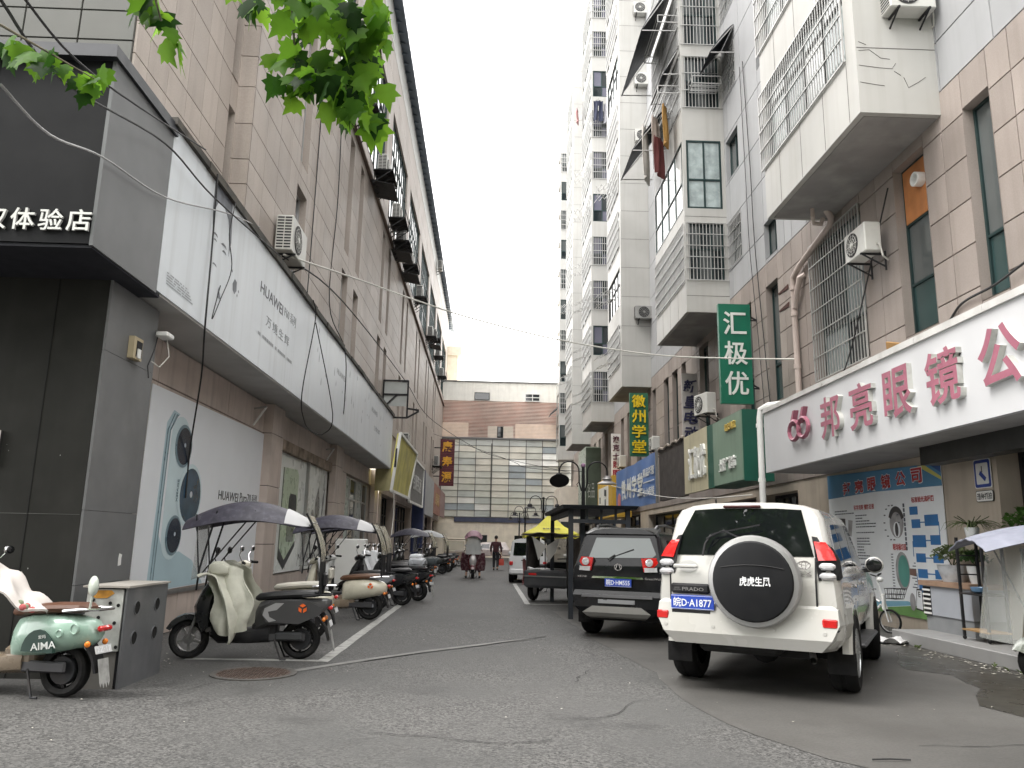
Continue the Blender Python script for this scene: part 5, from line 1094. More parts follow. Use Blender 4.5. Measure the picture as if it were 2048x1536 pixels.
def scooter(name, label, loc, rz, body, seat=seat_black, style='sport', canopy=None, box=None, blanket=None, plate_t='D·83Z12', under=black_plastic, detail=True, group=None, sc=1.05, mirrors=chrome, emblem=None, word=None, shield=None, basket=False, backrest=None, rear_film=None, flap=False, stand_in=True):
    r_ = root(name, label, 'scooter', loc, R(rz), group); r_.scale = (sc,)*3
    shield = shield or body; n = 12 if detail else 8; wr = .232; wb = 1.30
    def wh(y):
        M_ = T(0,y,wr) @ RY(R(90)); h = .055
        o = part('wheel', MB().lathe([(wr*.68,-h*.8),(wr*.86,-h),(wr*.96,-h*.7),(wr,-h*.2),(wr,h*.2),(wr*.96,h*.7),(wr*.86,h),(wr*.68,h*.8)], 24 if detail else 14, M_, caps=False), black_rubber, r_)
        m = MB(); m.M = M_; m.lathe([(wr*.70,-h*.6),(wr*.70,h*.6),(wr*.62,h*.5),(wr*.62,-h*.5)], 20, caps=False); m.lathe([(wr*.26,-h*.9),(wr*.28,0),(wr*.26,h*.9)], 12)
        for k in range(5):
            a = 2*math.pi*k/5; c, s = math.cos(a), math.sin(a); m.bar((c*.04,s*.04,0),(c*wr*.66,s*wr*.66,0),.028)
        part('rim', m, steel if y else dark_metal, o); return o
    rw = wh(0); wh(wb)
    part('hub_motor', MB().lathe([(.12,-.05),(.13,0),(.12,.05),(.05,.06)], 16, T(0,0,wr)@RY(R(90))), dark_metal, r_)
    for sg in (-1, 1): part('swing_arm', MB().cbox((sg*.085,.16,wr+.03),(.035,.44,.10),.015), mat('arm_grey', (.07,.07,.075), .45, .4, var=.1), r_)
    # chassis, foot board, fork
    part('floorboard', MB().loft([sup(.36,.30,.11,.12,n),sup(.6,.27,.09,.15,n),sup(.95,.27,.09,.14,n),sup(1.03,.32,.08,.10,n)]), under, r_)
    part('fork', MB().tube([(.075,1.30,wr),(.075,1.20,.58)], .02, 6).tube([(-.075,1.30,wr),(-.075,1.20,.58)], .02, 6).tube([(0,1.19,.6),(0,1.07,.98)], .03, 6), steel, r_)
    fd = []
    for k in range(9):
        a = R(25+135*k/8); c, s = math.cos(a), math.sin(a); rr = wr+.04
        fd.append([(x,1.30+c*(rr+dz),wr+s*(rr+dz)) for x, dz in ((-.085,-.05),(-.075,.01),(0,.025),(.075,.01),(.085,-.05),(.07,-.03),(0,.005),(-.07,-.03))])
    part('front_fender', MB().loft(fd), shield, r_)
    # leg shield and nose
    if style == 'retro': sec = [(.36,1.06,.05,.16),(.48,1.07,.07,.20),(.68,1.07,.09,.205),(.86,1.05,.08,.16),(.97,1.03,.06,.10)]
    else: sec = [(.34,1.10,.05,.10),(.46,1.13,.10,.16),(.64,1.13,.13,.19),(.82,1.08,.11,.17),(.96,1.03,.07,.10)]
    rings = []
    for z, y, hd, hw in sec:
        rings.append([(hw*math.copysign(abs(math.cos(a))**.75, math.cos(a)), y+hd*math.copysign(abs(math.sin(a))**.75, math.sin(a)), z-.04*math.sin(a)) for a in [2*math.pi*k/n for k in range(n)]])
    part('leg_shield', MB().loft(rings), shield, r_); part('inner_panel', MB().cbox((0,.985,.62),(.26,.04,.5),.02), under, r_)
    hb = part('handlebar', MB().tube([(-.34,.93,1.06),(-.22,.98,1.07),(-.08,1.03,1.03),(.08,1.03,1.03),(.22,.98,1.07),(.34,.93,1.06)], .014, 6), chrome if mirrors is chrome else black_plastic, r_)
    for sg in (-1, 1):
        part('grip', MB().tube([(sg*.22,.98,1.07),(sg*.36,.92,1.06)], .02, 7), black_rubber, hb)
        part('brake_lever', MB().tube([(sg*.2,1.02,1.06),(sg*.33,.985,1.05)], .007, 4), steel, hb)
        mr_ = part('mirror', MB().ell((sg*.30,.99,1.26), (.065,.022,.045), 10, 6).tube([(sg*.2,1.0,1.08),(sg*.24,1.03,1.17),(sg*.29,1.0,1.24)], .007, 5), mirrors, r_)
        part('mirror_glass', MB().ell((sg*.30,.972,1.26), (.055,.012,.037), 10, 4), glass('mirror_black', (.012,.013,.014)), mr_)
    hc = part('handlebar_cowl', MB().loft([sup(.93,1.03,.035,.06,n),sup(1.0,1.04,.06,.12,n),sup(1.08,1.02,.06,.11,n),sup(1.13,1.0,.04,.07,n)]), shield, r_)
    part('headlight', MB().ell((0,1.125,1.0) if style == 'sport' else (0,1.15,.99), (.075,.04,.055), 12, 6), clear_lens, hc)
    # rear body and seat
    if style == 'retro': bs = [(-.30,.56,.05,.06),(-.24,.56,.11,.12),(-.08,.56,.155,.175),(.14,.54,.18,.19),(.34,.52,.19,.175),(.46,.48,.2,.13),(.50,.45,.18,.10)]
    else: bs = [(-.34,.66,.035,.05),(-.28,.64,.07,.10),(-.10,.58,.13,.155),(.15,.56,.155,.175),(.40,.54,.155,.165),(.50,.49,.17,.12),(.54,.44,.14,.09)]
    part('rear_body', MB().loft([sup(y, z, hh, hw, n, 2.4 if style == 'retro' else 3.6) for y, z, hh, hw in bs]), body, r_, ang=.9 if style == 'retro' else .5)
    st_z = .745 if style == 'retro' else .735
    part('seat', MB().loft([sup(-.20,st_z+.02,.02,.08,n),sup(-.14,st_z+.03,.045,.125,n),sup(.12,st_z+.02,.05,.145,n),sup(.36,st_z,.05,.13,n),sup(.52,st_z-.02,.045,.09,n),sup(.56,st_z-.03,.02,.05,n)]), seat, r_)
    part('grab_rail', MB().tube([(-.13,.0,st_z),(-.14,-.18,st_z+.02),(-.10,-.33,st_z+.02),(.10,-.33,st_z+.02),(.14,-.18,st_z+.02),(.13,.0,st_z)], .014, 6), chrome if style == 'retro' else black_plastic, r_)
    part('tail_light', MB().cbox((0,-.335,.60),(.17,.05,.05),.015), red_lens, r_)
    for sg in (-1, 1): part('indicator', MB().ell((sg*.12,-.27,.47), (.028,.025,.028), 8, 5), amber_lens, r_)
    fl_ = part('rear_fender', MB().loft([[(-.07,-.20,.50),(.07,-.20,.50),(.07,-.18,.48),(-.07,-.18,.48)],[(-.075,-.30,.36),(.075,-.30,.36),(.075,-.28,.35),(-.075,-.28,.35)],[(-.07,-.34,.22),(.07,-.34,.22),(.07,-.32,.22),(-.07,-.32,.22)]]), black_plastic, r_)
    plate(r_, plate_t, 0, -.345, .42, R(-18), .22, mat('plate_white', (.6,.6,.6), .4, var=.1)) if detail else part('number_plate', MB().cbox((0,-.345,.42),(.2,.01,.12),.003), mat('plate_white', (.6,.6,.6), .4), r_)
    if flap:
        m = MB().prism([(-.07,0),(.07,0),(.07,-.2),(.05,-.24),(.035,-.2),(.02,-.25),(0,-.2),(-.02,-.25),(-.04,-.2),(-.06,-.24),(-.07,-.2)], 0, .004, T(0,-.35,.34)@RX(R(-12))@OR['F'].to_4x4()); part('mud_flap', m, mat('flap_grey', (.3,.3,.29), .6, var=.3, vs=12), r_)
    part('centre_stand', MB().tube([(-.10,.30,.24),(-.14,.20,.01),(-.14,.14,.01)], .012, 5).tube([(.10,.30,.24),(.14,.20,.01),(.14,.14,.01)], .012, 5), dark_metal, r_)
    part('battery_box', MB().cbox((0,.42,.33),(.2,.3,.2),.03), under, r_)
    if emblem:
        for sg, fc in ((-1,'S'),(1,'L')):
            m = MB(); Q2 = T(sg*.178,-.02,.60) @ RZ(R(8)*sg) @ OR[fc].to_4x4()
            for a in (90,210,330):
                b0, b1 = R(a-48), R(a+48); m.prism([(.012*math.cos(R(a)),.012*math.sin(R(a))),(.05*math.cos(b0),.05*math.sin(b0)),(.055*math.cos(R(a)),.055*math.sin(R(a))),(.05*math.cos(b1),.05*math.sin(b1))], -.012, .006, Q2)
            part('emblem', m, mat('emblem_orange', (.75,.13,.02), .4), r_)
    if box: b_ = part('top_box', MB().loft([sup(-.52,.93,.06,.12,12),sup(-.48,.93,.11,.16,12),sup(-.30,.93,.12,.18,12),sup(-.17,.93,.10,.15,12),sup(-.14,.93,.06,.11,12)]), box, r_); box and part('top_box_band', MB().loft([sup(-.525,.90,.012,.14,12,3),sup(-.30,.90,.014,.187,12,3),sup(-.135,.90,.012,.13,12,3)]), black_plastic, b_)
    if backrest: part('backrest', MB().cbox((0,-.24,.93),(.24,.06,.17),.03).bar((-.05,-.22,.76),(-.05,-.235,.86),.02).bar((.05,-.22,.76),(.05,-.235,.86),.02), backrest, r_)
    if basket: part('basket', MB().cbox((0,1.27,.80),(.3,.2,.22),.02), dark_metal, r_)
    if blanket:
        def bf(u, v):
            x = (u-.5)*.82; w_ = 1-.15*v+.12*math.sin(v*3.1)
            if v < .18: y, z = 1.16-.22*v/.18, 1.06+.03*math.sin(v/.18*math.pi)
            else: t = (v-.18)/.82; y, z = .94-.16*math.sin(t*2.4)-.04*t, 1.06-.80*t
            z -= .10*abs(u-.5)*2*(1-v*.4); f = .03*math.sin(u*15+v*4)+.018*math.sin(u*27-v*7)+.012*abs(math.sin(u*40))*abs(math.sin(v*36))
            return (x*w_, y+f-.05*math.cos((u-.5)*3), z+.012*math.sin(u*23+v*15))
        bl = part('wind_blanket', MB().slab(bf, 26, 24, .018), blanket, r_, ang=1.4)
        for sg in (-1, 1):
            part('blanket_side', MB().slab(lambda u, v: (sg*(.24+.07*math.sin(v*2.6)+.025*math.sin(u*11+v*5)+.012*abs(math.sin(u*16))*abs(math.sin(v*26))), 1.06-(.36+.10*math.sin(v*3))*u-.10*v+.03*math.sin(v*9), 1.05-(.62+.14*math.sin(u*2.8))*v-.03*math.sin(u*7)), 18, 20, .022*sg), blanket, bl, ang=1.4)
        for sg in (-1, 1): part('hand_muff', MB().loft([sup(.84,1.04,.05,.08,10),sup(.92,1.06,.085,.10,10),sup(1.02,1.06,.08,.09,10),sup(1.07,1.06,.04,.05,10)]), blanket, bl, (sg*.27,0,0))
    if canopy:
        cm, rear_c = canopy
        def cf(u, v): y = 1.42-1.5*v; w_ = .36*(.62+.38*math.sin(min(1,max(0,.12+v*.95))*math.pi)**.5); x = (u-.5)*2*w_; z = 1.60+.26*math.sin(min(1, .03+v*.98)*math.pi)**.9-.24*(abs(u-.5)*2)**2.4*math.sin(min(1, .1+v*.9)*math.pi)**.5; return (x, y, z)
        cp_ = part('canopy', MB().slab(cf, 14, 20, .012), cm, r_, ang=1.2)
        if rear_c: part('canopy_rear', MB().slab(lambda u, v: tuple(Vector(cf(u, .78+.22*v))+Vector((0,0,.016))), 12, 8, .006), rear_c, cp_, ang=1.2)
        for sg in (-1, 1):
            sts = []
            m = MB(); m.tube([(sg*.20,1.22,.80),(sg*.22,1.20,1.05),(sg*.25,1.05,1.72)], .012, 6); m.tube([(sg*.24,1.16,1.0),(sg*.26,.6,1.74)], .009, 5); m.tube([(sg*.26,1.28,1.68),(sg*.25,1.20,1.0)], .009, 5)
            m.tube([(sg*.26,.0,1.72),(sg*.20,-.12,1.5),(sg*.17,-.20,1.2),(sg*.14,-.20,.78)], .014, 6)
            part('canopy_strut', m, dark_metal, cp_, kind='stuff')
        part('cross_strut', MB().tube([(-.25,1.05,1.72),(.25,1.05,1.72)], .01, 5), dark_metal, cp_)
        part('windscreen', MB().slab(lambda u, v: ((u-.5)*.62*(1-.15*v), 1.26-.02*v+.05*(1-(2*u-1)**2), .92+.74*v), 8, 6, .004), film_c, cp_)
        part('rear_curtain', MB().slab(lambda u, v: ((u-.5)*.46, -.03-.18*math.sin(v*1.7), 1.70-.55*v), 8, 8, .004), rear_film or film_h, cp_); part('rear_curtain_lower', MB().slab(lambda u, v: ((u-.5)*.36, -.215-.01*math.sin(u*9), 1.15-.4*v), 8, 4, .02), seat_black, cp_)
    if word: part('lettering', text_mesh(word[0], word[1], word[2], mat('word_white', (.7,.72,.7), .4, var=0), .002, .03), None, r_, word[3], OR['S'].to_4x4() @ RZ(word[4]))
    return r_
mint = paint('mint_paint', (.29,.42,.35)); cream_p = paint('cream_paint', (.56,.53,.43)); blk_p = paint('black_scooter_paint', (.016,.017,.019)); gun = paint('gunmetal_paint', (.045,.045,.047), .4); silver_p = paint('silver_grey_paint', (.20,.21,.23)); white_p = paint('white_scooter_paint', (.6,.61,.6)); brown_p = paint('taupe_paint', (.19,.15,.11)); maroon = paint('maroon_paint', (.09,.02,.025)); pale_p = paint('pale_grey_green', (.34,.37,.33))
# mint scooter cut by the frame, with floral blanket
S1 = scooter('mint_scooter', 'mint green retro electric scooter with white AIMA lettering beside the steel cabinet', (-3.93,7.85,0), 80, mint, seat_brown, 'retro', plate_t='2Z·17', under=brown_p, flap=True)
dg = mat('dark_green_decal', (.03,.06,.05), .35)
part('side_decal', MB().loft([[(-.16+.0*k,.16+.155*math.cos(R(a)),.40+.19*math.sin(R(a))) for a in range(0,181,18)] + [(-.16,.0,.395)] for k in (0,)] + [[(-.197,.16+.155*math.cos(R(a)),.40+.19*math.sin(R(a))) for a in range(0,181,18)] + [(-.197,.0,.395)]]), dg, S1, smooth=False)
part('lettering', text_mesh('AIMA', .24, .062, mat('word_white', (.7,.72,.7), .4, var=0), .003, .004), None, S1, (-.199,.10,.455), OR['S'].to_4x4() @ RZ(R(8)))
part('lettering', text_mesh('爱玛', .07, .03, mat('word_white', (1,1,1)), .003, .0), None, S1, (-.199,.12,.53), OR['S'].to_4x4() @ RZ(R(8)))
for y, z, a, rr in ((-.16,.60,.0,.042),(-.03,.56,.0,.03)): part('badge_ring', MB().lathe([(rr*1.15,0),(rr*1.15,.02),(rr,.024),(rr*.9,.016)], 18, T(-.165 if y > -.1 else -.145,y,z)@RZ(R(-14 if y < -.1 else -4))@OR['S'].to_4x4()), mint, S1)
part('round_mirror', MB().ell((0,0,0), (.075,.035,.09), 14, 8).tube([(0,0,-.09),(.02,.0,-.2)], .01, 5), mat('mint_white', (.55,.6,.54), .35, coat=.4), S1, (-.12,-.26,.97), (0,0,R(60)))
flo = mat('floral_cloth', (.62,.58,.55), .8, var=.2, vs=3); flo2 = mat('floral_red', (.5,.12,.12), .8)
fb = solo('floral_seat_cloth', MB().slab(lambda u, v: (-4.75+.62*u+.03*math.sin(v*9),7.55+.5*v+.04*math.sin(u*8),.76+.50*(1-u)**1.2*(1-.4*abs(v-.5))+.03*math.sin(u*14+v*5)), 18, 14, .02), flo, 'white floral cloth draped over the front of the mint scooter', 'cloth', ang=1.4)
for i in range(14):
    u, v = random.random()*.9+.05, random.random()*.25+.03
    part('flower_print', MB().ell((-4.75+.62*u,7.55+.5*v-.03,.78+.50*(1-u)**1.2*(1-.4*abs(v-.5))), (.035,.012,.03), 7, 4), flo2 if i % 3 else mat('floral_green', (.25,.3,.2), .8), fb)
# black scooter with canopy
S2 = scooter('black_canopy_scooter', 'black electric scooter with speckled rain canopy and cream quilted blanket beside the phone poster', (-2.33,10.42,0), 95, gun, seat_black, 'sport', (spd, mat('canopy_grey_edge', (.45,.45,.46), .5)), None, quilt, 'D·09K71', shield=blk_p, emblem=True, mirrors=black_plastic, flap=True, backrest=seat_black)
part('side_stripe', MB().prism([(-.42,.60),(-.30,.66),(-.20,.66),(-.28,.58),(-.38,.56),(-.36,.50),(-.28,.46),(-.36,.44),(-.44,.52)], 0, .004, T(-.176,0,0)@OR['S'].to_4x4()), mat('decal_silver', (.35,.35,.36), .4, .4), S2)
part('motor_cover', MB().cbox((-.09,.13,.27),(.06,.34,.11),.03), mat('cover_grey', (.06,.062,.066), .45, .3), S2); part('side_panel', MB().prism([(-.40,.44),(-.02,.42),(.22,.52),(.26,.60),(.10,.68),(-.34,.69),(-.46,.56)], 0, .008, T(-.168,0,0)@OR['S'].to_4x4()), mat('panel_graphite', (.05,.05,.052), .4, var=.1, coat=.3), S2)
# pale moped behind it
scooter('pale_moped', 'cream moped with chrome mirrors half hidden behind the black canopy scooter', (-2.62,12.35,0), 92, cream_p, mat('seat_pale', (.5,.48,.42), .5), 'retro', plate_t='D·55C2', mirrors=chrome, backrest=mat('seat_pale', (1,1,1)))
# cream scooter with canopy
S3 = scooter('cream_canopy_scooter', 'cream retro scooter with brown seat and dark canopy behind the black canopy scooter', (-2.2,15.48,0), 88, cream_p, mat('seat_tan', (.14,.07,.04), .45, var=.1), 'retro', (spd, mat('canopy_grey_edge', (.45,.45,.46), .5)), None, None, 'D·7715', under=brown_p, emblem=True, mirrors=black_plastic)
part('hub_cover', MB().cbox((-.075,.02,.25),(.03,.2,.07),.03), silver_p, S3); part('raincoat', MB().slab(lambda u, v: (-.22+.3*u,.93-.12*v+.03*math.sin(u*12),1.05-.5*v+.04*math.sin(u*5)), 10, 12, .012), mat('white_cloth', (.6,.61,.63), .7, var=.1), S3, ang=1.3)
scooter('grey_canopy_scooter', 'dark scooter under a grey spotted canopy just past the cream scooter', (-2.35,17.6,0), 84, silver_p, seat_black, 'sport', (spd, None), None, None, 'D·4420', shield=white_p)
scooter('top_box_scooter', 'black scooter with silver domed top box parked next to the grey canopy scooter', (-1.95,18.9,0), 78, blk_p, seat_black, 'sport', None, mat('box_silver', (.45,.47,.5), .25, .3, coat=.5), None, 'D·6603')
scooter('angled_scooter', 'black angular scooter with chrome rear rack nearest the white line on the left', (-1.7,20.4,0), 68, blk_p, seat_black, 'sport', None, mat('box_smoke', (.06,.07,.075), .2, coat=.6), None, 'D·3381', flap=True)
scooter('dark_scooter', 'dark scooter with chrome mirrors and white apron between the parked scooters', (-2.3,22.3,0), 75, blk_p, seat_black, 'sport', None, None, mat('white_cloth', (1,1,1)), 'D·2219', detail=False)
for i, (x, y, a, lab, kw) in enumerate(((-2.45,24.2,82,'black scooter with white top box between dark scooters on the left',dict(box=mat('box_white', (.6,.62,.65), .3, coat=.4))),(-2.15,28.6,74,'dark scooter with its rear towards the road before the bicycle',{}),(-2.25,31.2,80,'dark scooter under a small grey canopy before the bicycle',dict(canopy=(spd, None))),(-2.0,36.5,80,'black scooter under a pale grey canopy beyond the bicycle',dict(canopy=(mat('canopy_silver', (.32,.33,.34), .5), None))),(-1.85,39.0,76,'black scooter parked right behind the pale canopy scooter',{}),(-2.0,42.0,78,'black scooter with silver mirrors deep in the left row',{}),(-1.9,45.0,80,'small black scooter near the beige shelter on the left',{}),(-2.6,26.0,80,'black scooter standing between the near group and the bicycle',{}))):
    scooter('row_scooter', lab, (x,y,0), a, blk_p if i != 7 else gun, plate_t='D·10%d1' % i, detail=False, group='scooters parked along the left side', **kw)
# beige box shelter trike in the left row
bt = root('beige_cab_tricycle', 'boxy beige cab tricycle parked deep in the left row', 'tricycle', (-2.0,50,0))
bem = mat('beige_cab', (.55,.48,.38), .5, var=.1)
part('cab_roof', MB().cbox((0,0,1.62),(1.5,2.0,.1),.04), bem, bt); part('cab_body', MB().cbox((0,0,.55),(1.3,1.9,.6),.06), mat('cab_brown', (.25,.2,.16), .5), bt)
for sx in (-.68,.68):
    for sy in (-.9,.9): part('cab_post', MB().bar((sx,sy,.8),(sx,sy,1.6),.08), bem, bt)
    part('wheel', MB().lathe([(.2,-.06),(.24,-.05),(.25,0),(.24,.05),(.2,.06)], 16, T(sx*.8,-.7,.25)@RY(R(90))), black_rubber, bt)
part('rear_window', MB().box(-.6,.6,-.93,-.92,.9,1.5), film_h, bt)
# bicycle builder
def bicycle(name, label, loc, rz, fm, r=.33, fold=False, group=None):
    b = root(name, label, 'bicycle', loc, R(rz), group); wb = 1.02 if not fold else .78
    for y in (0, wb):
        o = part('wheel', MB().tube([(0,y+r*math.cos(R(a)),r+.01+r*math.sin(R(a))) for a in range(0,361,15)], .022, 6, False), black_rubber, b)
        m = MB()
        for k in range(12): a = R(30*k); m.tube([(0,y,r+.01),(0,y+r*.95*math.cos(a),r+.01+r*.95*math.sin(a))], .003, 3)
        m.tube([(0,y+r*.93*math.cos(R(a)),r+.01+r*.93*math.sin(R(a))) for a in range(0,361,20)], .012, 5, False); part('rim', m, steel, o)
    hx = wb-.16
    part('frame', MB().tube([(0,.42,.30),(0,hx,.78 if not fold else .5)], .022, 7).tube([(0,.42,.30),(0,.26,.80)], .02, 7).tube([(0,.28,.72),(0,hx-.02,.86 if not fold else .55)], .018, 6).tube([(.05,0,r),(.04,.26,.74)], .01, 5).tube([(-.05,0,r),(-.04,.26,.74)], .01, 5).tube([(.05,0,r),(.04,.42,.30)], .011, 5).tube([(-.05,0,r),(-.04,.42,.30)], .011, 5), fm, b)
    part('fork', MB().tube([(.05,wb,r),(.04,hx+.03,.66)], .012, 5).tube([(-.05,wb,r),(-.04,hx+.03,.66)], .012, 5).tube([(0,hx+.03,.64),(0,hx-.05,1.0)], .018, 6), fm, b)
    part('handlebar', MB().tube([(-.30,hx-.20,1.03),(-.2,hx-.08,1.05),(0,hx-.05,1.0),(.2,hx-.08,1.05),(.30,hx-.20,1.03)], .013, 6), black_plastic, b)
    part('saddle', MB().loft([sup(.10,.88,.02,.08,8),sup(.18,.90,.035,.09,8),sup(.36,.90,.025,.03,8),sup(.40,.89,.012,.015,8)]), seat_black, b)
    part('crank', MB().tube([(-.08,.42,.30),(.08,.42,.30)], .015, 6).lathe([(.09,-.004),(.09,.004)], 16, T(.05,.42,.30)@RY(R(90))).bar((.08,.42,.30),(.08,.52,.18),.015).bar((-.08,.42,.30),(-.08,.32,.42),.015), dark_metal, b)
    for sx, y, z in ((.12,.52,.18),(-.12,.32,.42)): part('pedal', MB().cbox((sx,y,z),(.09,.07,.02),.005), black_plastic, b)
    part('mudguard', MB().loft([[(x,r*1.1*math.cos(R(a)),r+.01+r*1.1*math.sin(R(a))) for x in (-.03,.03)] + [(x,r*1.13*math.cos(R(a)),r+.01+r*1.13*math.sin(R(a))) for x in (.03,-.03)] for a in range(30,200,20)]), fm, b)
    if fold:
        k = MB()
        for z in (.62,.70,.80):
            s_ = .8+.25*(z-.62)/.18; k.tube([(-.15*s_,wb+.02-.0,z),(.15*s_,wb+.02,z),(.15*s_,wb+.26*s_,z),(-.15*s_,wb+.26*s_,z),(-.15*s_,wb+.02,z)], .006, 4)
        for x in (-.14,-.07,0,.07,.14):
            k.tube([(x*.85,wb+.02,.62),(x,wb+.02,.80)], .004, 4); k.tube([(x*.85,wb+.22,.62),(x,wb+.28,.80)], .004, 4); k.tube([(x*.85,wb+.02,.62),(x*.85,wb+.22,.62)], .004, 4)
        for y in (.08,.15,.22):
            for sx in (-1,1): k.tube([(sx*.125,wb+y,.62),(sx*.155,wb+y,.8)], .004, 4)
        part('basket', k, black_plastic, b)
        part('front_panel', MB().cbox((0,hx+.06,.55),(.10,.05,.3),.02), white_paint, b); part('rear_case', MB().cbox((0,.30,.42),(.10,.24,.16),.03), white_paint, b); part('bell_lamp', MB().ell((0,hx+.02,.95),(.06,.06,.05),8,5), white_paint, b)
    return b
bicycle('silver_bicycle', 'silver bicycle standing among the scooters on the left', (-2.55,34.1,0), 62, mat('bike_silver', (.38,.39,.4), .3, .7))
bicycle('folding_ebike', 'small white folding electric bike with black basket behind the white SUV', (6.98,15.25,0), -148, white_p, .2, True)
# small bicycle-like second moped on the right: white with black top box
scooter('white_moped', 'white moped with black and white top box in front of the grey tricycle', (1.62,25.0,0), -60, white_p, seat_black, 'sport', None, mat('box_white', (.6,.62,.65), .3, coat=.4), None, 'D·8830', detail=False)
# ---- dusty dark tricycle with canopy
TR = root('grey_cargo_tricycle', 'dusty dark cargo tricycle with ragged canopy beside the metal shelter', 'tricycle', (1.80,21.2,0), R(-25)); TR.scale = (1.05,)*3
tg = mat('trike_grey', (.055,.057,.062), .5, .2, var=.15, dirt=.3, dcol=(.14,.13,.12), ds=3); cloth = mat('trike_cloth', (.10,.085,.08), .85, var=.3, vs=4, dirt=.3, dcol=(.22,.2,.18), ds=4)
part('cargo_box', MB().loft([[(-.5,-.62,.34),(.5,-.62,.34),(.5,.75,.34),(-.5,.75,.34)],[(-.55,-.65,.40),(.55,-.65,.40),(.55,.78,.40),(-.55,.78,.40)],[(-.55,-.66,.72),(.55,-.66,.72),(.55,.78,.72),(-.55,.78,.72)],[(-.52,-.62,.76),(.52,-.62,.76),(.52,.75,.76),(-.52,.75,.76)]]), tg, TR, ang=.4)
part('box_trim', MB().box(-.56,.56,-.675,-.66,.60,.63), steel, TR); part('reflector', MB().box(-.42,-.22,-.685,-.676,.64,.69), red_lens, TR)
for sx in (-.52,.52):
    o = part('wheel', MB().lathe([(.17,-.06),(.23,-.07),(.255,-.03),(.255,.03),(.23,.07),(.17,.06)], 20, T(sx,-.1,.255)@RY(R(90)), caps=False), black_rubber, TR); part('rim', MB().lathe([(.17,-.04),(.16,.03),(.06,.05),(.03,.06)], 16, T(sx,-.1,.255)@RY(R(90) if sx > 0 else R(-90))), steel, o)
    for y in (-.55,.72): part('canopy_post', MB().tube([(sx,y,.74),(sx*1.02,y,1.58)], .016, 5), dark_metal, TR)
    part('side_curtain', MB().slab(lambda u, v: (sx*1.04+.02*math.sin(u*14),-.56+.9*u,1.56-.75*v+.03*math.sin(u*7)), 10, 6, .01), cloth, TR, ang=1.3)
part('front_wheel', MB().lathe([(.17,-.05),(.23,-.055),(.25,0),(.23,.055),(.17,.05)], 20, T(0,1.55,.25)@RY(R(90))), black_rubber, TR)
part('canopy', MB().slab(lambda u, v: ((u-.5)*1.24,-.72+2.3*v,1.60+.06*math.sin(u*math.pi)-.06*v+.012*math.sin(u*21+v*13)), 12, 14, .015), cloth, TR, ang=1.3)
part('torn_flap', MB().add([(-.35,-.66,1.58),(.05,-.70,1.35),(-.15,-.72,1.0),(.4,-.68,1.56),(.3,-.72,1.2),(.1,-.72,.95)], [(0,1,2),(1,3,4),(1,4,5)]), mat('pale_flap', (.32,.31,.29), .8, var=.2), TR, smooth=False)
part('front_body', MB().loft([sup(.8,.45,.15,.3,10),sup(1.2,.5,.16,.22,10),sup(1.45,.6,.25,.16,10)]), tg, TR); part('seat', MB().cbox((0,.45,.86),(.7,.35,.16),.05), seat_black, TR); part('handlebar', MB().tube([(-.35,1.2,1.0),(0,1.3,1.02),(.35,1.2,1.0)], .015, 6).tube([(0,1.3,1.0),(0,1.5,.4)], .025, 6), black_plastic, TR)
part('hanging_cloth', MB().slab(lambda u, v: (-.56-.01*math.sin(v*9),-.70+.25*u,1.0-.6*v+.03*math.sin(u*6)), 6, 8, .01), mat('dull_red_cloth', (.22,.09,.09), .8, var=.3), TR, ang=1.3)
part('windscreen', MB().slab(lambda u, v: ((u-.5)*1.1,1.4-.1*v,.85+.7*v), 4, 4, .004), film_h, TR)
# ---- metal shelter
SH = root('metal_shelter', 'dark steel canopy shelter standing between the tricycle and the black SUV', 'shelter', (2.4,18.5,0))
nav = mat('shelter_navy', (.028,.032,.04), .5, .3, var=.15, dirt=.2)
part('roof', MB().loft([[(1.55,16.1,2.20),(3.05,16.1,2.20),(3.05,21.2,2.20),(1.55,21.2,2.20)],[(1.52,16.05,2.27),(3.1,16.05,2.27),(3.1,21.25,2.27),(1.52,21.25,2.27)]]), nav, SH, w=True, smooth=False)
for x, y in ((1.72,16.3),(2.0,16.6),(1.72,20.9),(2.9,16.3),(2.9,20.9)): part('post', MB().bar((x,y,0),(x,y,2.2),.095), nav, SH, w=True)
part('beam', MB().bar((1.72,16.3,1.95),(2.9,16.3,1.95),.08), nav, SH, w=True); part('beam', MB().bar((1.72,16.3,2.12),(1.72,20.9,2.12),.1), nav, SH, w=True)
for x in (2.05,2.35,2.65): part('hanger', MB().bar((x,16.3,1.95),(x,16.3,2.2),.05), nav, SH, w=True)
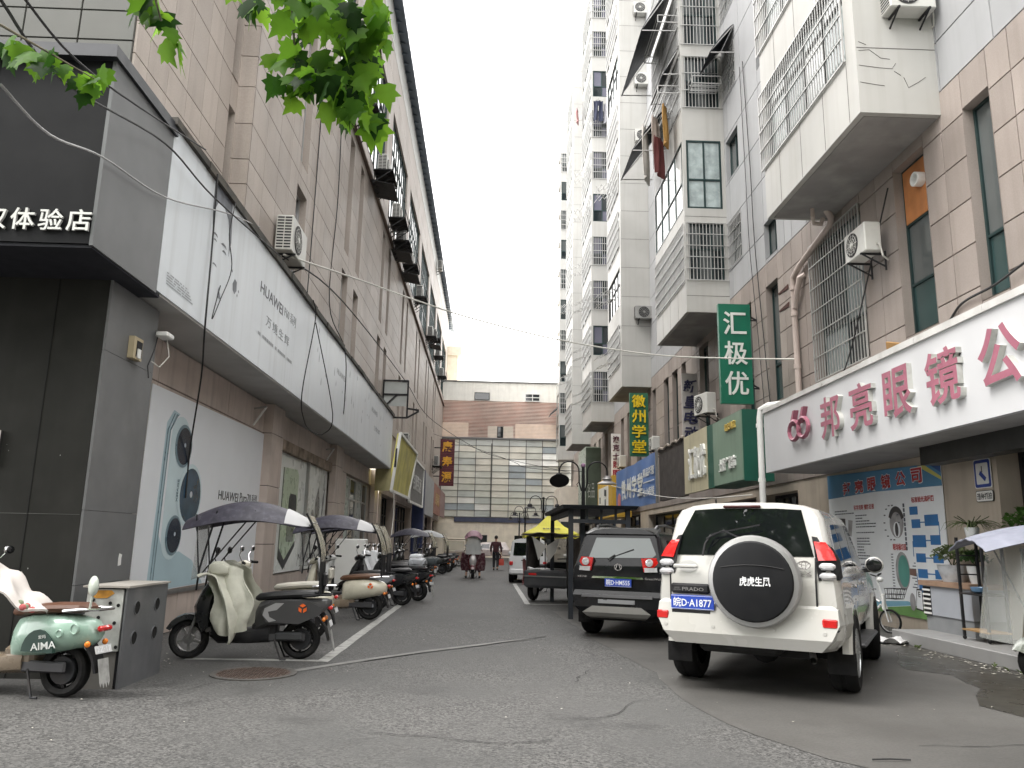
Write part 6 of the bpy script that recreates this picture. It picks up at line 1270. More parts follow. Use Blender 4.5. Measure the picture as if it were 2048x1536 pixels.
# ---- right edge scooter with grey umbrella canopy
S9 = scooter('umbrella_scooter', 'pale scooter with grey umbrella canopy and clear screen at the right edge by the step', (7.85,9.3,0), 87, pale_p, seat_black, 'retro', None, None, None, mirrors=black_plastic, under=black_plastic)
cp_ = part('umbrella_canopy', MB().slab(lambda u, v: ((u-.5)*1.0*(.55+.45*math.sin(min(1,.1+v)*math.pi)**.6),2.0-2.1*v,1.52+.22*math.sin(min(1,.05+v*.95)*math.pi)**.9-.14*(abs(u-.5)*2)**2+.01*math.sin(u*28)), 16, 16, .012), mat('umbrella_grey', (.20,.21,.26), .6, var=.15, vs=6), S9, ang=1.3)
part('clear_screen', MB().slab(lambda u, v: ((u-.5)*.8,1.72-.18*v+.05*(1-(2*u-1)**2),.45+1.05*v), 8, 6, .004), clear('screen_film', (.6,.62,.6), .22, .1), cp_); part('canopy_strut', MB().tube([(.3,1.2,.75),(.36,1.5,1.5)], .01, 5).tube([(-.3,1.2,.75),(-.36,1.5,1.5)], .01, 5).tube([(-.34,1.62,.55),(-.36,1.55,1.5)], .008, 5), dark_metal, cp_)
# ================================================================= air conditioners
ac_white = mat('ac_casing', (.58,.58,.55), .45, var=.06, vs=4, dirt=.2, dcol=(.25,.23,.2), ds=4, streak=.2); ac_dark = mat('ac_grille_dark', (.03,.03,.032), .6, var=.1); ac_grey = mat('ac_casing_grimy', (.30,.30,.29), .5, var=.12, dirt=.5, dcol=(.1,.09,.08), ds=3)
def ac(label, loc, rz, w=.85, h=.58, d=.32, m=None, rack=False, slots=False, group='air conditioner units hung on the facades', pipe=True, tilt=0):
    """outdoor unit: fan side faces local -y, long side along x, bottom centre at origin"""
    m = m or ac_white
    a = root('air_conditioner', label, 'air conditioner', loc, R(rz), group)
    body = part('casing', MB().cbox((0,0,h/2),(w,d,h),.02), m, a)
    fr = h*.40; fx = -w*.12
    part('fan_recess', MB().lathe([(fr,0),(fr,.012),(fr*.93,.013),(fr*.9,.004)], 24, T(fx,-d/2,h/2)@OR['F'].to_4x4()), ac_dark, body)
    g_ = MB()
    for k in (.3,.55,.8): g_.tube([(fx+fr*k*math.cos(R(t)),-d/2-.016,h/2+fr*k*math.sin(R(t))) for t in range(0,361,24)], .005, 4, False)
    for t in range(0,180,30): g_.bar((fx-fr*.92*math.cos(R(t)),-d/2-.017,h/2-fr*.92*math.sin(R(t))),(fx+fr*.92*math.cos(R(t)),-d/2-.017,h/2+fr*.92*math.sin(R(t))),.006)
    part('fan_guard', g_, m, body); part('fan_hub', MB().lathe([(fr*.2,0),(fr*.18,.02)], 12, T(fx,-d/2-.012,h/2)@OR['F'].to_4x4()), m, body)
    if slots:
        sm = MB().box(-.004,.004,-d*.19,d*.19,-.017,.017).mesh('louvre_slot', ac_dark, smooth=False)
        for i in range(11):
            for y in (-d*.22, d*.22): part('louvre_slot', sm, None, body, (-w/2-.001,y,.07+i*(h-.13)/10))
    else:
        part('coil_side', MB().box(-w/2-.006,-w/2,-d*.42,d*.42,.05,h-.05), ac_dark, body)
        for i in range(8): part('coil_fin', MB().box(-w/2-.012,-w/2-.006,-d*.42,d*.42,.06+i*(h-.12)/8,.075+i*(h-.12)/8), m, body)
    for x in (-w*.33, w*.33):
        part('bracket', MB().bar((x,-d/2-.04,-.02),(x,d/2+.14,-.02),.035).bar((x,-d/2,-.03),(x,d/2+.13,-.28),.025).bar((x,d/2+.13,-.35),(x,d/2+.13,.05),.03), dark_metal, a)
    if pipe: part('pipe', MB().tube([(w/2-.02,.05,.15),(w/2+.08,.08,.12),(w/2+.1,.12,-.15),(w/2+.02,d/2+.1,-.2)], .018, 6), wire_white, a)
    if rack:
        k = MB()
        for y in (-d/2-.25, d/2+.1):
            k.bar((-w*.75,y,-.03),(w*.75,y,-.03),.04)
            for x in (-w*.75, w*.75): k.bar((x,y,-.03),(x,y,.5 if y > 0 else .32),.035)
        for x in (-w*.75,-w*.25,w*.25,w*.75): k.bar((x,-d/2-.25,-.03),(x,d/2+.1,-.03),.035); k.bar((x,-d/2-.25,-.03),(x,d/2+.1,-.55),.03)
        k.bar((-w*.75,-d/2-.25,.32),(w*.75,-d/2-.25,.32),.03); k.box(-w*.72,w*.72,-d/2-.24,d/2+.08,-.015,-.005)
        part('rack', k, dark_metal, a)
    return a
LF = -4.68+.03
ac('big white air conditioner with slotted end above the white billboard', (LF+.24,16.15,7.38), 90, 1.25, .78, .36, slots=True)
orde = ['first','second','third','fourth','fifth','sixth','seventh','eighth','ninth','tenth']
for i, (y, z) in enumerate(((23.0,14.85),(27.2,14.75),(31.6,14.8),(33.4,14.5),(37.2,14.8),(43.0,15.0),(51.6,15.0),(55.2,15.8),(59.4,15.5),(64.5,15.0))):
    ac('%s caged air conditioner from the camera on the upper left ledge' % orde[i], (LF+.45,y,z), 90, 1.0, .72, .34, rack=True, slots=i < 3, m=ac_grey if i in (3,) else None)
    if i in (1,3,4,7): part('canopy_sheet', MB().loft([[(-.75,-.5,-.62),(.75,-.5,-.62),(.75,.35,-.45),(-.75,.35,-.45)],[(-.75,-.5,-.60),(.75,-.5,-.60),(.75,.35,-.43),(-.75,.35,-.43)]]), dark_metal, [o for o in bpy.data.objects if o.name.startswith('air_conditioner') and o.parent is None][-1], smooth=False)
ac('air conditioner tucked under the far blue eave of the left building', (LF+.3,60.4,23.0), 90, 1.0, .7, .34)
ac('air conditioner above the faded yellow sign board', (LF+.3,40.6,6.2), 90, 1.0, .72, .34)
ac('air conditioner in a frame beside the dark red vertical sign', (LF+.45,62.5,7.3), 90, 1.1, .8, .36, rack=True)
ac('white air conditioner hung beside the barred window above the optician', (7.58,14.95,7.35), -90, .88, .62, .34)
ac('white air conditioner on the shop wall beside the green vertical sign', (7.45,26.5,5.95), -78, .95, .72, .36)
ac('air conditioner under the near white bay seen from below', (7.45,12.38,11.1), 0, .85, .6, .34)
ac('small air conditioner between the green signs on the pink wall', (7.6,35.6,5.75), -90, .85, .62, .34)
ac('small air conditioner beside the white lighting sign', (7.6,44.5,5.8), -90, .9, .66, .36)
for i, (z, mm, w_) in enumerate(((29.9,None,.9),(25.6,None,.9),(22.3,None,.9),(12.6,ac_grey,1.15))):
    ac(['topmost of the air conditioners on the tall white stair wall','second air conditioner down the tall white stair wall','third air conditioner down the tall white stair wall','dark grimy air conditioner low on the tall white stair wall'][i], (7.72,37.58,z), 0, w_, .68, .36, m=mm)
# empty steel sign frame on the left
sf = root('empty_sign_frame', 'empty rusted steel sign frame sticking out of the left facade', 'sign frame', (-4.3,33.5,6.5))
for p, q in (((-4.6,33.0,8.2),(-3.55,33.0,8.2)),((-4.6,33.0,6.6),(-3.55,33.0,6.6)),((-3.55,33.0,6.6),(-3.55,33.0,8.2)),((-4.6,33.0,6.6),(-4.6,33.0,8.2)),((-4.6,33.0,7.6),(-3.55,33.0,7.6)),((-4.6,33.0,7.0),(-4.0,33.0,7.6)),((-3.55,33.0,7.0),(-3.1,33.4,7.0)),((-3.55,33.0,6.6),(-3.1,33.4,6.95)),((-4.6,34.6,8.2),(-4.6,33.0,8.2)),((-3.55,33.0,8.2),(-4.6,34.6,8.2))):
    part('bar', MB().bar(p, q, .07), dark_metal, sf, w=True)
part('pale_sheet', MB().box(-4.58,-3.6,33.02,33.04,7.1,8.15), mat('faded_sheet', (.42,.44,.43), .6, var=.1), sf, w=True)
# short rusty stays above the billboard
for i, y in enumerate((17.9,18.9,19.9,20.9,10.9)):
    o = solo('steel_stay', MB().bar((-4.68,y,7.0),(-4.28,y,6.95),.03).bar((-4.68,y,6.78),(-4.3,y,6.93),.025), dark_metal, ('%s rusty steel stay from the near end above the white billboard' % ('second','third','fourth','last','first')[i]), 'bracket', 'steel stays above the billboard')
# ================================================================= cables
def cable(label, pts, r=.012, m=wire_black, name='cable', sag=0):
    P_ = [Vector(p) for p in pts]; out = []
    for i in range(len(P_)-1):
        p0, p1, p2, p3 = P_[max(i-1,0)], P_[i], P_[i+1], P_[min(i+2,len(P_)-1)]
        for k in range(6):
            t = k/6; out.append(.5*((2*p1)+(p2-p0)*t+(2*p0-5*p1+4*p2-p3)*t*t+(3*p1-p0-3*p2+p3)*t**3))
    out.append(P_[-1]); return solo(name, MB().tube(out, r, 5), m, label, 'cable')
cable('white cable strung across the alley from the big air conditioner to the pink wall', [(-4.4,15.6,7.3),(-3.39,19,7.94),(-2.08,20,7.77),(-.56,21,7.59),(1.98,22,7.3),(4.7,22.2,6.99),(6.79,21.9,6.86),(7.9,19.55,6.31)], .022, wire_white)
cable('thin black cable running along the left facade and across the far alley', [(-4.45,15.7,7.3),(-4.45,22.4,8.4),(-4.45,40,9.6),(-4.1,52,9.6),(-1.2,58,8.4),(.84,60,7.86),(6.25,60,6.83)], .02)
cable('black cable slanting over the dark fascia to the billboard coping', [(-3.19,4.5,4.83),(-3.61,6,5.18),(-4.0,8.78,6.13),(-4.0,10.5,6.22),(-4.05,14.14,6.72)], .012)
cable('second black cable crossing the dark fascia above the first', [(-3.41,5,5.25),(-3.66,6.5,5.57),(-4.0,10,6.7)], .011)
cable('grey sagging cable low across the dark fascia', [(-3.45,5,4.54),(-3.68,6,4.71),(-4.03,7.5,5.28),(-4.05,9.05,5.56),(-4.05,11.1,6.26),(-4.1,12.94,6.8)], .011, mat('wire_grey', (.3,.3,.3), .5))
cable('black cable dangling down the near end of the billboard past the poster', [(-4.05,10.65,6.66),(-4.05,10.72,5.53),(-4.0,10.62,4.36),(-4.5,12.0,3.9),(-4.9,12.9,2.9),(-4.93,13.0,2.1)], .014)
cable('thin tangled cable hanging beside the dangling one on the billboard', [(-4.05,11.5,6.6),(-4.03,11.3,6.0),(-4.0,11.45,5.5),(-4.0,11.1,4.9),(-4.02,10.9,4.55),(-4.0,11.05,5.1)], .008)
cable('looped black cable hanging in front of the billboard middle', [(-4.04,16.95,6.74),(-4.02,17.2,6.35),(-3.98,16.3,4.5),(-4.2,17.6,4.1),(-4.3,18.8,4.03),(-4.3,20.2,4.15),(-4.0,19.7,4.6),(-4.02,17.25,6.3)], .013)
cable('black cable dropping down the left facade between slit windows', [(-4.62,21.2,14.4),(-4.62,21.5,11.2),(-4.6,21.2,8),(-4.05,21.05,6.6),(-4.02,21.3,5.2),(-4.5,23.6,4.42)], .014)
cable('long thin cable down the left facade near its first slit window', [(-4.64,18.9,14.4),(-4.63,18.8,9),(-4.6,18.6,6.75)], .013)
cable('pale cable hanging from the yellow sign to the scooters', [(-3.95,33.0,3.5),(-3.9,32.9,2.6),(-3.85,32.2,1.9),(-3.8,31.6,1.5)], .018, wire_white)
cable('thin cable sagging along the right shop signs', [(6.45,41,4.5),(6.4,30,3.36),(6.42,24,2.92),(6.44,19,2.74)], .014, wire_white)
cable('black cable hanging down the pale wall beside the second bay', [(7.92,22.6,17),(7.9,22.25,13.1),(7.88,22.1,10.6),(7.9,21.7,7.1),(7.9,21.4,5.0)], .016)
cable('second black cable beside it dropping to the green shop sign', [(7.92,22.9,17),(7.9,22.7,13.1),(7.86,22.5,10.6),(7.88,22.2,8.0),(7.9,21.9,5.1)], .012)
cable('bundled black cable lying along the optician coping', [(7.5,13.9,4.75),(7.9,13.0,5.3),(7.93,12.43,5.6),(7.9,11.5,5.62),(7.9,10.6,5.75),(7.9,9,5.9)], .022)
cable('black cable slanting down across the barred window', [(7.85,14.3,8.6),(7.8,15.3,7.0),(7.82,16.4,5.6),(7.7,17.2,4.75)], .016)
cable('thin wire from the street lamp back to the far facade', [(3.15,26,3.85),(1.6,34,4.7),(.8,40,5.7),(-4.2,58,9.3)], .012)
# drain pipe on the pink wall
dpp = root('wall_drain_pipe', 'pinkish drain pipe zigzagging down the wall beside the barred window', 'pipe', (7.86,19.3,4.7)); pinkpipe = mat('pink_pipe', (.50,.42,.385), .5, var=.08, dirt=.2)
part('pipe', MB().tube([(7.6,16.7,9.3),(7.82,16.8,9.05),(7.86,16.95,8.95),(7.86,18.8,8.62),(7.86,19.28,8.45),(7.86,19.32,8.2),(7.86,19.3,4.72)], .075, 10), pinkpipe, dpp, w=True)
part('branch_pipe', MB().tube([(7.96,18.75,8.35),(7.85,18.85,8.3),(7.85,19.1,7.95),(7.86,19.25,7.6)], .07, 10), pinkpipe, dpp, w=True)
for z in (8.1,7.4,6.0): part('collar', MB().lathe([(.092,0),(.092,.12)], 12, T(7.86,19.31,z)), pinkpipe, dpp, w=True)
for z in (8.35,7.85): solo('rusty_bracket', MB().prism([(0,0),(.7,.05),(.7,.09),(0,.13)], -.02, .02, T(7.97,19.9,z)@RZ(R(90))@RX(R(90))), mat('rust_dark', (.06,.025,.02), .8, var=.2), ('upper' if z > 8 else 'lower')+' rusty brown bracket sticking out beside the zigzag drain pipe', 'bracket', 'rusty brackets beside the drain pipe')
sv = root('soffit_pipework', 'small white drain trap under the near white bay', 'pipe', (7.3,16.5,9.0)); part('pipe', MB().tube([(7.3,16.6,9.16),(7.3,16.6,8.95),(7.35,16.7,8.85),(7.55,16.75,8.85),(7.6,16.75,9.0)], .05, 8), pinkpipe, sv, w=True)
solo('cardboard_piece', MB().cbox((0,0,0),(.05,.55,.4),.01), mat('cardboard', (.28,.16,.06), .8, var=.2), 'torn brown cardboard piece on the optician coping', 'cardboard', loc=(7.35,13.5,4.98), rot=(R(18),R(-15),R(8)))
# ================================================================= awnings, drying racks, laundry
awn = mat('awning_slate', (.03,.034,.042), .55, .2, var=.15, dirt=.15)
def awning(label, x0, z0, x1, z1, y0, y1):
    r_ = root('window_awning', label, 'awning', (x0,(y0+y1)/2,z0), group='slate awnings on the apartment block')
    part('sheet', MB().slab(lambda u, v: (x0+(x1-x0)*(u**1.0), y0+(y1-y0)*v, z0+(z1-z0)*(u**1.25)+.012*math.cos(v*60)), 8, 24, .02), awn, r_, w=True, ang=1.0)
    for y in (y0+.03, y1-.03): part('strut', MB().bar((x0,y,z1+.05),(x1,y,z1+.02),.03).bar((x0,y,z0-.02),(x1,y,z1+.02),.03), steel_bar, r_, w=True)
awning('big slate awning highest on the second bay', 6.42, 21.9, 5.15, 19.9, 25.2, 29.5)
awning('short curved slate awning over the second bay corner', 6.42, 19.05, 5.85, 18.0, 24.98, 27.0)
awning('lower slate awning at the far side of the second bay', 6.42, 17.9, 5.12, 16.15, 27.1, 29.6)
awning('slate awning over the barred wall window next to the second bay', 7.95, 18.95, 7.1, 17.85, 23.4, 24.85)
awning('small grey awning on the last far bay', 6.45, 14.2, 5.7, 13.5, 73.2, 75)
def dryer(label, P, a0, a1, z, d, n=5):
    m = MB()
    for dd in (0, d):
        m.bar(P(a0,z,dd), P(a1,z,dd), .03); m.bar(P(a0,z+.28,dd), P(a1,z+.28,dd), .025)
    for a in (a0, a1): m.bar(P(a,z,0), P(a,z,d), .03); m.bar(P(a,z+.28,0), P(a,z+.28,d), .025); m.bar(P(a,z,d), P(a,z+.28,d), .025)
    for i in range(1, n): t = i/n; m.bar(P(a0,z,d*t), P(a1,z,d*t), .018)
    return solo('drying_rack', m, steel_bar, label, 'drying rack', 'window drying racks on the apartment block')
dryer('upper steel drying rack on the street face of the second bay', PS, 25.1, 27.6, 20.2, .75); dryer('steel drying rack carrying the hanging laundry', PS, 25.1, 27.9, 17.35, .8); dryer('steel drying rack on the camera side of the second bay', PF(24.95), 6.75, 7.75, 17.3, .6)
def zig(label, y, z, x=6.45):
    m = MB(); n = 4
    for i in range(n):
        for zz in (z, z-.55): m.bar((x-.28*i,y,zz-.12*i),(x-.28*(i+1),y+.9,zz-.12*(i+1)),.022); m.bar((x-.28*i,y+.9,zz-.12*i),(x-.28*(i+1),y,zz-.12*(i+1)),.022)
    for i in range(5): m.bar((x-.26*i,y,z-.12*i),(x-.26*i,y,z-.6-.12*i),.018)
    return solo('folding_drying_rack', m, steel_bar, label, 'drying rack', 'folding drying racks on the far bays')
ZIG = [(49.6,14.3),(49.6,17.6),(49.6,24.2),(49.6,27.0),(52,21.0),(38.4,11.3),(38.4,20.6),(61.5,15.0),(61.5,21.0),(49.8,11.4),(38.4,14.6),(73.2,18.0)]
for i, (y, z) in enumerate(ZIG):
    zig('folding drying rack on the %s bay, %s from the bottom' % ({38:'third',49:'fourth',52:'fourth',61:'fifth',73:'sixth'}[int(y)], orde[sorted([q[1] for q in ZIG if (int(q[0]) in (49,52)) == (int(y) in (49,52)) and (int(q[0]) in (49,52) or int(q[0]) == int(y))]).index(z)]), y, z)
def garment(label, x, y, z, w_, h_, m, rz=0, legs=False):
    def f(u, v):
        t = v; ww = w_*(1-.25*math.sin(t*math.pi)*.5+.1*t); xx = (u-.5)*ww
        return (xx, .05*math.sin(u*9+v*3)+.03*math.sin(u*17), -h_*t+.05*math.sin(u*6)*t-(.0 if not legs else .0))
    mb_ = MB().slab(f, 12, 14, .02) if not legs else MB().slab(lambda u, v: f(u*.45, v), 8, 12, .03).slab(lambda u, v: f(.55+.45*u, v), 8, 12, .03).slab(lambda u, v: f(u, v*.25), 10, 4, .03)
    o = root('hanging_garment', label, 'laundry', (x,y,z), R(rz)); part('cloth', mb_, m, o, ang=1.4); part('hanger', MB().tube([(-w_*.4,0,-.02),(0,0,.10),(w_*.4,0,-.02)], .008, 4).tube([(0,0,.1),(0,0,.22)], .006, 4), dark_metal, o); return o
cl = lambda n, c: mat(n, c, .85, var=.12, vs=4)
garment('pale grey garment hung foremost on the second bay rack', 5.72, 27.4, 17.2, .9, 2.1, cl('cloth_pale', (.45,.43,.40)), 70); garment('taupe garment in the middle of the laundry', 5.95, 26.6, 17.2, .7, 1.6, cl('cloth_taupe', (.36,.31,.28)), 60); garment('orange garment beside the taupe one in the laundry', 6.12, 25.8, 17.2, .6, 1.5, cl('cloth_orange', (.32,.18,.05)), 70); garment('dark red garment hanging lowest in the laundry', 6.0, 26.4, 16.3, .6, 1.5, cl('cloth_darkred', (.10,.025,.025)), 50)
garment('dark navy trousers drying outside the fourth bay', 6.9, 48.6, 31.4, .62, 1.5, cl('cloth_navy', (.02,.025,.05)), 0, True); garment('grey trousers drying beside the navy pair', 7.55, 48.6, 31.2, .55, 1.5, cl('cloth_grey', (.25,.25,.27)), 0, True); garment('red and white clothes on the upper fourth bay rack', 6.0, 53.4, 33.5, .8, 1.0, cl('cloth_pinkish', (.5,.25,.25)), 80)
# ================================================================= street lamps
def lamp(label, x, y, tilt=0):
    l = root('street_lamp', label, 'street lamp', (x,y,0), 0, 'black twin-arm street lamps on the right')
    bk = mat('lamp_black', (.015,.015,.017), .45, .3, var=.1)
    part('pole', MB().tube([(0,0,0),(0,0,.6),(0,0,4.0)], [.10,.075,.055], 10).lathe([(.13,0),(.12,.3),(.08,.4)], 10), bk, l)
    part('finial', MB().ell((0,0,4.05),(.08,.08,.08),8,5), bk if tilt == 0 else mat('lilac_cloth', (.3,.18,.28), .7), l)
    for sg in (-1, 1):
        arm = [(sg*.06,0,3.2),(sg*.14,0,3.5),(sg*.14,0,3.85)]+[(sg*(.14+.33-.33*math.cos(R(a))),0,3.85+.33*math.sin(R(a))) for a in range(20,181,20)]+[(sg*.80,0,3.72)]
        a_ = part('arm', MB().tube(arm, .025, 7), bk, l)
        hx = sg*.80
        M_ = T(hx,0,3.55) if not (tilt and sg < 0) else T(hx,0,3.6) @ RX(R(-38))
        part('lamp_shade', MB().lathe([(.33,-.10),(.31,-.08),(.15,.0),(.13,.02),(.17,.06),(.13,.10),(.12,.15),(.05,.17)], 20, M_), bk if not (tilt and sg > 0) else mat('lamp_shade_pale', (.28,.27,.27), .4, .5), l)
        part('scroll', MB().tube([(sg*.14,0,3.5),(sg*.22,0,3.42),(sg*.18,0,3.34)], .014, 5), bk, l)
lamp('nearest twin-arm street lamp with one shade hanging askew', 3.15, 26, 1); lamp('second twin-arm street lamp beside the yellow tent', 3.25, 46); lamp('third twin-arm street lamp beyond the yellow tent', 2.85, 60); lamp('farthest twin-arm street lamp near the glazed building', 2.9, 72)
# ================================================================= yellow tent
tn = root('yellow_tent', 'yellow pop-up canopy tent with black lettering beyond the street lamp', 'tent', (3.6,45.5,0))
ym = mat('tent_yellow', (.58,.54,.06), .6, var=.08, vs=1)
part('roof', MB().add([(2.1,44.1,2.02),(5.1,44.1,2.02),(5.1,47.1,2.02),(2.1,47.1,2.02),(2.85,44.85,2.42),(4.35,44.85,2.42),(4.35,46.35,2.42),(2.85,46.35,2.42),(3.6,45.6,3.15)], [(0,1,5,4),(1,2,6,5),(2,3,7,6),(3,0,4,7),(4,5,8),(5,6,8),(6,7,8),(7,4,8)]), ym, tn, w=True, smooth=False)
part('valance', MB().box(2.1,5.1,44.08,44.1,1.74,2.03).box(2.08,2.1,44.1,47.1,1.74,2.03).box(5.1,5.12,44.1,47.1,1.74,2.03), ym, tn, w=True, smooth=False)
for x in (2.15,5.05):
    for y in (44.15,47.05): part('leg', MB().bar((x,y,0),(x,y,2.0),.05), steel, tn, w=True)
text('lettering', 'Tailg 台铃电动车 跑得更远', 2.7, .2, dark_print, tn, (3.6,44.08,1.88), 'F', .004, .02); part('lettering', text_mesh('台铃电动车', 1.0, .18, dark_print, .004, .02), None, tn, (3.6,44.42,2.27), OR['F'].to_4x4() @ RX(R(-62)), True)
# ================================================================= people
def skin_mesh(name, V, E_, m, sub=2):
    """continuous figure grown along a skeleton: V = [(x,y,z,rx,ry)], E_ = edges, first vertex is the root"""
    me = bpy.data.meshes.new(name); me.from_pydata([v[:3] for v in V], E_, []); o = bpy.data.objects.new(name, me); COL.objects.link(o)
    md = o.modifiers.new('s', 'SKIN'); sb_ = o.modifiers.new('u', 'SUBSURF'); sb_.levels = sub; sb_.render_levels = sub
    for i, v in enumerate(V): me.skin_vertices[0].data[i].radius = (v[3], v[4] if len(v) > 4 else v[3])
    me.skin_vertices[0].data[0].use_root = True
    bpy.context.view_layer.update()
    out = bpy.data.meshes.new_from_object(o.evaluated_get(bpy.context.evaluated_depsgraph_get())); out.name = name
    bpy.data.objects.remove(o); out.materials.clear(); out.materials.append(m)
    for p in out.polygons: p.use_smooth = True
    return out
skin = mat('skin', (.42,.25,.17), .5, var=.06); hair_m = mat('dark_hair', (.015,.012,.01), .6, var=.2, vs=20); jacket = mat('maroon_jacket', (.055,.018,.022), .8, var=.2, vs=8); trou = mat('dark_trousers', (.018,.018,.022), .8, var=.15, vs=8)
PN = root('person', 'person in maroon jacket and dark trousers walking away with a red bag', 'person', (.5,43.3,0), R(-4)); PN.scale = (1.05,)*3
Vb = [(0,0,.92,.13,.10),(0,.01,1.12,.13,.095),(0,.01,1.32,.15,.10),(0,.0,1.43,.06,.055),(0,.02,1.50,.045),(0,.03,1.58,.075,.085),(0,.02,1.66,.06,.07),
      (-.09,.02,.86,.08),(-.10,.10,.48,.055),(-.10,.02,.10,.038),(-.10,.10,.04,.035,.03),(-.10,.20,.025,.03,.02),(.09,-.02,.86,.08),(.10,-.02,.48,.055),(.10,-.22,.12,.038),(.10,-.16,.05,.035,.03),(.10,-.07,.03,.03,.02),
      (-.19,.0,1.36,.055),(-.25,-.03,1.10,.042),(-.25,.06,.86,.032),(-.25,.08,.78,.035,.02),(.19,.0,1.36,.055),(.25,.03,1.10,.042),(.27,.08,.86,.032),(.27,.08,.78,.035,.02)]
Eb = [(0,1),(1,2),(2,3),(3,4),(4,5),(5,6),(0,7),(7,8),(8,9),(9,10),(10,11),(0,12),(12,13),(13,14),(14,15),(15,16),(2,17),(17,18),(18,19),(19,20),(2,21),(21,22),(22,23),(23,24)]
part('body', skin_mesh('body', Vb, Eb, skin), None, PN)
Vj = [(0,.0,.80,.165,.125),(0,.01,1.12,.165,.125),(0,.01,1.32,.175,.12),(0,.0,1.44,.075,.07),(-.20,.0,1.36,.075),(-.265,-.03,1.10,.06),(-.255,.05,.90,.05),(.20,.0,1.36,.075),(.265,.03,1.10,.06),(.275,.07,.90,.05)]
part('jacket', skin_mesh('jacket', Vj, [(0,1),(1,2),(2,3),(2,4),(4,5),(5,6),(2,7),(7,8),(8,9)], jacket), None, PN)
Vt = [(0,.0,1.0,.14,.10),(-.095,.02,.84,.10),(-.10,.10,.48,.078),(-.10,.02,.10,.062),(.095,-.02,.84,.10),(.10,-.02,.48,.078),(.10,-.21,.13,.062)]
part('trousers', skin_mesh('trousers', Vt, [(0,1),(1,2),(2,3),(0,4),(4,5),(5,6)], trou), None, PN)
for sx, y, z in ((-.10,.09,.045),(.10,-.16,.055)): part('shoe', MB().ell((sx,y,z),(.05,.14,.05),10,6), mat('shoe_dark', (.02,.018,.016), .6), PN)
part('hair', MB().ell((0,.0,1.655),(.092,.10,.095),12,8), hair_m, PN)
for sg in (-1, 1): part('ear', MB().ell((sg*.085,.03,1.60),(.012,.02,.03),6,4), skin, PN)
for sx, sy in ((-.25,.085),(.27,.085)):
    f_ = MB()
    for k in range(4): f_.tube([(sx,sy+.03-.02*k,.78),(sx,sy+.035-.02*k,.74),(sx*.97,sy+.03-.02*k,.705)], [.010,.010,.007], 6)
    f_.tube([(sx*.96,sy+.03,.79),(sx*.90,sy+.06,.765),(sx*.89,sy+.06,.74)], [.011,.010,.007], 6)
    part('fingers', f_, skin, PN)
bag = root('carrier_bag', 'red carrier bag held by the walking person', 'bag', (.8,43.35,.25)); redb = mat('red_bag', (.42,.05,.03), .6, var=.15)
part('bag', MB().loft([[(-.13,-.07,0),(.13,-.07,0),(.13,.07,0),(-.13,.07,0)],[(-.15,-.08,.15),(.15,-.08,.15),(.15,.08,.15),(-.15,.08,.15)],[(-.12,-.03,.34),(.12,-.03,.34),(.12,.03,.34),(-.12,.03,.34)]]), redb, bag, ang=1.2); part('handle', MB().tube([(-.07,0,.32),(-.03,0,.48),(0,0,.51),(.03,0,.48),(.07,0,.32)], .01, 5), redb, bag)
# rider coming towards the camera
flm = mat('maroon_floral', (.07,.018,.028), .8, var=.2, vs=6, dirt=.55, dcol=(.4,.3,.3), ds=9)
RS = scooter('ridden_scooter', 'maroon scooter with pink canopy being ridden towards the camera', (-.56,34.3,0), 180, maroon, seat_black, 'retro', (mat('canopy_mauve', (.22,.12,.15), .6), None), None, None, 'D·3017', detail=True)
part('leg_blanket', MB().slab(lambda u, v: ((u-.5)*(.86+.1*math.sin(v*3)),1.02-.25*abs(u-.5)*2+.10*(1-v)-.1*v+.03*math.sin(u*17),.98-.68*v-.10*abs(u-.5)*math.sin(v*3)), 20, 12, .03), flm, RS, ang=1.4)
part('front_cowl', MB().loft([sup(1.18,.72,.22,.12,10),sup(1.26,.66,.2,.14,10),sup(1.30,.60,.1,.08,10)]), mat('cowl_silver', (.33,.31,.31), .35, .3, coat=.4), RS)
PR_ = root('person', 'rider with dark hair seated on the oncoming maroon scooter', 'person', (-.56,34.3,0), R(180)); PR_.scale = (1.05,)*3
Vr = [(0,.15,.80,.14,.11),(0,.18,1.02,.14,.10),(0,.22,1.22,.15,.10),(0,.24,1.33,.055),(0,.26,1.40,.045),(0,.28,1.48,.072,.085),(0,.27,1.56,.06,.07),(-.11,.30,.78,.085),(-.20,.62,.72,.06),(-.26,.70,.20,.042),(-.27,.78,.06,.04,.03),(-.28,.88,.04,.03,.02),(.11,.30,.78,.085),(.20,.62,.72,.06),(.26,.70,.20,.042),(.27,.78,.06,.04,.03),(.28,.88,.04,.03,.02),(-.19,.22,1.26,.06),(-.27,.48,1.10,.045),(-.27,.80,1.06,.036),(-.28,.92,1.07,.035),(.19,.22,1.26,.06),(.27,.48,1.10,.045),(.27,.80,1.06,.036),(.28,.92,1.07,.035)]
part('body', skin_mesh('body', Vr, [(0,1),(1,2),(2,3),(3,4),(4,5),(5,6),(0,7),(7,8),(8,9),(9,10),(10,11),(0,12),(12,13),(13,14),(14,15),(15,16),(2,17),(17,18),(18,19),(19,20),(2,21),(21,22),(22,23),(23,24)], skin), None, PR_)
Vc = [(0,.15,.82,.17,.13),(0,.18,1.02,.165,.12),(0,.22,1.22,.17,.12),(0,.24,1.34,.07),(-.20,.22,1.26,.08),(-.28,.48,1.10,.062),(-.275,.78,1.06,.05),(.20,.22,1.26,.08),(.28,.48,1.10,.062),(.275,.78,1.06,.05)]
part('coat', skin_mesh('coat', Vc, [(0,1),(1,2),(2,3),(2,4),(4,5),(5,6),(2,7),(7,8),(8,9)], cl('cloth_darkcoat', (.06,.055,.06))), None, PR_)
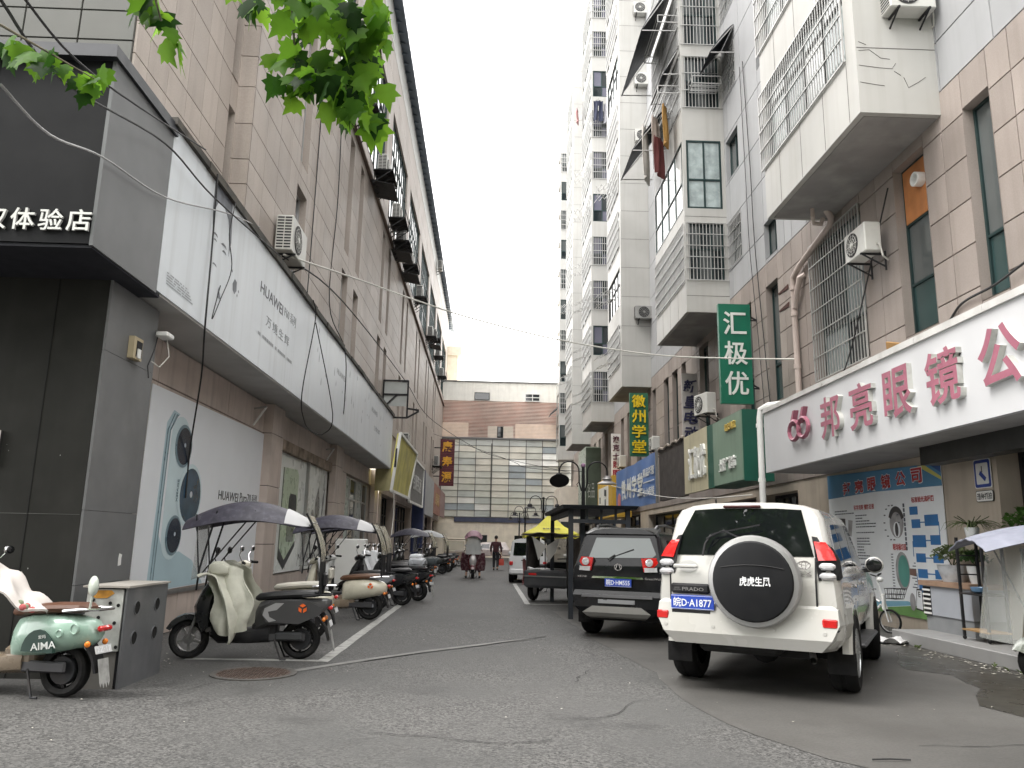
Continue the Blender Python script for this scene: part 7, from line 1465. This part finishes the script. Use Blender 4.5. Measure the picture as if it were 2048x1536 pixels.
part('trousers', skin_mesh('trousers', [(0,.16,.80,.15,.12),(-.11,.30,.78,.10),(-.20,.62,.72,.08),(-.26,.70,.20,.06),(.11,.30,.78,.10),(.20,.62,.72,.08),(.26,.70,.20,.06)], [(0,1),(1,2),(2,3),(0,4),(4,5),(5,6)], trou), None, PR_)
for sg in (-1, 1): part('shoe', MB().ell((sg*.275,.80,.05),(.05,.13,.05),10,6), mat('shoe_dark', (1,1,1)), PR_)
part('hair', MB().ell((0,.245,1.56),(.092,.095,.095),12,8), hair_m, PR_)
fc_ = MB()
for sg in (-1, 1): fc_.ell((sg*.03,.362,1.49),(.012,.008,.007),6,4)
part('eyes', fc_, hair_m, PR_); part('nose', MB().ell((0,.372,1.465),(.012,.016,.02),6,4), skin, PR_); part('mouth', MB().ell((0,.362,1.43),(.022,.008,.007),6,4), mat('lips', (.3,.1,.09), .5), PR_)
for sg in (-1, 1):
    f_ = MB()
    for k in range(4): f_.tube([(sg*(.25+.022*k),.93,1.085),(sg*(.25+.022*k),.965,1.07),(sg*(.25+.022*k),.95,1.04)], .010, 6)
    f_.tube([(sg*.235,.90,1.06),(sg*.22,.93,1.045),(sg*.235,.95,1.04)], .010, 6); part('fingers', f_, skin, PR_)
# ================================================================= things on the optician step
cbn = root('stone_cabinet', 'low grey cabinet with louvred end and brown top under the potted plants', 'cabinet', (7.7,12.75,.2))
cg = mat('cabinet_lightgrey', (.36,.38,.42), .5, var=.06, dirt=.15); part('body', MB().box(7.42,7.98,12.1,13.45,.45,.92), cg, cbn, w=True); part('plinth', MB().box(7.44,7.98,12.12,13.43,.2,.45), mat('plinth_grey', (.24,.25,.26), .6, var=.15), cbn, w=True); part('top', MB().box(7.38,7.99,12.05,13.52,.92,1.0), mat('top_brown', (.30,.2,.14), .6, var=.2, vs=4), cbn, w=True)
vr = part('vent', MB().box(7.41,7.42,13.22,13.43,.44,.9), black_plastic, cbn, w=True)
for i in range(6): part('vent_slat', MB().box(7.395,7.41,13.22,13.43,.46+i*.075,.49+i*.075), white_paint, vr, w=True)
rk = root('plant_rack', 'black metal plant rack on castors standing on the step', 'rack', (7.35,11.75,.2))
for x, y in ((7.2,12.0),(7.5,12.0),(7.2,11.4),(7.5,11.4)):
    part('post', MB().bar((x,y,.26),(x,y,1.7),.035), dark_metal, rk, w=True); part('castor', MB().ell((x,y,.235),(.03,.03,.03),8,5), black_rubber, rk, w=True)
for z in (.34,.86,1.62): part('shelf', MB().box(7.18,7.52,11.38,12.02,z,z+.025), dark_metal if z > .5 else mat('shelf_wood', (.3,.19,.09), .6), rk, w=True)
for i in range(3): part('rung', MB().bar((7.2,12.0,1.15+i*.14),(7.5,12.0,1.15+i*.14),.02), dark_metal, rk, w=True)
leafg = {}
def leaf_mat(n, col, tr):
    m = mat(n, col, .55, var=.3, vs=12, spec=.12); nt = m.node_tree; b = nt.nodes['Principled BSDF']; t = nt.nodes.new('ShaderNodeBsdfTranslucent'); t.inputs[0].default_value = (*tr, 1); mx = nt.nodes.new('ShaderNodeMixShader'); mx.inputs[0].default_value = .45
    nt.links.new(b.outputs[0], mx.inputs[1]); nt.links.new(t.outputs[0], mx.inputs[2]); nt.links.new(mx.outputs[0], nt.nodes['Material Output'].inputs[0]); return m
lf1 = leaf_mat('pot_leaf_green', (.06,.13,.035), (.10,.2,.04)); lf2 = leaf_mat('pot_leaf_dark', (.035,.07,.03), (.05,.1,.03)); lfv = leaf_mat('pot_leaf_pale', (.16,.2,.10), (.15,.2,.08))
def potplant(label, loc, pot, pm, kind, n, size, lm, seed):
    rn = random.Random(seed); r_ = root('potted_plant', label, 'plant', loc, rn.uniform(0,6), 'potted plants on the optician step')
    pr, ph = pot; part('pot', MB().lathe([(pr*.7,0),(pr*.85,ph*.35),(pr,ph*.75),(pr*1.02,ph*.95),(pr*1.06,ph),(pr*.92,ph),(pr*.9,ph*.9)], 18), pm, r_); part('soil', MB().lathe([(pr*.9,ph*.88),(pr*.88,ph*.89)], 14), mat('soil', (.03,.022,.015), .9), r_)
    m = MB()
    if kind == 'arch':
        for i in range(n):
            a = rn.uniform(0,2*math.pi); L_ = size*rn.uniform(.7,1.2); w_ = .014; c, s = math.cos(a), math.sin(a); pts = []
            for k in range(7): t = k/6; pts.append((c*L_*t*.9, s*L_*t*.9, ph+L_*(.9*t-.95*t*t*rn.uniform(.9,1.1)), w_*(1-t*.85)))
            m.loft([[(p[0]-s*p[3],p[1]+c*p[3],p[2]),(p[0],p[1],p[2]-.006),(p[0]+s*p[3],p[1]-c*p[3],p[2]),(p[0],p[1],p[2]-.003)] for p in pts])
    else:
        for i in range(n):
            a, b, rr = rn.uniform(0,2*math.pi), rn.uniform(-.2,1.4), size*rn.uniform(.5,1.0); p = Vector((rr*math.cos(a)*math.cos(b)*1.15, rr*math.sin(a)*math.cos(b)*1.15, ph+.05+size*.25+rr*math.sin(b)*.75))
            M_ = T(*p) @ RZ(rn.uniform(0,6)) @ RX(rn.uniform(-.9,.9)); s_ = rn.uniform(.03,.055); old = m.M; m.M = M_
            m.add([(0,-s_,0),(s_*.6,-.2*s_,.008),(s_*.45,.6*s_,.004),(0,s_*1.2,-.006),(-s_*.45,.6*s_,.004),(-s_*.6,-.2*s_,.008)], [(0,1,2,3),(0,3,4,5)]); m.M = old
    part('leaves', m, lm, r_, kind='stuff', ang=3)
    st_ = MB()
    for i in range(5): a = i*1.3; st_.tube([(0,0,ph*.85),(.3*size*math.cos(a),.3*size*math.sin(a),ph+.1),(.6*size*math.cos(a),.6*size*math.sin(a),ph+size*.4)], .006, 4)
    part('stems', st_, lf2, r_, kind='stuff'); return r_
wp = mat('pot_white', (.6,.62,.63), .3, var=.05, coat=.3); potplant('spider plant in a white pot on top of the black rack', (7.35,11.82,1.65), (.10,.2), wp, 'arch', 46, .42, lfv, 1); potplant('bushy plant in a white bowl with dark pattern on the cabinet', (7.65,12.9,1.0), (.23,.27), mat('bowl_pattern', (.5,.52,.55), .3, var=.1, dirt=.5, dcol=(.06,.07,.1), ds=7), 'bush', 320, .28, lfv, 2); potplant('leafy plant in a square white pot next to the bowl', (7.7,12.35,1.0), (.14,.27), wp, 'bush', 160, .2, lf2, 3); potplant('bright green plant behind the grey umbrella canopy', (7.75,11.0,1.55), (.15,.22), wp, 'bush', 380, .34, lf1, 4)
solo('plant_stand', MB().box(7.6,7.9,10.85,11.15,1.5,1.55).bar((7.62,10.87,.2),(7.62,10.87,1.5),.03).bar((7.88,10.87,.2),(7.88,10.87,1.5),.03).bar((7.62,11.13,.2),(7.62,11.13,1.5),.03).bar((7.88,11.13,.2),(7.88,11.13,1.5),.03), dark_metal, 'thin black stand under the bright green plant', 'stand')
solo('blue_bowl', MB().lathe([(.05,0),(.10,.03),(.12,.09),(.115,.09),(.09,.04)], 16), mat('bowl_blue', (.12,.22,.36), .3, coat=.3), 'small blue bowl on the middle shelf of the black rack', 'bowl', loc=(7.3,11.7,.887))
# ================================================================= small litter on the ground
pm_ = mat('crumpled_paper', (.5,.5,.5), .7, var=.15, vs=9)
solo('crumpled_bag', MB().slab(lambda u, v: (u*.75,v*.38+.06*math.sin(u*7),.02+.09*abs(math.sin(u*9+v*4))*abs(math.sin(v*7+u*3))), 16, 10, .006), pm_, 'crumpled white plastic sheet on the ground behind the white SUV', 'litter', loc=(6.1,12.85,.004), ang=.3)
lt = MB(); rn = random.Random(11)
for i in range(170):
    y = rn.uniform(8,13.3); x = 6.75-abs(rn.gauss(0,.22)); s_ = rn.uniform(.008,.03); lt.M = T(x,y,.012) @ RZ(rn.uniform(0,6)); lt.add([(-s_,-s_*.5,0),(s_,-s_*.6,.004),(s_*.8,s_*.5,.0),(-s_*.7,s_*.6,.006)], [(0,1,2,3)])
for i in range(120):
    x, y = rn.uniform(-4,6), rn.uniform(5,20); s_ = rn.uniform(.004,.014); lt.M = T(x,y,.012) @ RZ(rn.uniform(0,6)); lt.add([(-s_,-s_*.5,0),(s_,-s_*.6,.003),(s_*.8,s_*.5,.0),(-s_*.7,s_*.6,.004)], [(0,1,2,3)])
for i in range(60):
    x, y = rn.uniform(-4.9,-3.7), rn.uniform(9.3,13); s_ = rn.uniform(.006,.025); lt.M = T(x,y,.012) @ RZ(rn.uniform(0,6)); lt.add([(-s_,-s_*.5,0),(s_,-s_*.6,.004),(s_*.8,s_*.5,.0),(-s_*.7,s_*.6,.006)], [(0,1,2,3)])
lt.M = I4; tag(part('litter', lt, mat('litter_pale', (.45,.43,.38), .8, var=.3, vs=30), None), 'pale scraps and petals scattered along the step and road', 'litter', kind='stuff')
wd_ = MB()
for i in range(11):
    x, y = 6.74-rn.uniform(0,.06), rn.uniform(8.2,13.2); wd_.M = T(x,y,.005)
    for k in range(rn.randint(3,6)): a = rn.uniform(0,6.28); L_ = rn.uniform(.03,.085); c_, s_ = math.cos(a), math.sin(a); wd_.add([(-s_*.006,c_*.006,0),(s_*.006,-c_*.006,0),(c_*L_*.5+s_*.01,s_*L_*.5-c_*.01,L_*.7),(c_*L_,s_*L_,L_*.8),(c_*L_*.5-s_*.01,s_*L_*.5+c_*.01,L_*.7)], [(0,1,2,3,4)])
wd_.M = I4; tag(part('weeds', wd_, lfv, None), 'small weeds sprouting along the foot of the stone step', 'weeds', kind='stuff')
solo('dark_stick', MB().tube([(-.14,0,.012),(.0,.01,.014),(.14,0,.012)], .006, 5), wire_black, 'short dark stick lying on the pavement in front of the white SUV', 'stick', loc=(2.95,5.95,.006))
# low bricks and pipe near the left wall behind the steel cabinet
solo('wooden_crate', MB().box(-.28,.28,-.22,.22,0,.03).box(-.28,.28,-.22,-.2,.05,.3).box(-.28,.28,.2,.22,.05,.3).box(-.28,-.26,-.2,.2,.05,.3).box(.26,.28,-.2,.2,.05,.3), mat('white_crate', (.5,.5,.48), .5, var=.1), 'white slatted crate standing behind the pale moped', 'crate', loc=(-3.0,13.6,0), rot=(0,0,R(8)))
solo('white_cupboard', MB().cbox((0,0,.75),(.9,.5,1.5),.02), white_paint, 'tall white cupboard outside the shop behind the cream canopy scooter', 'cupboard', loc=(-4.1,24.3,0))
# ================================================================= overhanging plane tree
TREE = root('plane_tree', 'plane tree whose leafy branches hang into the top of the view on the left', 'tree', (-2.6,-1.6,0))
bark = mat('plane_bark', (.16,.14,.10), .8, var=.4, vs=6, dirt=.4, dcol=(.3,.28,.2), ds=5)
part('trunk', MB().tube([(-2.6,-1.6,0),(-2.6,-1.6,.5),(-2.5,-1.5,2.2),(-2.4,-1.3,3.6),(-2.3,-1.1,5.0)], [.26,.21,.18,.16,.12], 12), bark, TREE, w=True)
tips = [(-.74,4.2,4.25),(-1.75,4.0,4.55),(-3.0,4.8,4.35),(-.55,4.1,4.55),(-1.05,4.3,4.75)]
br = MB(); br.tube([(-2.4,-1.3,3.8),(-1.9,.5,4.9),(-1.3,2.4,5.2),(-1.1,3.8,5.0),(-.95,4.2,4.5),(-.88,4.2,3.95)], [.10,.07,.045,.025,.010,.004], 7)
br.tube([(-1.9,.5,4.9),(-1.9,2.2,5.0),(-2.0,3.6,4.85),(-1.95,4.05,4.4)], [.05,.03,.015,.005], 6); br.tube([(-2.4,-1.2,4.0),(-3.2,1.0,5.0),(-3.7,3.4,5.2),(-3.5,4.7,4.9),(-2.8,5.0,4.6)], [.08,.05,.03,.012,.004], 6); br.tube([(-1.3,2.4,5.2),(-.8,3.4,4.9),(-.75,4.1,4.7),(-.7,4.2,4.3)], [.03,.02,.01,.004], 6); br.tube([(-1.1,3.8,5.0),(-1.25,4.2,4.6),(-1.22,4.25,4.25)], [.02,.01,.004], 5)
part('branch', br, bark, TREE, w=True)
bl_ = MB(); bl_.tube([(-2.3,-1.1,5.0),(-2.0,-1.8,6.4),(-1.5,-2.4,7.6)], [.11,.07,.03], 7); bl_.tube([(-2.4,-1.2,4.4),(-4.0,-2.6,6.0),(-5.2,-3.4,6.8)], [.1,.06,.03], 7); bl_.tube([(-2.4,-1.3,4.8),(-.6,-2.4,6.0),(1.0,-3.0,6.8)], [.09,.05,.02], 7)
part('limb', bl_, bark, TREE, w=True)
def leaf_poly():
    o = [(0,0),(.16,-.06),(.42,.02),(.34,.20),(.52,.42),(.30,.44),(.26,.60),(.14,.62),(0,1.0),(-.14,.62),(-.26,.60),(-.30,.44),(-.52,.42),(-.34,.20),(-.42,.02),(-.16,-.06)]
    v = [(x, y, -.16*abs(x)-.10*y*y) for x, y in o]+[(0,.42,-.01)]
    n = len(o); return v, [(i, (i+1) % n, n) for i in range(n)]
lv, lfs = leaf_poly(); lmats = [leaf_mat('plane_leaf_a', (.075,.18,.022), (.32,.60,.05)), leaf_mat('plane_leaf_b', (.05,.125,.018), (.17,.36,.03)), leaf_mat('plane_leaf_c', (.02,.05,.014), (.03,.09,.01))]
lms = [MB().add(lv, lfs).mesh('leaf', m, ang=3) for m in lmats]
rn = random.Random(21)
clus = [((-1.39,4.40,4.80),(.17,.12,.08),14),((-1.11,4.20,4.57),(.19,.14,.14),26),((-.85,4.10,4.52),(.16,.14,.14),26),((-.71,4.10,4.55),(.05,.12,.11),7),((-1.23,4.30,4.27),(.13,.12,.11),11),((-1.00,4.20,4.30),(.17,.14,.19),30),((-.83,4.20,4.33),(.11,.14,.16),22),
        ((-.90,4.20,4.08),(.13,.12,.12),18),((-.76,4.20,4.10),(.07,.10,.08),7),((-1.26,4.20,4.13),(.08,.1,.05),5),((-1.11,4.20,4.12),(.08,.1,.06),6),((-.81,4.10,3.89),(.05,.06,.06),5),((-.71,4.10,3.86),(.05,.06,.04),3),((-2.04,4.10,4.53),(.12,.12,.07),11),((-1.91,4.10,4.37),(.06,.08,.05),5),((-1.57,4.30,4.74),(.08,.1,.04),6),
        ((-3.43,5.0,4.85),(.06,.1,.05),3),((-3.26,5.0,4.79),(.10,.1,.05),6),((-3.10,5.0,4.72),(.10,.1,.07),8),((-2.86,5.0,4.62),(.09,.1,.05),6),((-2.80,5.0,4.66),(.05,.08,.04),3),((-2.86,5.0,4.50),(.03,.05,.02),1)]
def orient(p, rn):
    d = Vector((rn.gauss(0,.45), rn.gauss(0,.35), -1)).normalized(); nrm = Vector((rn.gauss(0,.8), -1+rn.gauss(0,.5), rn.gauss(.35,.6))); x = d.cross(nrm).normalized(); z = x.cross(d).normalized()
    return Matrix((x, d, z)).transposed()
for c_, e_, n in clus:
    for i in range(n):
        p = Vector([c_[k]+e_[k]*max(-1.3, min(1.3, rn.gauss(0,.6))) for k in range(3)]); s_ = rn.uniform(.11,.20)
        o = part('leaf', lms[rn.choices((0,1,2), (3,3,1.6))[0]], None, TREE, p, orient(p, rn), True); o.scale = (s_,)*3
def crown(parent, c, e, n, keep):
    m_ = MB()
    for i in range(n):
        a, b, rr = rn.uniform(0,6.283), rn.uniform(-1,1), rn.uniform(.35,1)**.5; k = math.sqrt(1-b*b)
        p = Vector((c[0]+e[0]*rr*math.cos(a)*k, c[1]+e[1]*rr*math.sin(a)*k, c[2]+e[2]*rr*b+.5*math.sin(a*5)))
        if not keep(p): continue
        s_ = rn.uniform(.20,.34); m_.M = T(*p) @ orient(p, rn).to_4x4() @ Matrix.Scale(s_, 4); m_.add([lv[k] for k in (0,2,4,8,12,14,16)], [(0,1,6),(1,2,6),(2,3,6),(3,4,6),(4,5,6),(5,0,6)])
    m_.M = I4; part('crown', m_, lmats[1], parent, w=True, kind='stuff', ang=3)
unseen = lambda p: not (p.y > .3 and p.z < 3.4+.95*p.y)
crown(TREE, (-1.9,2.2,5.3), (1.9,1.9,.75), 700, lambda p: p.z > 2.0+.80*p.y)
crown(TREE, (-2.4,-3.2,7.2), (5.0,4.0,2.8), 6500, unseen)
for x, y, lab in ((-6.6,-1.4,'unseen street plane tree added behind the viewpoint close to the corner shop'),(4.6,-5.5,'unseen street plane tree added behind the viewpoint on the right'),(-9.5,-5.0,'unseen street plane tree added behind the viewpoint on the far left'),(-2.5,-11.5,'unseen street plane tree added across the road behind the viewpoint')):  # unseen trees, added to block front light and show in reflections
    t_ = root('plane_tree', lab, 'tree', (x,y,0), 0, 'unseen street trees added behind the viewpoint')
    part('trunk', MB().tube([(x,y,0),(x+.05,y,.5),(x+.1,y+.1,2.4),(x+.1,y+.1,4.4),(x+.3,y+.2,6.5)], [.28,.22,.18,.14,.06], 10).tube([(x+.1,y+.1,3.2),(x+1.6,y-.8,5.6)], [.1,.04], 6).tube([(x+.1,y+.1,3.4),(x-1.7,y+.6,5.8)], [.1,.04], 6), bark, t_, w=True)
    crown(t_, (x,y,7.0) if x != -6.6 else (x,y,9.6), (4.6,3.6,3.4) if x != -6.6 else (4.8,3.6,4.6), 5200 if x != -6.6 else 9000, unseen)
OB = root('added_street_block', 'unseen plain rendered street block added behind the viewpoint to cut front light', 'building', (0,-24,0))  # unseen block, added to shelter the alley front from open sky
ow = part('wall', MB().box(-45,45,-36,-24,0,24), mat('tan_render', (.34,.31,.28), .7, var=.1), OB, w=True)
om = MB().box(-.8,.8,-.02,.02,-.9,.9).mesh('window', g_dark, smooth=False)
for i in range(-12, 13):
    for j in range(6): part('window', om, None, ow, (i*3.4,-23.99,3+j*3.5), w=True)
